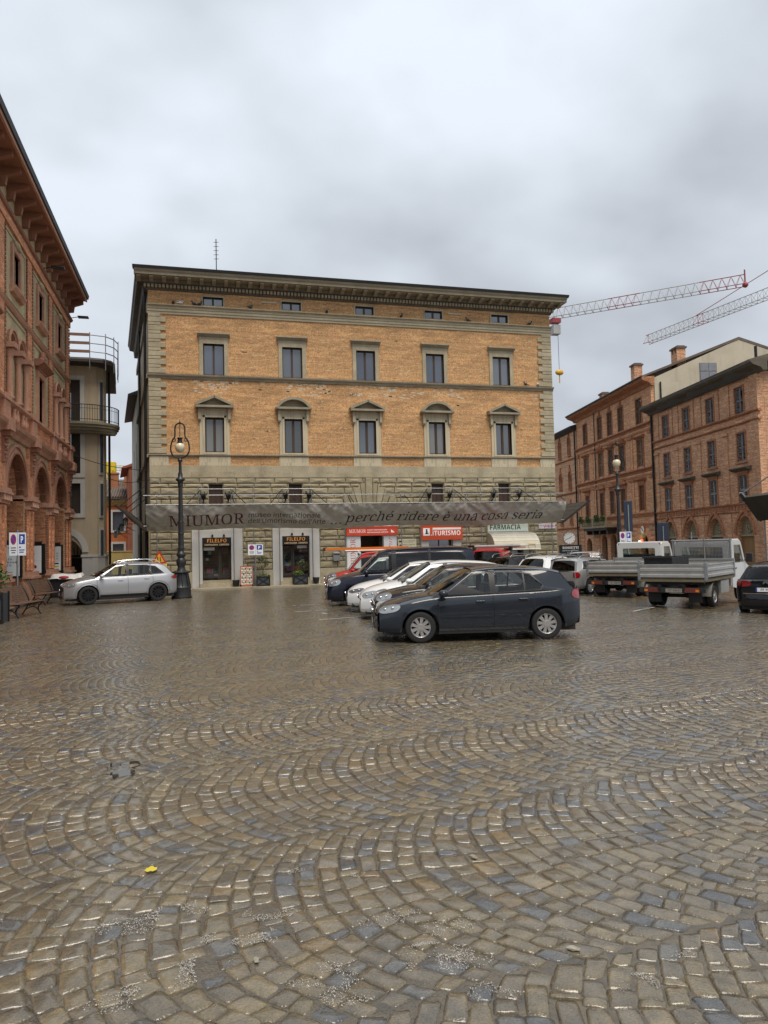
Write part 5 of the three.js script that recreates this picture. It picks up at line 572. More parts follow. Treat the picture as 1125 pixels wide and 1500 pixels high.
// ---------- wrought iron on the facade ----------
{
  const mk = () => { const t = thing('torch_bracket', 'black wrought iron torch holder beside a mezzanine window', 'torch holder', [0, 0, 0], 0, 'torch holders along the rusticated storey'); obj('arm', [tube([[0, -.15, 0], [0, -.1, .22], [0, .05, .34]], .03), bar([0, .2, 0], [0, .2, .34], .022), tube([[0, -.3, .02], [0, -.36, .14], [0, -.2, .2]], .02)], mt.iron, t); obj('basket', [lathe([[.03, -.1], [.1, .02], [.13, .16], [.15, .18]], 9, 0, .05, .36), new THREE.TorusGeometry(.17, .018, 5, 12).rotateX(Math.PI / 2).translate(0, .28, .36), ...[0, 1, 2, 3, 4].map(i => bar([Math.cos(i * 1.257) * .13, .2, .36 + Math.sin(i * 1.257) * .13], [Math.cos(i * 1.257) * .2, .42, .36 + Math.sin(i * 1.257) * .2], .016))], mt.iron, t); obj('ring', new THREE.TorusGeometry(.11, .018, 5, 14).translate(0, -.36, .12), mt.iron, t); return t; };
  const t0 = mk(); [2.66, 3.9, 6.87, 8.11, 14.85, 16.06, 18.7, 20.3].forEach((x, i) => { const q = [PX + x, 4.62, PZ + .07]; i ? copy(t0, q) : t0.position.set(...q); });
  const L = (p, lab) => { const t = thing('street_lantern', lab, 'lantern', p, R(-83), 'iron lanterns along the narrow street'); obj('bracket', [bar([0, .1, -.9], [0, .1, .1], .025), tube([[0, -.4, -.9], [0, -.2, -.5], [0, .08, -.2]], .02)], mt.iron, t); obj('lantern_glass', new THREE.CylinderGeometry(.17, .1, .36, 6).translate(0, -.22, 0), M(.5, .5, .45, { r: .2 }), t); obj('cap', [new THREE.ConeGeometry(.22, .2, 6).translate(0, .06, 0), ...[0, 1, 2, 3, 4, 5].map(i => bar([Math.cos(i * 1.047) * .1, -.4, Math.sin(i * 1.047) * .1], [Math.cos(i * 1.047) * .17, -.04, Math.sin(i * 1.047) * .17], .014, 4))], mt.iron, t); };
  for (const p of [[-4.62, 4.1, -47.6], [-5.2, 3.85, -50.9], [-5.75, 3.7, -54.2], [-6.3, 3.55, -57.4]]) L(p, 'black iron lantern on a wall bracket in the narrow street');
  for (const [a, b] of [[[-7.2, 7.6, -42], [-2.6, 6.15, -38.2]], [[-5.6, 6.6, -46], [-2.6, 5.7, -38.4]]]) tag(obj('overhead_cable', tube([a, [(a[0] + b[0]) / 2, (a[1] + b[1]) / 2 - .2, (a[2] + b[2]) / 2], b], .018, 5)), a[1] > 7 ? 'upper thin cable strung across the narrow street' : 'lower thin cable strung across the narrow street', 'cable').material = mt.ink;
  const an = thing('roof_antenna', 'thin television aerial standing on the palazzo roof', 'antenna', [1.06, 17.2, -42]); obj('pole', bar([0, 0, 0], [0, 3.1, 0], .03), mt.iron, an); for (let i = 0; i < 5; i++) obj('element', bar([-.14, 1.9 + i * .25, 0], [.14, 1.9 + i * .25, .06], .014, 4), mt.iron, an);
}
// ---------- cast iron street lamps ----------
function streetLamp(label) {
  const t = thing('street_lamp', label, 'street lamp', [0, 0, 0], 0, 'cast iron lamps on the square');
  obj('base', [lathe([[.01, 0], [.44, 0], [.44, .06], [.41, .1], [.4, .4], [.42, .43], [.42, .48], [.36, .52], [.33, .7], [.28, 1.0], [.29, 1.04], [.38, 1.08], [.38, 1.13], [.24, 1.16], [.01, 1.16]], 8), ...[...Array(8)].map((_, i) => bar([Math.cos(i * .785 + .39) * .38, .5, Math.sin(i * .785 + .39) * .38], [Math.cos(i * .785 + .39) * .27, 1.04, Math.sin(i * .785 + .39) * .27], .03, 5))], mt.ironW, t);
  obj('shaft', lathe([[.2, 1.16], [.16, 1.25], [.15, 1.35], [.2, 1.45], [.21, 1.6], [.15, 1.68], [.13, 1.72], [.19, 1.8], [.2, 1.88], [.13, 1.96], [.11, 2.05], [.16, 2.1], [.11, 2.16], [.125, 2.3], [.115, 2.5], [.115, 2.7], [.13, 2.72], [.13, 2.76], [.11, 2.8], [.11, 3.2], [.12, 3.22], [.12, 3.26], [.1, 3.3], [.085, 4.75], [.11, 4.78], [.11, 4.86], [.09, 4.9], [.13, 4.98], [.2, 5.04], [.2, 5.08], [.1, 5.16], [.1, 5.3], [.065, 5.4], [.06, 5.82], [.1, 5.86], [.1, 5.92], [.05, 5.98], [.01, 6.02]], 14), mt.ironW, t);
  const sd = s => [[0, 5.98, 0], [s * .2, 6.03, 0], [s * .36, 6.2, 0], [s * .4, 6.45, 0], [s * .34, 6.72, 0], [s * .23, 6.9, 0], [s * .21, 7.1, 0], [s * .21, 7.3, 0], [s * .14, 7.46, 0], [0, 7.5, 0]]; for (const s of [-1, 1]) obj('lyre_arm', [tube(sd(s), .032, 7, 40), new THREE.TorusGeometry(.07, .018, 5, 10).translate(s * .26, 6.78, 0)], mt.iron, t);
  obj('hanger', [bar([0, 6.86, 0], [0, 7.64, 0], .014), new THREE.SphereGeometry(.05, 8, 6).translate(0, 7.52, 0)], mt.iron, t); obj('lamp_cap', lathe([[.01, 6.88], [.12, 6.87], [.12, 6.84], [.09, 6.82], [.1, 6.68], [.15, 6.64], [.01, 6.63]], 14), mt.iron, t); obj('globe', lathe([[.12, 6.65], [.19, 6.55], [.205, 6.46], [.18, 6.34], [.11, 6.25], [.01, 6.22]], 18), M(.66, .6, .42, { r: .25 }), t); return t;
}
const lamp0 = streetLamp('tall black iron street lamp with lyre head beside the silver car'); lamp0.position.set(-.83, 0, -31.58); lamp0.rotation.y = R(-14);
copy(lamp0, [21.2, gy(21.2), -32.9], R(-30), 'tall black iron street lamp with lyre head behind the tipper trucks');
// ---------- signs ----------
function parkingSign(label, p, turn, w, h, top, pole = true) {
  const t = thing('parking_sign', label, 'road sign', p, turn); const y1 = top, y0 = top - h;
  for (const s of [0, 1]) { obj('panel', bx(s ? .005 : -w / 2, s ? w / 2 : -.005, y0, y1, .03, .045), mt.galv, t); obj('face', new THREE.PlaneGeometry(w / 2 - .01, h - .005).translate(s ? w / 4 : -w / 4, (y0 + y1) / 2, .049), printMat(128, 192, (c, W, H) => { c.fillStyle = '#e4e8ec'; c.fillRect(0, 0, W, H); if (s) { c.fillStyle = '#1b3f9c'; c.fillRect(18, 14, 92, 84); c.fillStyle = '#fff'; c.font = 'bold 78px sans-serif'; c.fillText('P', 38, 86); c.fillStyle = '#1b3f9c'; c.fillRect(20, 118, 26, 12); c.fillRect(20, 142, 84, 9); c.fillRect(20, 160, 70, 9); } else { c.fillStyle = '#c2202e'; c.beginPath(); c.arc(64, 58, 44, 0, 7); c.fill(); c.fillStyle = '#2a3f9e'; c.beginPath(); c.arc(64, 58, 33, 0, 7); c.fill(); c.strokeStyle = '#c2202e'; c.lineWidth = 11; c.beginPath(); c.moveTo(40, 34); c.lineTo(88, 82); c.stroke(); c.fillStyle = '#333'; c.fillRect(24, 124, 80, 8); c.fillRect(24, 144, 80, 8); c.fillRect(34, 164, 60, 8); } }), t, { uv: 1 }); }
  if (pole) obj('post', bar([0, 0, 0], [0, top + .1, 0], .03, 8), mt.galv, t); return t;
}
parkingSign('no parking and P sign on a pole beside the slatted bench', [-6.0, 0, -26.3], R(20), .52, .78, 2.75);
parkingSign('no parking and P sign on a pole before the rusticated wall', [2.72, .08, -37.25], 0, .78, .56, 2.18);
parkingSign('no parking and P sign on a pole beside the far street lamp', [19.1, gy(19.1), -29.15], R(-30), .52, .6, 2.72);
{
  const w = thing('warning_sign', 'triangular red and yellow road narrows sign above a yellow plate', 'road sign', [-2.0, 0, -36.6], R(-4)); obj('triangle', [slab(poly([[-.36, 1.42], [.36, 1.42], [0, 2.05]]), .02)], M(.5, .03, .02, { r: .4 }), w); obj('yellow_field', slab(poly([[-.24, 1.49], [.24, 1.49], [0, 1.91]]), .006, .022), M(.75, .42, .03, { r: .4 }), w); obj('symbol', [slab(poly([[-.09, 1.53], [-.04, 1.53], [-.04, 1.74], [-.09, 1.74]]), .004, .03), slab(poly([[.1, 1.53], [.05, 1.53], [.03, 1.65], [.03, 1.74], [.07, 1.74], [.07, 1.66]]), .004, .03)], mt.ink, w); obj('plate', bx(-.26, .36, .95, 1.4, 0, .02), M(.72, .66, .1, { r: .5 }), w); obj('plate_text', [bx(-.2, .3, 1.28, 1.31, .021, .024), bx(-.2, .2, 1.18, 1.21, .021, .024)], mt.ink, w); obj('stand', [bar([0, 0, -.02], [0, 1.5, -.02], .025), bar([-.3, .03, .2], [0, .9, -.02], .02), bar([.3, .03, .2], [0, .9, -.02], .02)], mt.galv, w);
  const cs = thing('clock_sign', 'round white clock above a black jeweller board at the palazzo corner', 'clock', [21.05, gy(21), -38.0], R(-18)); obj('board', bx(-.55, .75, 1.45, 2.2, -.08, .08), mt.blackP, cs); obj('lettering', new THREE.PlaneGeometry(1.26, .72).translate(.1, 1.825, .085), printMat(320, 184, (c, W, H) => { c.fillStyle = '#15181b'; c.fillRect(0, 0, W, H); c.fillStyle = '#e8e8e8'; c.font = 'bold 48px serif'; c.textAlign = 'center'; c.fillText('ROSSETTI', W / 2, 56, 280); scrawl(c, 40, 92, 240, 16); scrawl(c, 110, 116, 100, 12); scrawl(c, 40, 140, 240, 14); scrawl(c, 24, 164, 272, 16); }), cs, { uv: 1 }); obj('clock_case', new THREE.CylinderGeometry(.36, .36, .18, 28).rotateX(Math.PI / 2).translate(.05, 2.6, 0), mt.blackP, cs); const fc = obj('clock_face', new THREE.CircleGeometry(.34, 28).translate(.05, 2.6, .095), mt.whiteC, cs); obj('hand', [beam([.05, 2.6, .105], [.2, 2.7, .105], .02, .02), beam([.05, 2.6, .105], [-.18, 2.5, .105], .016, .016), ...[...Array(12)].map((_, i) => bx(-.012, .012, .26, .31, .098, .104).rotateZ(i * Math.PI / 6).translate(.05, 2.6, 0))], mt.ink, fc); obj('post', bar([0, 0, 0], [0, 1.5, 0], .06, 8), mt.iron, cs);
  const plate = (name, lab, x0, x1, y0, y1, fn, wpx = 256, hpx = 128) => { const t = thing(name, lab, 'sign', [PX, 0, PZ]); obj('plate', bx(x0, x1, y0, y1, .1, .13), mt.whiteC, t); obj('lettering', new THREE.PlaneGeometry(x1 - x0, y1 - y0).translate((x0 + x1) / 2, (y0 + y1) / 2, .134), printMat(wpx, hpx, fn), t, { uv: 1 }); };
  plate('wall_plaque', 'cream wall plaque with two lines of lettering between orange signs', 13.06, 14.12, 1.88, 2.38, (c, W, H) => { c.fillStyle = '#d9d2b4'; c.fillRect(0, 0, W, H); c.fillStyle = '#222'; c.fillRect(14, 26, 34, 22); c.beginPath(); c.moveTo(14, 100); c.lineTo(48, 100); c.lineTo(31, 74); c.fill(); scrawl(c, 64, 40, 170, 16); scrawl(c, 84, 56, 120, 8); scrawl(c, 64, 92, 176, 16); scrawl(c, 90, 110, 110, 8); });
  plate('cafe_sign', 'small pale sign with pink script at the palazzo corner', 21.62, 22.68, 2.8, 3.08, (c, W, H) => { c.fillStyle = '#cfc8d2'; c.fillRect(0, 0, W, H); c.fillStyle = '#333'; scrawl(c, 16, 64, 54, 28); c.strokeStyle = '#a02068'; c.lineWidth = 7; c.beginPath(); for (let i = 0; i <= 60; i++) { const x = 82 + i * 2.7, y = 66 + Math.sin(i * .75) * (i % 21 < 7 ? 34 : 13); i ? c.lineTo(x, y) : c.moveTo(x, y); } c.stroke(); });
  const lb = thing('letter_box', 'grey metal letter box fixed to the rusticated wall', 'letter box', [PX + 9.58, 1.32, PZ + .1]); obj('case', rbx(-.2, .2, -.05, .42, 0, .2, .03), mt.galv, lb); obj('flap', bx(-.16, .16, .28, .33, .2, .215), mt.iron, lb);
  for (const [x, y, z, w, h, lab, t] of [[21.0, 3.4, -31.75, .42, 1.55, 'dark upright sign panel seen from behind near the lamp', -20], [25.2, 2.75, -34.8, .6, 1.0, 'dark blue sign panel on a pole before the brick row', -30]]) { const g = thing('road_sign', lab, 'road sign', [x, gy(x), z], R(t)); obj('panel', rbx(-w / 2, w / 2, y - h / 2 + .2, y + h / 2 + .2, -.03, .03, .02), M(.018, .03, .055, { r: .5 }), g); obj('post', bar([0, 0, .05], [0, y + h / 2, .05], .035, 8), mt.galv, g); }
  // on the brick house across: round sign, plaque, lit shop cross
  const rs = thing('round_sign', 'round white sign with dark diagonal on the brick house', 'road sign', RA, RT); obj('disc', new THREE.CylinderGeometry(.34, .34, .04, 24).rotateX(Math.PI / 2).translate(-2.7, 2.95, .1), mt.whiteC, rs); obj('bar', bx(-.3, .3, -.04, .04, .12, .13).rotateZ(-.7).translate(-2.7, 2.95, .005), mt.ink, rs);
  tag(obj('wall_plate', [bx(-1.35, -.7, 2.9, 3.45, .06, .1)], mt.corn), 'square stone plate on the brick house beside the drainpipe', 'plaque'); { const o = scene.children[scene.children.length - 1]; o.position.set(...RA); o.rotation.y = RT; }
  const nl = thing('lit_shop_sign', 'small lit red and green shop sign in the brick house doorway', 'sign', RA, RT); obj('red_light', rbx(-2.55, -2.2, 1.75, 2.1, .3, .4, .04), M(.5, .04, .03, { em: [.9, .1, .05] }), nl); obj('green_light', rbx(-3.0, -2.6, 1.7, 1.95, .3, .4, .04), M(.3, .5, .35, { em: [.35, .6, .4] }), nl);
  for (const [x, c, i] of [[-2.38, 0xff5533, .5], [-2.8, 0xbbffcc, .4]]) { const l = new THREE.PointLight(c, i, 6); l.position.set(x, 1.9, .5); l.castShadow = true; nl.add(l); }
}
// ---------- benches, tubs, rack ----------
function bench(label, p, turn) {
  const t = thing('park_bench', label, 'bench', p, turn, 'slatted benches by the arcade'); const wm = M(.16, .1, .068, { r: .55, map: T.streak });
  for (let i = 0; i < 7; i++) { const a = i / 6; obj('seat_slat', rbx(-1, 1, -.014, .014, -.028, .028, .008, 1).translate(0, .43 + .03 * Math.cos(a * 5) * .4, .38 - a * .4), wm, t); } for (let i = 0; i < 8; i++) { const a = i / 7; obj('back_slat', rbx(-1, 1, -.026, .026, -.014, .014, .008, 1).rotateX(-.3).translate(0, .5 + a * .44, -.08 - a * .14 - .06 * a * a), wm, t); }
  for (const x of [-.8, .8]) obj('leg', [tube([[x, 0, .36], [x, .2, .26], [x, .4, .4]], .022), tube([[x, 0, -.26], [x, .22, -.12], [x, .42, -.04], [x, .72, -.14], [x, .98, -.3]], .022), bar([x, .4, .4], [x, .4, -.06], .02), tube([[x, .16, .26], [x, .26, .1], [x, .18, -.12]], .016)], mt.iron, t); return t;
}
bench('dark slatted bench beside the parking sign pole', [-5.75, 0, -25.4], R(78)); bench('dark slatted bench end on behind the silver car', [-6.15, 0, -31.4], R(78));
function shrub(t, name, n, cx, cy, cz, rx, ry, rz, m, size = .07) { const l = []; for (let i = 0; i < n; i++) { const a = rnd() * 6.283, b = Math.acos(rr(-1, 1)), k = Math.cbrt(rr(.15, 1)) * (.75 + .4 * vnoise(a * 2, b * 3, 4096, 70)), g = new THREE.PlaneGeometry(size * rr(.6, 1.3), size * rr(.3, .6)); g.rotateX(rr(-1.4, 1.4)).rotateY(rnd() * 6.3).rotateZ(rr(-.8, .8)).translate(cx + Math.cos(a) * Math.sin(b) * rx * k, cy + Math.cos(b) * ry * k, cz + Math.sin(a) * Math.sin(b) * rz * k); l.push(g); } obj(name, l, m, t); }
const leafA = M(.06, .11, .022, { r: .6 }), leafB = M(.13, .19, .035, { r: .6 }), leafC = M(.075, .095, .03, { r: .6 });
function planter(label, p, w, h) { const t = thing('planter', label, 'planter', p); obj('tub', [bx(-w / 2, w / 2, .04, h, -w / 2, -w / 2 + .03), bx(-w / 2, w / 2, .04, h, w / 2 - .03, w / 2), bx(-w / 2, -w / 2 + .03, .04, h, -w / 2 + .03, w / 2 - .03), bx(w / 2 - .03, w / 2, .04, h, -w / 2 + .03, w / 2 - .03)], M(.06, .068, .078, { r: .6, map: T.fine }), t); obj('frame', [bx(-w / 2 - .02, w / 2 + .02, h - .05, h, w / 2, w / 2 + .025), bx(-w / 2 - .02, w / 2 + .02, 0, .06, w / 2, w / 2 + .025), beam([-w / 2, .05, w / 2 + .012], [w / 2, h - .05, w / 2 + .012], .02, .04), beam([w / 2, .05, w / 2 + .014], [-w / 2, h - .05, w / 2 + .014], .02, .04)], mt.iron, t); for (const a of [-1, 1]) for (const b of [-1, 1]) obj('corner_post', bx(a * (w / 2 + .01) - .025, a * (w / 2 + .01) + .025, 0, h + .06, b * (w / 2 + .01) - .025, b * (w / 2 + .01) + .025), mt.iron, t); obj('soil', bx(-w / 2 + .03, w / 2 - .03, h - .12, h - .06, -w / 2 + .03, w / 2 - .03), mt.woodD, t); return t; }
{ let t = planter('dark crossed planter with a thin standard tree near the card rack', [3.08, .1, -37.35], .62, .5); obj('stem', [bar([0, .4, 0], [.02, 1.0, 0], .018)], mt.wood, t); shrub(t, 'foliage', 260, .02, 1.22, 0, .3, .34, .3, leafC); shrub(t, 'undergrowth', 80, 0, .52, 0, .26, .1, .26, leafB);
  t = planter('dark crossed planter with bright leaves before the second bookshop door', [5.02, .1, -37.35], .66, .5); shrub(t, 'foliage', 200, -.1, .62, 0, .28, .16, .26, leafB); shrub(t, 'shrub', 260, .12, .98, 0, .34, .4, .3, leafC); obj('stem', bar([.12, .4, 0], [.12, .9, 0], .016), mt.wood, t);
  t = planter('dark planter with green shrub at the near end of the arcade', [-6.0, 0, -23.3], .7, .85); shrub(t, 'foliage', 420, 0, 1.35, 0, .45, .42, .45, leafA, .1); obj('stem', bar([0, .7, 0], [0, 1.2, 0], .025), mt.wood, t);
  const rk = thing('card_rack', 'postcard rack with red ends standing against the wall', 'display rack', [2.26, .1, -37.45], R(4)); obj('back_board', bx(-.32, .32, 0, 1.05, -.05, 0), M(.45, .13, .08), rk); for (let r = 0; r < 4; r++) for (let c = 0; c < 2; c++) { obj('card_panel', new THREE.PlaneGeometry(.27, .2).translate(-.15 + c * .3, .2 + r * .23, .012), printMat(64, 48, (x, W, H) => { x.fillStyle = '#e5dfcf'; x.fillRect(0, 0, W, H); for (let i = 0; i < 3; i++) { x.fillStyle = ['#5b6f77', '#a9803a', '#3c4a2a', '#7e8fa0', '#8a4a30', '#2c2c2c'][(r * 2 + c + i) % 6]; x.fillRect(5 + i * 20, 6 + (i % 2) * 8, 16, 26); } }), rk, { uv: 1 }); }
  obj('foot', [bx(-.32, -.28, -.02, .1, -.2, .1), bx(.28, .32, -.02, .1, -.2, .1)], mt.iron, rk);
  for (const [x, lab] of [[1.72, 'small black bucket at the foot of the first white shopfront'], [5.9, 'small black bucket beside the second bookshop front']]) { const b = tag(obj('bucket', lathe([[.01, 0], [.14, 0], [.19, .3], [.2, .32], [.17, .32], [.13, .04], [.01, .04]], 14, x, .12, -37.6), mt.blackP), lab, 'bucket'); }
  const cb = thing('covered_bundle', 'white and red plastic covered bundle behind the silver car bonnet', 'bundle', [-6.3, 0, -36.2]); obj('crate', bx(-.5, .9, 0, .95, -.4, .4), mt.blackP, cb); const pl = new THREE.PlaneGeometry(1.7, 1.0, 14, 8), pp = pl.attributes.position; for (let i = 0; i < pp.count; i++) { const x = pp.getX(i), y = pp.getY(i), e = Math.max(Math.abs(x) / .85, Math.abs(y) / .5); pp.setXYZ(i, x + .2, 1.06 + .1 * (vnoise(x * 5 + 9, y * 5 + 9, 99, 3) - .5) - (e > .85 ? .22 : 0), y); } pl.computeVertexNormals(); obj('plastic_sheet', pl, M(.7, .7, .66, { r: .35 }), cb); obj('red_bag', new THREE.SphereGeometry(.16, 10, 8).scale(1.6, .55, .7).translate(.1, .9, .42), M(.4, .03, .04, { r: .5 }), cb);
}
// ---------- small things ----------
{
  const bird = () => { const t = new THREE.SphereGeometry(.085, 9, 7).scale(1.5, .85, .85).translate(0, .11, 0), h = new THREE.SphereGeometry(.045, 7, 6).translate(.12, .21, 0), n = bar([.08, .13, 0], [.12, .2, 0], .035), tl = bx(-.24, -.1, .07, .1, -.035, .035), l = bar([.0, 0, .02], [.0, .05, .02], .01, 4), b = new THREE.ConeGeometry(.014, .04, 5).rotateZ(-Math.PI / 2).translate(.175, .205, 0); return merged([t, h, n, tl, l, b]); };
  const bg = bird(); bg.userData.ready = true; const dk = M(.05, .052, .06), wt = M(.55, .55, .55);
  [[1.25, 14.84, 0], [1.62, 14.84, 1], [2.3, 14.84, 0], [2.58, 14.84, 0], [5.2, 14.84, 0], [9.35, 14.84, 0], [13.6, 14.84, 0], [17.6, 14.84, 0], [21.5, 14.84, 0], [21.1, 11.21, 0], [21.9, 11.21, 1]].forEach(([x, y, w], i) => { const b = obj('pigeon', bg, w ? wt : dk); b.position.set(PX + x, y, PZ + .12); b.rotation.y = rr(0, 6); tag(b, w ? (y > 12 ? 'white pigeon on the upper ledge of the palazzo' : 'white pigeon on the middle ledge of the palazzo') : (y > 12 ? 'dark pigeon perched on the upper ledge of the palazzo' : 'dark pigeon on the middle ledge of the palazzo'), 'pigeon', 'pigeons on the palazzo ledges'); });
  const lf = new THREE.ShapeGeometry(poly([...Array(15)].map((_, i) => { const a = i / 15 * 6.283, k = (.55 + .45 * hash(i, 4, 4)) * .038; return [Math.cos(a) * k * 1.2, Math.sin(a) * k]; }))); lf.rotateX(-1.5).translate(-.32, .016, -4.68); tag(obj('fallen_leaf', lf, M(.52, .43, .04)), 'bright yellow fallen leaf lying on the wet setts', 'leaf');
  const st = (x, z, r, lab) => tag(obj('loose_stone', new THREE.IcosahedronGeometry(r * .8, 0).scale(1.5, .4, .8).rotateY(x * 7).translate(x, gy(x) + .012, z), M(.42, .39, .31, { map: T.stone })), lab, 'stone'); st(1.7, -3.17, .032, 'flat white pebble beside a brown sett'); st(1.62, -4.25, .03, 'whitish chip in a joint of the arcs'); st(.23, -3.52, .024, 'pale round pebble near the grit');
  const wl = M(.5, .5, .48, { r: .5, map: T.stone }); for (const [x, z, L, a] of [[3.1, -19.4, 1.5, 0], [2.8, -22.2, 1.0, 0], [2.9, -24.6, .8, 0], [3.6, -20.9, .5, 1.5], [12.2, -18.5, 1.6, .4], [11.4, -21.8, 1.1, .4]]) { const g = []; for (let i = 0; i < L / .13; i++) if (hash(i, x * 10, 6) > .3) g.push(bx(i * .135, i * .135 + .12, .002, .005, -.06, .06)); const e = obj('parking_line', g, wl, paving); e.position.set(x, gy(x) + .004, z); e.rotation.y = a + R(11); }
}
// ---------- cars: lofted lower body, glazed cabin with pillars, wheels with tyre and rim ----------
function pl(list) { return x => { if (x <= list[0][0]) return list[0][1]; for (let i = 1; i < list.length; i++) if (x <= list[i][0]) { const [a, b] = [list[i - 1], list[i]]; return lerp(a[1], b[1], (x - a[0]) / (b[0] - a[0])); } return list[list.length - 1][1]; }; }
function smooth(list) { const c = new THREE.CatmullRomCurve3(list.map(p => V(p[0], p[1], 0)), false, 'centripetal'); return pl(c.getPoints(80).map(p => [p.x, p.y])); }
function gridGeo(nu, nv, fn) { const p = [], ix = []; for (let j = 0; j <= nv; j++) for (let i = 0; i <= nu; i++) p.push(...fn(i / nu, j / nv)); for (let j = 0; j < nv; j++) for (let i = 0; i < nu; i++) { const o = j * (nu + 1) + i; ix.push(o, o + 1, o + nu + 1, o + 1, o + nu + 2, o + nu + 1); } const g = new THREE.BufferGeometry(); g.setAttribute('position', new THREE.Float32BufferAttribute(p, 3)); g.setIndex(ix); g.computeVertexNormals(); return g; }
function wheelGeos(r, w, spokes, rimR) {
  const ty = lathe([[rimR, -w / 2 + .01], [r - .03, -w / 2], [r - .006, -w / 2 + .025], [r, -w / 2 + .05], [r, w / 2 - .05], [r - .006, w / 2 - .025], [r - .03, w / 2], [rimR, w / 2 - .01]], 30).rotateX(Math.PI / 2);
  const rim = [lathe([[rimR - .03, w / 2 - .05], [rimR - .008, w / 2 - .012], [rimR, w / 2 - .012], [rimR, w / 2 - .04], [rimR - .02, -w / 2 + .02]], 30).rotateX(Math.PI / 2), new THREE.CylinderGeometry(.062, .07, .04, 14).rotateX(Math.PI / 2).translate(0, 0, w / 2 - .03)];
  for (let i = 0; i < spokes; i++) rim.push(slab(poly([[-.024, .05], [.024, .05], [.036, rimR - .015], [-.036, rimR - .015]]), .03, w / 2 - .055).rotateZ(i / spokes * 6.2832));
  const back = new THREE.CylinderGeometry(rimR - .01, rimR - .01, .03, 24).rotateX(Math.PI / 2).translate(0, 0, w / 2 - .13);
  return { ty: merged(ty), rim: merged(rim), back: merged(back) };
}
function car(name, label, category, s, pos, turn, group) {
  const t = thing(name, label, category, pos, turn, group); const { L, W } = s, hl = L / 2, hw = W / 2, xf = s.xf, xr = s.xr, r = s.r ?? .315, ra = r + (s.arch ?? .055);
  const belt = smooth(s.belt), deckF = smooth(s.hood), deckR = s.tail ? smooth(s.tail) : null, roof = smooth(s.roof), [xC, yC] = s.cowl, [xB, yB] = s.back, xF = s.roof[s.roof.length - 1][0], xR = s.roof[0][0];
  const plan = x => { const e = x > 0 ? clamp((x - (hl - (s.nose ?? .75))) / (s.nose ?? .75), 0, 1) : clamp((-x - (hl - (s.stern ?? .55))) / (s.stern ?? .55), 0, 1); return hw * (1 - (x > 0 ? (s.nz ?? .24) : (s.sz ?? .26)) * Math.pow(e, 2.3)); };
  const bot = x => { const e = clamp((Math.abs(x) - (hl - .5)) / .5, 0, 1); return lerp(s.sill ?? .2, x > 0 ? .23 : .3, e); };
  const arch = x => { let y = -1; for (const c of [xf, xr]) { const d = Math.abs(x - c); if (d < ra) y = Math.max(y, r + Math.sqrt(ra * ra - d * d)); } return y; };
  const sec = x => { const w = plan(x), b = bot(x), B = belt(x), h = B - b; const q = [[.9 * w, b], [.955 * w, b + .05], [.985 * w, b + .22 * h], [1.0 * w, b + .52 * h], [.995 * w, b + .7 * h], [.972 * w, b + .86 * h], [.955 * w, b + .95 * h], [.93 * w, B]]; const a = arch(x); return q.map(([z, y]) => [z, Math.max(y, Math.min(a, B - .04))]); };
  const halfW = (x, y) => { const q = sec(x); if (y >= q[q.length - 1][1]) return q[q.length - 1][0]; for (let i = 1; i < q.length; i++) if (y <= q[i][1]) return lerp(q[i - 1][0], q[i][0], clamp((y - q[i - 1][1]) / Math.max(1e-4, q[i][1] - q[i - 1][1]), 0, 1)); return q[0][0]; };
  const xs = []; for (let x = -hl; x <= hl + 1e-6; x += .04) xs.push(x); if (hl - xs[xs.length - 1] > .005) xs.push(hl);
  const extra = []; for (const c of [xf, xr]) for (let k = 0; k <= 16; k++) extra.push(c - ra * Math.cos(k / 16 * Math.PI)); const X = [...xs, ...extra].filter(x => x >= -hl && x <= hl).sort((a, b) => a - b).filter((x, i, A) => !i || x - A[i - 1] > .004);
  const body = []; for (const sd of [-1, 1]) body.push(gridGeo(X.length - 1, 7, (u, v) => { const x = X[Math.round(u * (X.length - 1))], q = sec(x)[Math.round(v * 7)]; return [x, q[1], sd * q[0]]; }));
  const deck = (x0, x1, fn, n) => gridGeo(n, 12, (u, v) => { const x = lerp(x0, x1, u), B = belt(x), w = plan(x) * .93, z = (v * 2 - 1), a = Math.abs(z), d = Math.max(fn(x), B); return [x, B + (d - B) * (1 - Math.pow(a, 3.2)) + .012 * (1 - a), z * w]; });
  const hood = deck(xC - .06, hl, deckF, 26); body.push(hood); const rd = deckR ? deckR : () => belt(-hl); body.push(deck(-hl, xB + .04, x => deckR ? deckR(x) : belt(x) + .015, 8));
  const cap = (x, k) => { const q = sec(x), p = [...q.map(v => [v[1], v[0]]), ...q.slice().reverse().map(v => [v[1], -v[0]])], g = []; for (let i = 1; i < q.length; i++) { const a = q[i - 1], b = q[i]; g.push(x, a[1], -a[0], x, a[1], a[0], x, b[1], b[0], x, a[1], -a[0], x, b[1], b[0], x, b[1], -b[0]); } const B = new THREE.BufferGeometry(); B.setAttribute('position', new THREE.Float32BufferAttribute(g, 3)); B.computeVertexNormals(); return B; };
  body.push(cap(hl), cap(-hl)); obj('body', body, s.paint, t);
  obj('underbody', [bx(-hl + .12, hl - .12, .16, .3, -hw * .78, hw * .78), bx(xr + ra, xf - ra, .17, .34, -hw * .93, hw * .93)], mt.rubber, t);
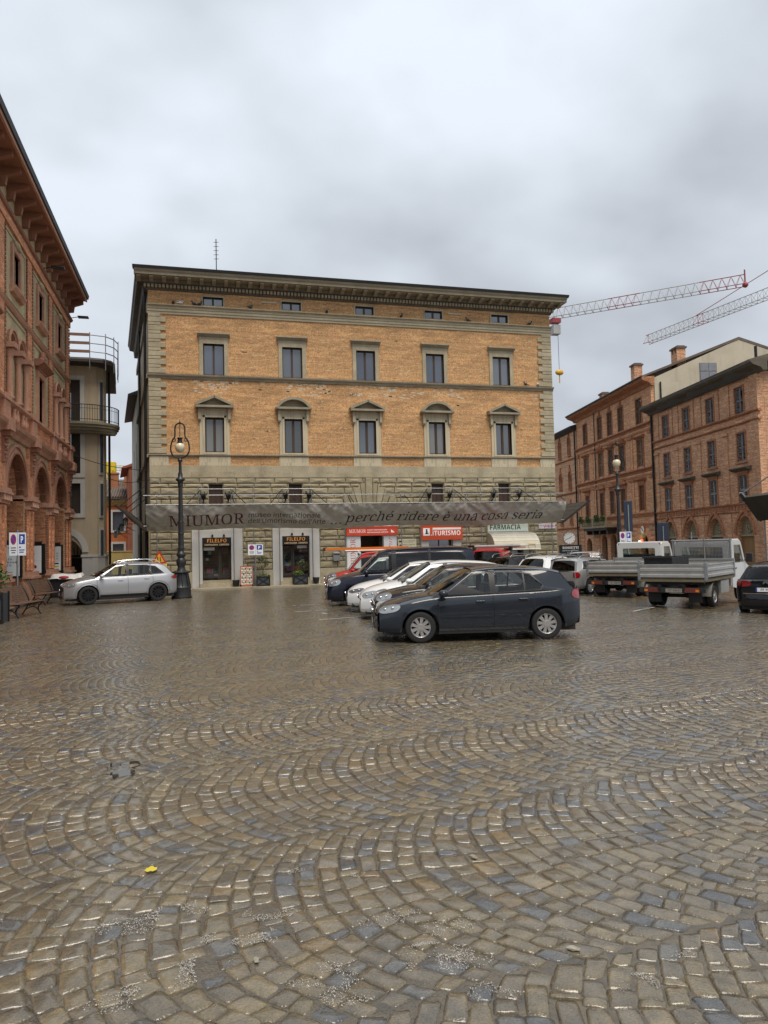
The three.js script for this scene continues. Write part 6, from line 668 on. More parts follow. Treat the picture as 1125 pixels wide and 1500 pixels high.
  for (const c of [xf, xr]) for (const sd of [-1, 1]) { const z1 = sd * (plan(c) - .02), z0 = sd * (plan(c) - .36); obj('wheel_well', [gridGeo(18, 1, (u, v) => { const a = u * Math.PI; return [c + Math.cos(a) * (ra + .004), r + Math.sin(a) * (ra + .004), lerp(z0, z1, v)]; }), bx(c - ra, c + ra, .2, r + ra, Math.min(z0, z0 - sd * .01), Math.max(z0, z0 - sd * .01))], mt.rubber, t); if (s.clad) obj('arch_trim', gridGeo(24, 1, (u, v) => { const a = u * Math.PI, R_ = ra - .01 + v * .075, x = c + Math.cos(a) * R_, y = r + Math.sin(a) * R_; return [x, y, sd * (halfW(x, y) + .012)]; }), mt.blackP, t); }
  if (s.clad) for (const sd of [-1, 1]) obj('sill_trim', gridGeo(14, 2, (u, v) => { const x = lerp(xr + ra + .02, xf - ra - .02, u), y = bot(x) + v * .09; return [x, y, sd * (halfW(x, y) + .01)]; }), mt.blackP, t);
  // cabin sides
  const rw = s.rw ?? .63, wR = x => rw * lerp(1, s.taper ?? .94, clamp((-x) / 1.6, 0, 1)), side = (x, y) => { const B = belt(clamp(x, -hl, hl)), wb = plan(x) * .93, yr = Math.max(B + .1, roof(clamp(x, xR, xF)) - .03), k = clamp((y - B) / (yr - B), 0, 1.05); return lerp(wb, wR(x), k) + .022 * Math.sin(k * Math.PI); };
  const sidePanel = (shape, off, sd, holes = []) => { const sh = poly(shape); for (const h of holes) sh.holes.push(new THREE.Path(h.map(p => new THREE.Vector2(...p)))); const g = new THREE.ShapeGeometry(sh), p = g.attributes.position; for (let i = 0; i < p.count; i++) { const x = p.getX(i), y = p.getY(i); p.setZ(i, sd * (side(x, y) + off)); } g.computeVertexNormals(); return g; };
  const top = []; for (let i = 0; i <= 14; i++) { const x = lerp(xF, xR, i / 14); top.push([x, roof(x) - .028]); }
  const dn = (poly_) => { const o = []; for (let i = 0; i < poly_.length; i++) { const a = poly_[i], b = poly_[(i + 1) % poly_.length]; for (let k = 0; k < 6; k++) o.push([lerp(a[0], b[0], k / 6), lerp(a[1], b[1], k / 6)]); } return o; };
  const outline = [[xC + .02, belt(xC) - .01], ...top, [xB, belt(xB) - .01]], hole_ = dn(s.dlo), beltPts = []; for (let i = 1; i < 16; i++) { const x = lerp(xB, xC, i / 16); beltPts.push([x, belt(x) - .01]); }
  for (const sd of [-1, 1]) { obj('cabin_side', [sidePanel([...outline, ...beltPts], 0, sd, [hole_])], s.paint, t); obj('window_seal', sidePanel(hole_.map(([x, y]) => [x, y]), .004, sd, [dn(s.dlo.map(([x, y]) => { const cx = s.dlo.reduce((a, p) => a + p[0], 0) / s.dlo.length, cy = s.dlo.reduce((a, p) => a + p[1], 0) / s.dlo.length; return [x + Math.sign(cx - x) * .03, y + Math.sign(cy - y) * .022]; }))]), mt.blackP, t);
    for (const [a, b] of s.pillars) obj('pillar', gridGeo(1, 8, (u, v) => { const x = lerp(a, b, u), y0 = belt(x) + .0, y1 = roof(x) - .05, y = lerp(y0, y1, v); return [x, y, sd * (side(x, y) - .003)]; }), mt.blackP, t);
    const cuts = [...s.pillars].sort((a, b) => b[0] - a[0]), xsd = s.dlo.map(p => p[0]), lo = Math.min(...xsd), hi = Math.max(...xsd), edges = [hi, ...cuts.flatMap(([a, b]) => [Math.max(a, b), Math.min(a, b)]), lo];
    for (let i = 0; i < edges.length; i += 2) { const clipP = clipX(s.dlo, edges[i + 1], edges[i]); if (clipP.length > 2) obj('side_window', sidePanel(dn(clipP), -.012, sd), s.tint && edges[i] < s.tint ? mt.carTint : mt.carGlass, t); } }
  // roof, screens
  obj('roof', gridGeo(24, 14, (u, v) => { const x = lerp(xR - .015, xF + .015, u), z = v * 2 - 1, w = wR(x) + .012; return [x, roof(clamp(x, xR, xF)) + .028 * (1 - z * z) - .03 * Math.pow(Math.abs(z), 8), z * w]; }), s.roofPaint ?? s.paint, t);
  const screen = (x0, y0, w0, x1, y1, w1, bul, inset) => gridGeo(12, 10, (u, v) => { const z = (u * 2 - 1), k = v, w = lerp(w0, w1, k) - inset; return [lerp(x0, x1, k) + bul * (1 - z * z), lerp(y0, y1, k) + Math.sin(k * Math.PI) * .02 + .022 * (1 - z * z) * k, z * w]; });
  obj('windscreen', screen(xC - .03, yC + .01, plan(xC) * .9, xF, roof(xF) - .01, wR(xF), .07, .03), mt.carGlass, t); obj('rear_window', screen(xB + .02, yB + .02, plan(xB) * .88, xR, roof(xR) - .01, wR(xR), -.05, .06), s.tint ? mt.carTint : mt.carGlass, t);
  for (const sd of [-1, 1]) obj('rear_pillar', gridGeo(2, 6, (u, v) => { const x = lerp(xB + .02, xR, v) - .012, y = lerp(yB, roof(xR) - .015, v), w0 = lerp(plan(xB) * .93, wR(xR), v); return [x, y + .01 * u, sd * (w0 - u * .1)]; }), s.paint, t);
  obj('wiper', [bar([xC + .02, yC + .02, -.5], [xC - .2, yC + .13, .12], .009, 4), bar([xC + .02, yC + .02, .1], [xC - .18, yC + .12, .6], .009, 4)], mt.blackP, t);
  // inside
  const fl = .34; obj('interior', [bx(xB + .1, xC - .1, .26, fl, -hw * .8, hw * .8), rbx(xC - .55, xC - .05, fl, yC - .03, -hw * .8, hw * .8, .06), bx(xB + .05, xB + .3, fl, yB - .06, -hw * .75, hw * .75)], mt.seat, t);
  const sx = s.seats ?? [.05, -.95]; for (const x of sx) for (const z of [-.36, .36]) obj('seat', [rbx(x - .3, x + .25, fl, fl + .2, z - .24, z + .24, .06), rbx(-.1, .1, 0, .62, -.23, .23, .06).rotateZ(.2).translate(x - .28, fl + .15, z), rbx(-.05, .05, 0, .2, -.13, .13, .04).rotateZ(.15).translate(x - .41, fl + .78, z)], mt.seat, t);
  obj('steering_wheel', new THREE.TorusGeometry(.18, .016, 6, 18).rotateY(Math.PI / 2).rotateZ(.4).translate(xC - .62, yC - .08, -.36), mt.blackP, t);
  // doors: cuts, handles, mirrors
  const patch = (x0, x1, y0, y1, sd, off, nu = 8, nv = 6, fn) => gridGeo(nu, nv, (u, v) => { let x = lerp(x0, x1, u), y = lerp(typeof y0 === 'function' ? y0(x) : y0, typeof y1 === 'function' ? y1(x) : y1, v); if (fn) [x, y] = fn(x, y); return [x, y, sd * (halfW(x, y) + off)]; });
  for (const sd of [-1, 1]) { (s.doors ?? []).forEach(([a, b], i) => { const y0 = x => Math.max(bot(x) + .09, arch(x) + .05), d = obj('door', patch(a, b, y0, x => belt(x) - .012, sd, .005, 18, 16), s.paint, t); obj('door_gap', [gridGeo(1, 16, (u, v) => { const x = b + (u - .5) * .012, y = lerp(y0(b), belt(b) - .01, v); return [x, y, sd * (halfW(x, y) + .0065)]; }), gridGeo(1, 16, (u, v) => { const x = a + (u - .5) * .012, y = lerp(y0(a), belt(a) - .01, v); return [x, y, sd * (halfW(x, y) + .0065)]; }), gridGeo(16, 1, (u, v) => { const x = lerp(a, b, u), y = y0(x) + (v - .5) * .012; return [x, y, sd * (halfW(x, y) + .0065)]; })], mt.rubber, d); const hx = lerp(a, b, .16), hy = belt(hx) - .12; obj('handle', rbx(hx - .0, hx + .19, hy - .016, hy + .016, -.018, .018, .014).translate(0, 0, sd * (halfW(hx, hy) + .02)), s.handle ?? s.paint, d); if (s.rub) obj('rub_strip', patch(a + .05, b - .06, .50, .545, sd, .02, 6, 2), s.paint, d); });
    const mx = xC - .24, my = belt(mx) + .09; obj('mirror', [new THREE.SphereGeometry(.1, 12, 9).scale(.95, .78, 1.1).translate(mx, my, sd * (plan(mx) + .09)), bar([mx + .02, my - .06, sd * plan(mx) * .9], [mx, my - .04, sd * (plan(mx) + .06)], .025)], s.mirror ?? s.paint, t);
    const [hx0, hx1, hy0, hy1] = s.head; const el = u => Math.sqrt(Math.max(.02, 1 - Math.pow(Math.abs(2 * u - 1), 3.2))), hg = gridGeo(16, 6, (u, v) => { const x = lerp(hl - hx0, hl - .03, u), m = lerp((hy0 + hy1) / 2 + (s.hs ?? .07), (hy0 + hy1) / 2 - .01, u), y = m + (v - .5) * (hy1 - hy0) * el(u) * 1.15; return [x, y, sd * (halfW(x, y) + .012)]; }), hd = obj('headlight', hg, s.lens ?? mt.lens, t); for (const k of [.35, .7]) { const x = lerp(hl - hx0, hl - .03, k), y = lerp((hy0 + hy1) / 2 + (s.hs ?? .07), (hy0 + hy1) / 2 - .01, k); obj('lamp_bowl', new THREE.SphereGeometry(.038, 10, 8).translate(x, y, sd * (halfW(x, y) - .002)), s.ring ? mt.chrome : mt.lens, hd); }
    const [tx, ty0, ty1] = s.taill; const te = u => Math.sqrt(Math.max(.03, 1 - Math.pow(u, 3))); obj('tail_light', [gridGeo(8, 6, (u, v) => { const x = -hl + .005 + u * tx, y = (ty0 + ty1) / 2 + (v - .5) * (ty1 - ty0) * te(u); return [x, y, sd * (halfW(x, y) + .012)]; }), gridGeo(8, 6, (u, v) => [-hl - .012, (ty0 + ty1) / 2 + (v - .5) * (ty1 - ty0) * te(u), sd * lerp(plan(-hl) * .95, plan(-hl) * (s.tw ?? .68), u)])], mt.red, t); if (s.fog) obj('fog_lamp', new THREE.CylinderGeometry(.05, .05, .03, 12).rotateZ(Math.PI / 2).translate(hl - .03, .36, sd * plan(hl) * .8), mt.lens, t); }
  obj('front_bumper', [gridGeo(20, 6, (u, v) => { const z = u * 2 - 1, k = v * 2 - 1; return [hl + .05 * (1 - z * z * .7) * (1 - k * k * .6) - .1 * Math.pow(Math.abs(z), 6), lerp(.22, .52, v), z * plan(hl) * 1.02]; })], s.bump ?? s.paint, t);
  obj('rear_bumper', [gridGeo(20, 6, (u, v) => { const z = u * 2 - 1, k = v * 2 - 1; return [-hl - .06 * (1 - z * z * .5) * (1 - k * k * .6) + .06 * Math.pow(Math.abs(z), 6), lerp(.27, .6, v), z * plan(-hl) * 1.03]; })], s.bump ?? s.paint, t);
  obj('grille', [gridGeo(8, 3, (u, v) => [hl + .066 - .03 * Math.pow(u * 2 - 1, 2), lerp(s.grille?.[0] ?? .56, s.grille?.[1] ?? .68, v), (u * 2 - 1) * plan(hl) * (s.grille?.[2] ?? .55)]), gridGeo(8, 3, (u, v) => [hl + .062 - .03 * Math.pow(u * 2 - 1, 2), lerp(.26, .36, v), (u * 2 - 1) * plan(hl) * .6])], mt.blackP, t);
  obj('badge', new THREE.CylinderGeometry(.05, .05, .02, 16).rotateZ(Math.PI / 2).translate(hl + .075, s.grille ? (s.grille[0] + s.grille[1]) / 2 : .62, 0), mt.chrome, t);
  const plate = (x, y, dir, txt, part) => obj(part, new THREE.PlaneGeometry(.52, .115).rotateY(dir * Math.PI / 2).translate(x, y, 0), printMat(256, 56, (c, w, h) => { c.fillStyle = '#e9ebee'; c.fillRect(0, 0, w, h); c.fillStyle = '#1d3f9a'; c.fillRect(0, 0, 20, h); c.fillRect(w - 20, 0, 20, h); if (!txt) { c.fillStyle = '#15181c'; scrawl(c, 34, 44, 190, 32); } else { c.fillStyle = '#15181c'; c.font = 'bold 44px sans-serif'; c.textAlign = 'center'; c.fillText(txt, w / 2, 43, 200); } }), t, { uv: 1 });
  plate(hl + .085, .42, 1, s.plate, 'front_plate'); plate(-hl - .075, s.plateY ?? .78, -1, s.plate, 'rear_plate');
  if (s.rails) for (const z of [-1, 1]) obj('roof_rail', tube([[xR + .15, roof(xR + .15) + .02, z * (wR(xR) - .05)], [xR + .3, roof(-.5) + .075, z * (wR(-.5) - .05)], [xF - .25, roof(xF - .25) + .07, z * (wR(0) - .05)], [xF - .1, roof(xF - .1) + .01, z * (wR(0) - .05)]], .018), s.railMat ?? mt.galv, t);
  const wg = wheelGeos(r, .2, s.spokes ?? 9, s.rimR ?? .205); for (const k of Object.values(wg)) k.userData.ready = true; for (const c of [xf, xr]) for (const sd of [-1, 1]) { const w = obj('wheel', wg.back, mt.rubber, t); w.position.set(c, r, sd * (plan(c) - .115)); if (sd < 0) w.rotation.y = Math.PI; w.rotation.z = c; obj('tyre', wg.ty, mt.rubber, w); obj('rim', wg.rim, s.rim ?? mt.rim, w); }
  return t;
}
function clipX(P, lo, hi) { const cut = (p, f, v) => { const o = []; for (let i = 0; i < p.length; i++) { const a = p[i], b = p[(i + 1) % p.length], ia = f(a[0]), ib = f(b[0]); if (ia) o.push(a); if (ia !== ib) { const k = (v - a[0]) / (b[0] - a[0]); o.push([v, lerp(a[1], b[1], k)]); } } return o; }; return cut(cut(P, x => x <= hi + 1e-9, hi), x => x >= lo - 1e-9, lo); }
const hatch = (o = {}) => ({ L: 4.2, W: 1.76, xf: 1.24, xr: -1.34, r: .315, belt: [[-2.1, .93], [-1.9, .99], [-1.3, .965], [0, .925], [.95, .885], [1.5, .79], [1.9, .70], [2.1, .60]], hood: [[.8, .985], [1.05, .965], [1.5, .885], [1.85, .79], [2.02, .70], [2.1, .62]], roof: [[-1.7, 1.36], [-1.45, 1.415], [-.8, 1.468], [-.25, 1.478], [.12, 1.435]], cowl: [1.02, .95], back: [-1.99, .985], dlo: [[.72, .955], [.14, 1.355], [-.25, 1.40], [-.85, 1.385], [-1.08, 1.34], [-1.32, 1.08], [-1.26, .995], [-.3, .96]], pillars: [[-.32, -.2], [-.94, -.905]], doors: [[-.26, .86], [-1.1, -.26]], head: [.46, 0, .60, .74], taill: [.2, .80, 1.0], fog: true, spokes: 9, ...o });
const ROW = R(168.6), rowG = 'cars parked nose out beside the dark blue hatchback';
const navy = paint(.013, .019, .028, .0), whiteP = paint(.72, .73, .73), blackC = paint(.008, .008, .010, .0), silver = paint(.42, .43, .45, .55), redP = paint(.42, .014, .016), vanBlue = paint(.006, .009, .022, .0);
car('parked_car', 'dark blue five door hatchback with silver spoked wheels standing in front of the row', 'car', hatch({ paint: navy, rub: true, handle: navy }), [5.65, gy(5.65), -14.36], ROW, rowG);
car('parked_car', 'black small car with chrome ringed headlights beside the dark blue hatchback', 'car', hatch({ paint: blackC, L: 3.9, xf: 1.16, xr: -1.24, belt: [[-1.95, .92], [-1.75, .98], [-1.2, .98], [0, .95], [.9, .92], [1.35, .86], [1.75, .77], [1.95, .64]], hood: [[.7, 1.03], [.95, 1.0], [1.35, .93], [1.7, .85], [1.88, .76], [1.95, .66]], cowl: [.9, .98], back: [-1.78, .98], roof: [[-1.5, 1.36], [-1.2, 1.43], [-.6, 1.475], [-.05, 1.465], [.2, 1.43]], dlo: [[.74, .97], [.25, 1.35], [-.2, 1.39], [-.9, 1.38], [-1.15, 1.33], [-1.4, 1.03], [-.3, .985]], head: [.4, 0, .66, .82], ring: 1, grille: [.52, .66, .6], doors: [[-.35, .82]], pillars: [[-.42, -.3]] }), [6.05, gy(6), -16.85], ROW, rowG);
car('parked_car', 'white hatchback with plain bonnet between the black small car and another white car', 'car', hatch({ paint: whiteP, L: 4.1, tint: -.3, belt: hatch().belt.map(([x, y]) => [x * .976, y + .04]), hood: hatch().hood.map(([x, y]) => [x * .976, y + .05]), roof: hatch().roof.map(([x, y]) => [x, y + .05]), cowl: [1.0, 1.0], back: [-1.9, 1.02] }), [6.3, gy(6.3), -19.05], ROW, rowG);
car('parked_car', 'white hatchback with slim dark headlights parked against the dark blue van', 'car', hatch({ paint: whiteP, L: 4.06, nz: .3, head: [.5, 0, .60, .69], lens: M(.12, .125, .13, { physical: 1, r: .08, cc: 1 }), grille: [.5, .62, .45], belt: hatch().belt.map(([x, y]) => [x * .966, y]), hood: hatch().hood.map(([x, y]) => [x * .966, y]) }), [6.4, gy(6.4), -21.4], ROW, rowG);
car('parked_car', 'white compact car with round headlights between the van and the red van', 'car', hatch({ paint: whiteP, head: [.36, 0, .60, .76], roof: hatch().roof.map(([x, y]) => [x, y + .08]), dlo: hatch().dlo.map(([x, y]) => [x, y > 1.1 ? y + .07 : y]) }), [6.75, gy(6.7), -26.9], ROW, rowG);
const vanSpec = o => ({ L: 5.1, W: 1.93, xf: 1.62, xr: -1.6, r: .33, nose: .8, nz: .22, stern: .3, sz: .06, belt: [[-2.55, 1.02], [-2.3, 1.09], [-1, 1.09], [.6, 1.06], [1.35, 1.03], [1.9, .95], [2.3, .82], [2.55, .66]], hood: [[1.2, 1.16], [1.45, 1.14], [1.9, 1.05], [2.25, .94], [2.45, .82], [2.55, .68]], roof: [[-2.44, 1.82], [-2.2, 1.9], [-1, 1.92], [0, 1.9], [.5, 1.86], [.72, 1.8]], cowl: [1.46, 1.1], back: [-2.54, 1.1], rw: .76, taper: .98, dlo: [[1.28, 1.13], [.78, 1.66], [.3, 1.74], [-1, 1.77], [-2.05, 1.74], [-2.2, 1.6], [-2.24, 1.16], [-1, 1.14], [.3, 1.13]], pillars: [[.2, .36], [-.98, -.9]], doors: [[.3, 1.32], [-.92, .3]], head: [.46, 0, .68, .86], taill: [.1, .95, 1.4], tw: .86, seats: [.75, -.5, -1.5], tint: .25, spokes: 7, grille: [.58, .8, .6], ...o });
car('parked_van', 'dark blue passenger van with tinted rear windows beside the white cars', 'van', vanSpec({ paint: vanBlue }), [6.75, gy(6.7), -24.0], ROW, rowG);
{ const v = car('parked_van', 'red van carrying an orange ladder beside the far white compact car', 'van', vanSpec({ paint: redP, L: 4.3, xf: 1.35, xr: -1.35, belt: vanSpec().belt.map(([x, y]) => [x * .843, y * .9]), hood: vanSpec().hood.map(([x, y]) => [x * .843, y * .9]), roof: vanSpec().roof.map(([x, y]) => [x * .85, y * .93]), cowl: [1.23, .99], back: [-2.14, .99], dlo: vanSpec().dlo.map(([x, y]) => [x * .84, y * .92]), pillars: [[.16, .28]], doors: [[.2, 1.1]] }), [7.3, gy(7.3), -29.9], ROW); 
  const l = thing('ladder', 'orange ladder lying on the roof rack of the red van', 'ladder', [7.0, 1.86, -29.9], ROW); const om = M(.62, .17, .015, { r: .5 }); for (const z of [-.22, .22]) obj('stile', bx(-1.7, 1.85, 0, .11, z - .03, z + .03), om, l); for (let i = 0; i < 11; i++) obj('rung', bar([-1.6 + i * .33, .055, -.22], [-1.6 + i * .33, .055, .22], .016), mt.galv, l); obj('end_cap', [bx(1.85, 1.95, -.01, .12, -.26, -.18), bx(1.85, 1.95, -.01, .12, .18, .26)], mt.blackP, l);
  const rk = thing('roof_rack', 'white roof rack bars on top of the red van', 'roof rack', [7.2, 1.76, -29.9], ROW); obj('cross_bar', [bx(-.9, -.84, -.04, .04, -.7, .7), bx(.6, .66, -.04, .04, -.7, .7)], mt.whiteC, rk); obj('side_tube', bar([-1.2, .06, .4], [1.2, .06, .4], .05, 8), mt.whiteC, rk); obj('bracket', [bx(-.9, -.84, -.14, -.04, -.68, -.62), bx(.6, .66, -.14, -.04, -.68, -.62), bx(-.9, -.84, -.14, -.04, .62, .68), bx(.6, .66, -.14, -.04, .62, .68)], mt.blackP, rk); }
// silver car by the street lamp
const suvSpec = o => ({ L: 4.3, W: 1.85, xf: 1.30, xr: -1.36, r: .355, rimR: .245, arch: .05, clad: true, sill: .26, belt: [[-2.15, .98], [-1.93, 1.07], [-1.3, 1.06], [0, 1.02], [1.0, .99], [1.55, .91], [1.97, .81], [2.15, .66]], hood: [[.8, 1.1], [1.05, 1.08], [1.5, 1.01], [1.87, .9], [2.07, .79], [2.15, .68]], roof: [[-1.66, 1.47], [-1.35, 1.535], [-.6, 1.58], [-.1, 1.575], [.2, 1.535]], cowl: [1.06, 1.05], back: [-2.0, 1.07], dlo: [[.82, 1.05], [.26, 1.44], [-.2, 1.495], [-.9, 1.48], [-1.3, 1.42], [-1.62, 1.12], [-.3, 1.06]], pillars: [[-.24, -.12], [-1.12, -1.06]], doors: [[-.18, .98], [-1.15, -.18]], head: [.45, 0, .68, .80], taill: [.26, .88, 1.02], rw: .64, spokes: 10, rails: true, grille: [.42, .72, .5], ...o });
car('parked_suv', 'silver sport utility car with black wheels beside the street lamp', 'car', suvSpec({ paint: silver, rim: mt.rimB, mirror: paint(.5, .51, .53, .4), railMat: mt.chrome }), [-3.26, 0, -30.84], R(-163.5));
// ---------- second row, tails toward us ----------
const H2 = a => R(90 - a), row2 = 'vehicles parked tail out on the right of the square';
car('parked_suv', 'silver estate car with black bumper and number plate beside the tipper truck', 'car', suvSpec({ paint: paint(.36, .365, .365, .5), W: 1.75, L: 4.4, bump: mt.blackP, clad: false, plateY: .62, taill: [.16, .72, .98], tw: .82, roof: [[-1.95, 1.42], [-1.7, 1.49], [-.6, 1.53], [0, 1.52], [.3, 1.48]], back: [-2.12, 1.0], dlo: [[.9, 1.05], [.36, 1.4], [-.9, 1.45], [-1.6, 1.4], [-1.85, 1.08], [-.3, 1.06]], tint: -.2 }), [16.55, gy(16.5), -28.2], H2(60), row2);
car('parked_suv', 'white sport utility car with slim red tail lights behind the silver estate', 'car', suvSpec({ paint: whiteP, tint: .2, taill: [.3, .84, .94], tw: .3 }), [16.4, gy(16.4), -31.2], H2(58), row2);
car('parked_suv', 'black sport utility car with silver roof rails behind the white one', 'car', suvSpec({ paint: blackC, tint: -.2 }), [15.9, gy(15.9), -33.9], H2(60), row2);
car('parked_hatchback', 'black hatchback with red tail lights and blue edged number plate at the row end', 'car', hatch({ paint: blackC, W: 1.79, L: 4.3, plate: 'FF 155', plateY: .74, taill: [.32, .82, 1.0], tw: .58, tint: -.2, belt: hatch().belt.map(([x, y]) => [x * 1.025, y + .03]), hood: hatch().hood.map(([x, y]) => [x * 1.025, y + .02]), back: [-1.98, 1.02] }), [17.3, gy(17), -18.15], H2(55), row2);
{ const t = scene.children[scene.children.length - 1]; obj('chrome_strip', gridGeo(16, 1, (u, v) => { const z = u * 2 - 1; return [-2.15 - .074 + .075 * z * z, .615 + v * .022, z * .62]; }), mt.chrome, t); for (const k of [0, 1]) obj('rear_badge', [beam([-2.175, .9 + k * .04, -.075], [-2.175, .955 + k * .04, 0], .012, .022), beam([-2.175, .955 + k * .04, 0], [-2.175, .9 + k * .04, .075], .012, .022)], mt.chrome, t); }
{ const v = car('parked_van', 'red van with black rear window and loaded roof rack before the pharmacy', 'van', vanSpec({ paint: redP, L: 4.4, xf: 1.38, xr: -1.38, belt: vanSpec().belt.map(([x, y]) => [x * .863, y]), hood: vanSpec().hood.map(([x, y]) => [x * .863, y]), roof: vanSpec().roof.map(([x, y]) => [x * .87, y]), cowl: [1.26, 1.1], back: [-2.19, 1.1], dlo: [[1.05, 1.13], [.66, 1.66], [.2, 1.74], [-.15, 1.7], [-.15, 1.13]], pillars: [[.1, .2]], doors: [[.15, 1.12]], tint: .1 }), [15.6, gy(15.6), -36.2], H2(35)); const l = thing('ladder', 'pair of grey and pink ladders on the red van before the pharmacy', 'ladder', [15.3, 1.72, -35.6], H2(80)); obj('stile', [bx(-1.6, 1.9, 0, .09, -.2, -.15), bx(-1.6, 1.9, 0, .09, .15, .2)], M(.42, .2, .16), l); obj('tube', bar([-1.5, .14, .35], [1.4, .14, .35], .07, 10), mt.alu, l); for (let i = 0; i < 9; i++) obj('rung', bar([-1.4 + i * .38, .045, -.2], [-1.4 + i * .38, .045, .2], .015), mt.galv, l); obj('clamp', [bx(-1.5, -1.4, -.12, .2, -.3, .4), bx(.8, .9, -.12, .2, -.3, .4)], mt.blackP, l); }
car('parked_hatchback', 'white hatchback farther off before the boarded arch', 'car', hatch({ paint: whiteP }), [29.5, gy(29.5), -28.0], H2(150), row2);
car('parked_jeep', 'pale boxy off road car facing the square beside the clock sign', 'car', suvSpec({ paint: paint(.5, .52, .52, .2), L: 4.2, roof: [[-1.9, 1.68], [-1.7, 1.74], [-.6, 1.76], [.3, 1.76], [.55, 1.72]], back: [-2.05, 1.1], cowl: [.95, 1.1], dlo: [[.82, 1.1], [.56, 1.62], [-.9, 1.66], [-1.7, 1.62], [-1.8, 1.12], [-.3, 1.1]], taper: 1, rw: .7 }), [18.9, gy(18.9), -32.4], H2(215));
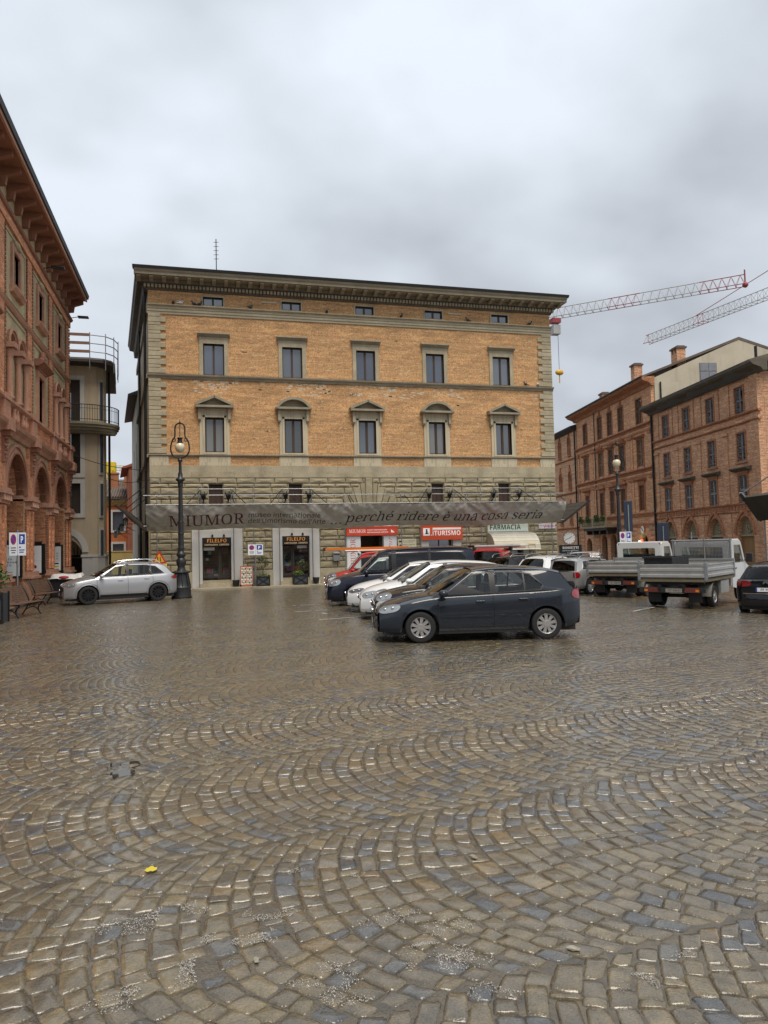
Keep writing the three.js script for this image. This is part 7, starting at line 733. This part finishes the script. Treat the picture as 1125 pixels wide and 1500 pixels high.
// ---------- flatbed trucks ----------
function truck(label, pos, turn, o) {   // x forward from the tailgate, origin under the tail
  const t = thing('flatbed_truck', label, 'truck', pos, turn, 'flatbed trucks parked side by side'); const W = 1.02, bl = 3.05, fy = .96, h = .42, wp = paint(.60, .60, .585);
  const sheet = (x0, x1, z, nrm) => { }; const board = (len, ht) => { const pf = [[0, 0], [.028, .01], [.028, ht * .2], [.014, ht * .25], [.014, ht * .42], [.03, ht * .48], [.03, ht * .66], [.014, ht * .7], [.014, ht * .86], [.03, ht * .9], [.03, ht], [0, ht]]; return molding(pf, 0, len); };
  const tg = board(2 * W, h); tg.rotateY(-Math.PI / 2).translate(0, fy, -W); obj('tailgate', tg, mt.alu, t);
  for (const s of [-1, 1]) { const g = board(bl, h); if (s < 0) g.rotateY(Math.PI).translate(bl, fy, -W); else g.translate(0, fy, W); obj('side_board', g, mt.alu, t); obj('corner_post', [rbx(-.04, .06, fy - .1, fy + h + .06, s * W - .04, s * W + .05, .01), rbx(bl - .06, bl + .04, fy - .1, fy + h + .1, s * W - .04, s * W + .05, .01), bx(-.05, -.03, fy + h * .8, fy + h * .9, s * W - .06, s * W + .06)], mt.galv, t); }
  obj('headboard', board(2 * W, h + .1).rotateY(-Math.PI / 2).translate(bl, fy, -W), mt.alu, t); obj('bed_floor', bx(0, bl, fy - .06, fy, -W, W), M(.13, .11, .08, { map: T.streak }), t); obj('bed_rim', [bx(-.03, bl, fy - .13, fy - .062, -W - .01, W + .01)], M(.24, .2, .12, { map: T.stone }), t);
  obj('chassis', [bx(-.1, 5.0, .56, .74, -.42, -.32), bx(-.1, 5.0, .56, .74, .32, .42), bx(.2, .32, .74, fy - .13, -.9, .9), bx(1.4, 1.52, .74, fy - .13, -.9, .9), bx(2.6, 2.72, .74, fy - .13, -.9, .9), bx(.85, 1.15, .42, .62, -.14, .14)], mt.iron, t);
  obj('light_bar', [bx(-.08, -.02, .5, .66, -W + .02, W - .02)], mt.ironW, t); for (const s of [-1, 1]) { const l = obj('tail_light', bx(-.1, -.081, .51, .65, s * .62 - .22, s * .62 + .22), M(.24, .05, .035, { r: .5, map: T.stone }), t); obj('reflector', bx(-.108, -.101, .53, .6, s * .78 - .05, s * .78 + .05), mt.amber, l); obj('mud_flap', bx(.2, .23, .18, .6, s * .62 - .2, s * .62 + .2), o.flap ?? mt.rubber, t); }
  obj('number_plate', new THREE.PlaneGeometry(.5, .12).rotateY(-Math.PI / 2).translate(-.112, .57, .08), printMat(256, 60, (c, w, hh) => { c.fillStyle = '#8e8c82'; c.fillRect(0, 0, w, hh); c.fillStyle = '#26282a'; scrawl(c, 22, 46, 212, 32); }), t, { uv: 1 });
  const wg = wheelGeos(.34, .2, 6, .2); for (const k of Object.values(wg)) k.userData.ready = true; for (const [x, z, tw] of [[.95, .68, 0], [.95, .9, 0], [.95, -.68, 1], [.95, -.9, 1], [4.3, .86, 0], [4.3, -.86, 1]]) { const w = obj('wheel', wg.back, mt.rubber, t); w.position.set(x, .34, z); if (tw) w.rotation.y = Math.PI; obj('tyre', wg.ty, mt.rubber, w); obj('rim', wg.rim, mt.alu, w); }
  for (const s of [-1, 1]) obj('mudguard', gridGeo(14, 2, (u, v) => { const a = u * Math.PI; return [.95 + Math.cos(a) * .42, .36 + Math.sin(a) * .42, s * lerp(.55, 1.0, v)]; }), M(.35, .34, .3, { map: T.stone }), t); obj('axle', bar([.95, .34, -.9], [.95, .34, .9], .06), mt.iron, t);
  obj('side_box', bx(1.6, 2.5, .4, .8, W - .36, W - .02), mt.alu, t);
  // cab
  const cx0 = bl + .16, prof = [[cx0, .5], [cx0, 2.02], [cx0 + .12, 2.1], [cx0 + 1.0, 2.1], [cx0 + 1.2, 2.02], [cx0 + 1.72, 1.28], [cx0 + 2.25, 1.1], [cx0 + 2.34, .9], [cx0 + 2.34, .4], [cx0 + 1.62, .4], [cx0 + 1.5, .72], [cx0 + 1.2, .8], [cx0 + .9, .72], [cx0 + .78, .4]];
  const side = s => { const sh = poly(prof); sh.holes.push(new THREE.Path([[cx0 + .3, 1.3], [cx0 + 1.5, 1.3], [cx0 + 1.12, 1.92], [cx0 + .3, 1.92]].map(p => new THREE.Vector2(...p)))); return slab(sh, .05, s > 0 ? .89 : -.94); }; const back = (() => { const sh = poly([[-.9, .55], [.9, .55], [.9, 1.95], [.78, 2.09], [-.78, 2.09], [-.9, 1.95]]); const q = new THREE.Path(); const a = .68, y0 = 1.45, y1 = 1.86, rr_ = .07; q.moveTo(-a + rr_, y0); q.lineTo(a - rr_, y0); q.quadraticCurveTo(a, y0, a, y0 + rr_); q.lineTo(a, y1 - rr_); q.quadraticCurveTo(a, y1, a - rr_, y1); q.lineTo(-a + rr_, y1); q.quadraticCurveTo(-a, y1, -a, y1 - rr_); q.lineTo(-a, y0 + rr_); q.quadraticCurveTo(-a, y0, -a + rr_, y0); sh.holes.push(q); return slab(sh, .05, -.05).rotateY(-Math.PI / 2).translate(cx0 - .05, 0, 0); })();
  obj('cab', [side(1), side(-1), back, rbx(cx0 - .02, cx0 + 1.18, 2.05, 2.13, -.9, .9, .04), beam([cx0 + 1.7, 1.22, 0], [cx0 + 2.3, 1.04, 0], 1.84, .06), bx(cx0 + 2.28, cx0 + 2.35, .4, 1.05, -.92, .92)], wp, t);
  obj('rear_cab_window', bx(cx0 - .03, cx0 - .015, 1.46, 1.85, -.67, .67), mt.carGlass, t); obj('windscreen', beam([cx0 + 1.17, 2.04, 0], [cx0 + 1.72, 1.26, 0], 1.76, .012), mt.carGlass, t); for (const s of [-1, 1]) { obj('side_window', slab(poly([[cx0 + .28, 1.28], [cx0 + 1.52, 1.28], [cx0 + 1.13, 1.94], [cx0 + .28, 1.94]]), .008, s > 0 ? .905 : -.92), mt.carGlass, t); obj('mirror', [rbx(cx0 + 1.5, cx0 + 1.6, 1.3, 1.62, s * 1.12 - .11, s * 1.12 + .11, .03), bar([cx0 + 1.5, 1.35, s * .93], [cx0 + 1.55, 1.4, s * 1.05], .02)], mt.blackP, t); obj('headlight', bx(cx0 + 2.35, cx0 + 2.37, .78, .96, s * .72 - .14, s * .72 + .14), mt.lens, t); obj('door_handle', bx(cx0 + .36, cx0 + .52, 1.1, 1.14, s > 0 ? .94 : -.96, s > 0 ? .96 : -.94), mt.blackP, t); }
  obj('cab_seat', [rbx(cx0 + .2, cx0 + .7, .7, .95, -.8, .8, .05), rbx(cx0 + .15, cx0 + .3, .9, 1.6, -.75, .75, .05)], mt.seat, t);
  if (o.grid) { const g = []; for (let i = 0; i <= 40; i++) { const z = -.92 + i * .046; g.push(bar([bl + .03, fy + h, z], [bl + .03, 2.05, z], .0055, 4)); } for (let i = 0; i <= 15; i++) { const y = fy + h + i * .045; g.push(bar([bl + .03, y, -.92], [bl + .03, y, .92], .0055, 4)); } obj('guard_mesh', g, mt.galv, t); obj('guard_frame', [bar([bl + .03, fy, -.95], [bl + .03, 2.16, -.95], .03), bar([bl + .03, fy, .95], [bl + .03, 2.16, .95], .03), bar([bl + .03, 2.1, -1.0], [bl + .03, 2.1, 1.0], .03), bar([bl + .0, fy, .12], [bl + .0, 2.16, .12], .03), bar([bl + .03, 2.1, -.3], [bl + .03, 2.4, -.3], .022)], mt.galv, t); }
  if (o.box) { const b = thing('tool_box', 'black plastic lined crate standing in the truck bed', 'crate', pos, turn); obj('panel', [bx(.3, 1.9, fy + .02, fy + .64, -W + .06, -W + .1), bx(.3, 1.9, fy + .02, fy + .64, -.1, -.06), bx(.3, .34, fy + .02, fy + .64, -W + .1, -.1), bx(1.86, 1.9, fy + .02, fy + .64, -W + .1, -.1)], M(.02, .021, .024, { r: .6, map: T.stone, bump: T.wave, bs: .03 }), b); obj('rim', [bx(.26, 1.94, fy + .6, fy + .66, -W + .02, -W + .06), bx(.26, .3, fy + .6, fy + .66, -W + .06, -.06)], mt.blackP, b); }
  return t;
}
truck('white cab flatbed truck with wire guard behind the cab, beside the black hatchback', [14.25, gy(14.2), -19.35], R(90 - 55), { grid: true, box: true });
truck('grey flatbed truck with worn aluminium boards between the white truck and silver estate', [15.5, gy(15.5), -24.6], R(90 - 52), { flap: mt.rubber });
// ---------- the row of houses behind the viewer, mirrored in panes and wet stone ----------
{
  const P = thing('facing_house', 'plastered house with tiled roof on the near side of the square', 'building', [4, 0, 30], Math.PI); const cols = [-15, -10.5, -6, -1.5, 3, 7.5, 12, 16.5]; obj('wall', wall(-18, 20, -.5, 11.5, cols.flatMap(x => [[x - .6, 1, x + .6, 3.2], [x - .55, 5, x + .55, 7], [x - .55, 8.6, x + .55, 10.4]]), .4), mt.redA, P); obj('cornice', molding([[-.1, 11.2], [.2, 11.2], [.7, 11.5], [.75, 11.7], [-.1, 11.7]], -18, 20), mt.white, P);
  obj('room_wall', bx(-17.8, 19.8, -.5, 11.4, -1.9, -1.8), mt.room, P); obj('roof', slab(poly([[.8, 11.65], [.8, 11.85], [-6, 14.6], [-12, 11.85], [-12, 11.65]]), 38, -20).rotateY(-Math.PI / 2), mt.tile, P); for (const x of cols) for (const [a, b] of [[5, 7], [8.6, 10.4]]) obj('shutter', [bx(x - 1.1, x - .56, a, b, 0, .05), bx(x + .56, x + 1.1, a, b, 0, .05)], mt.shutB, P);
}
renderer.render(scene, camera);
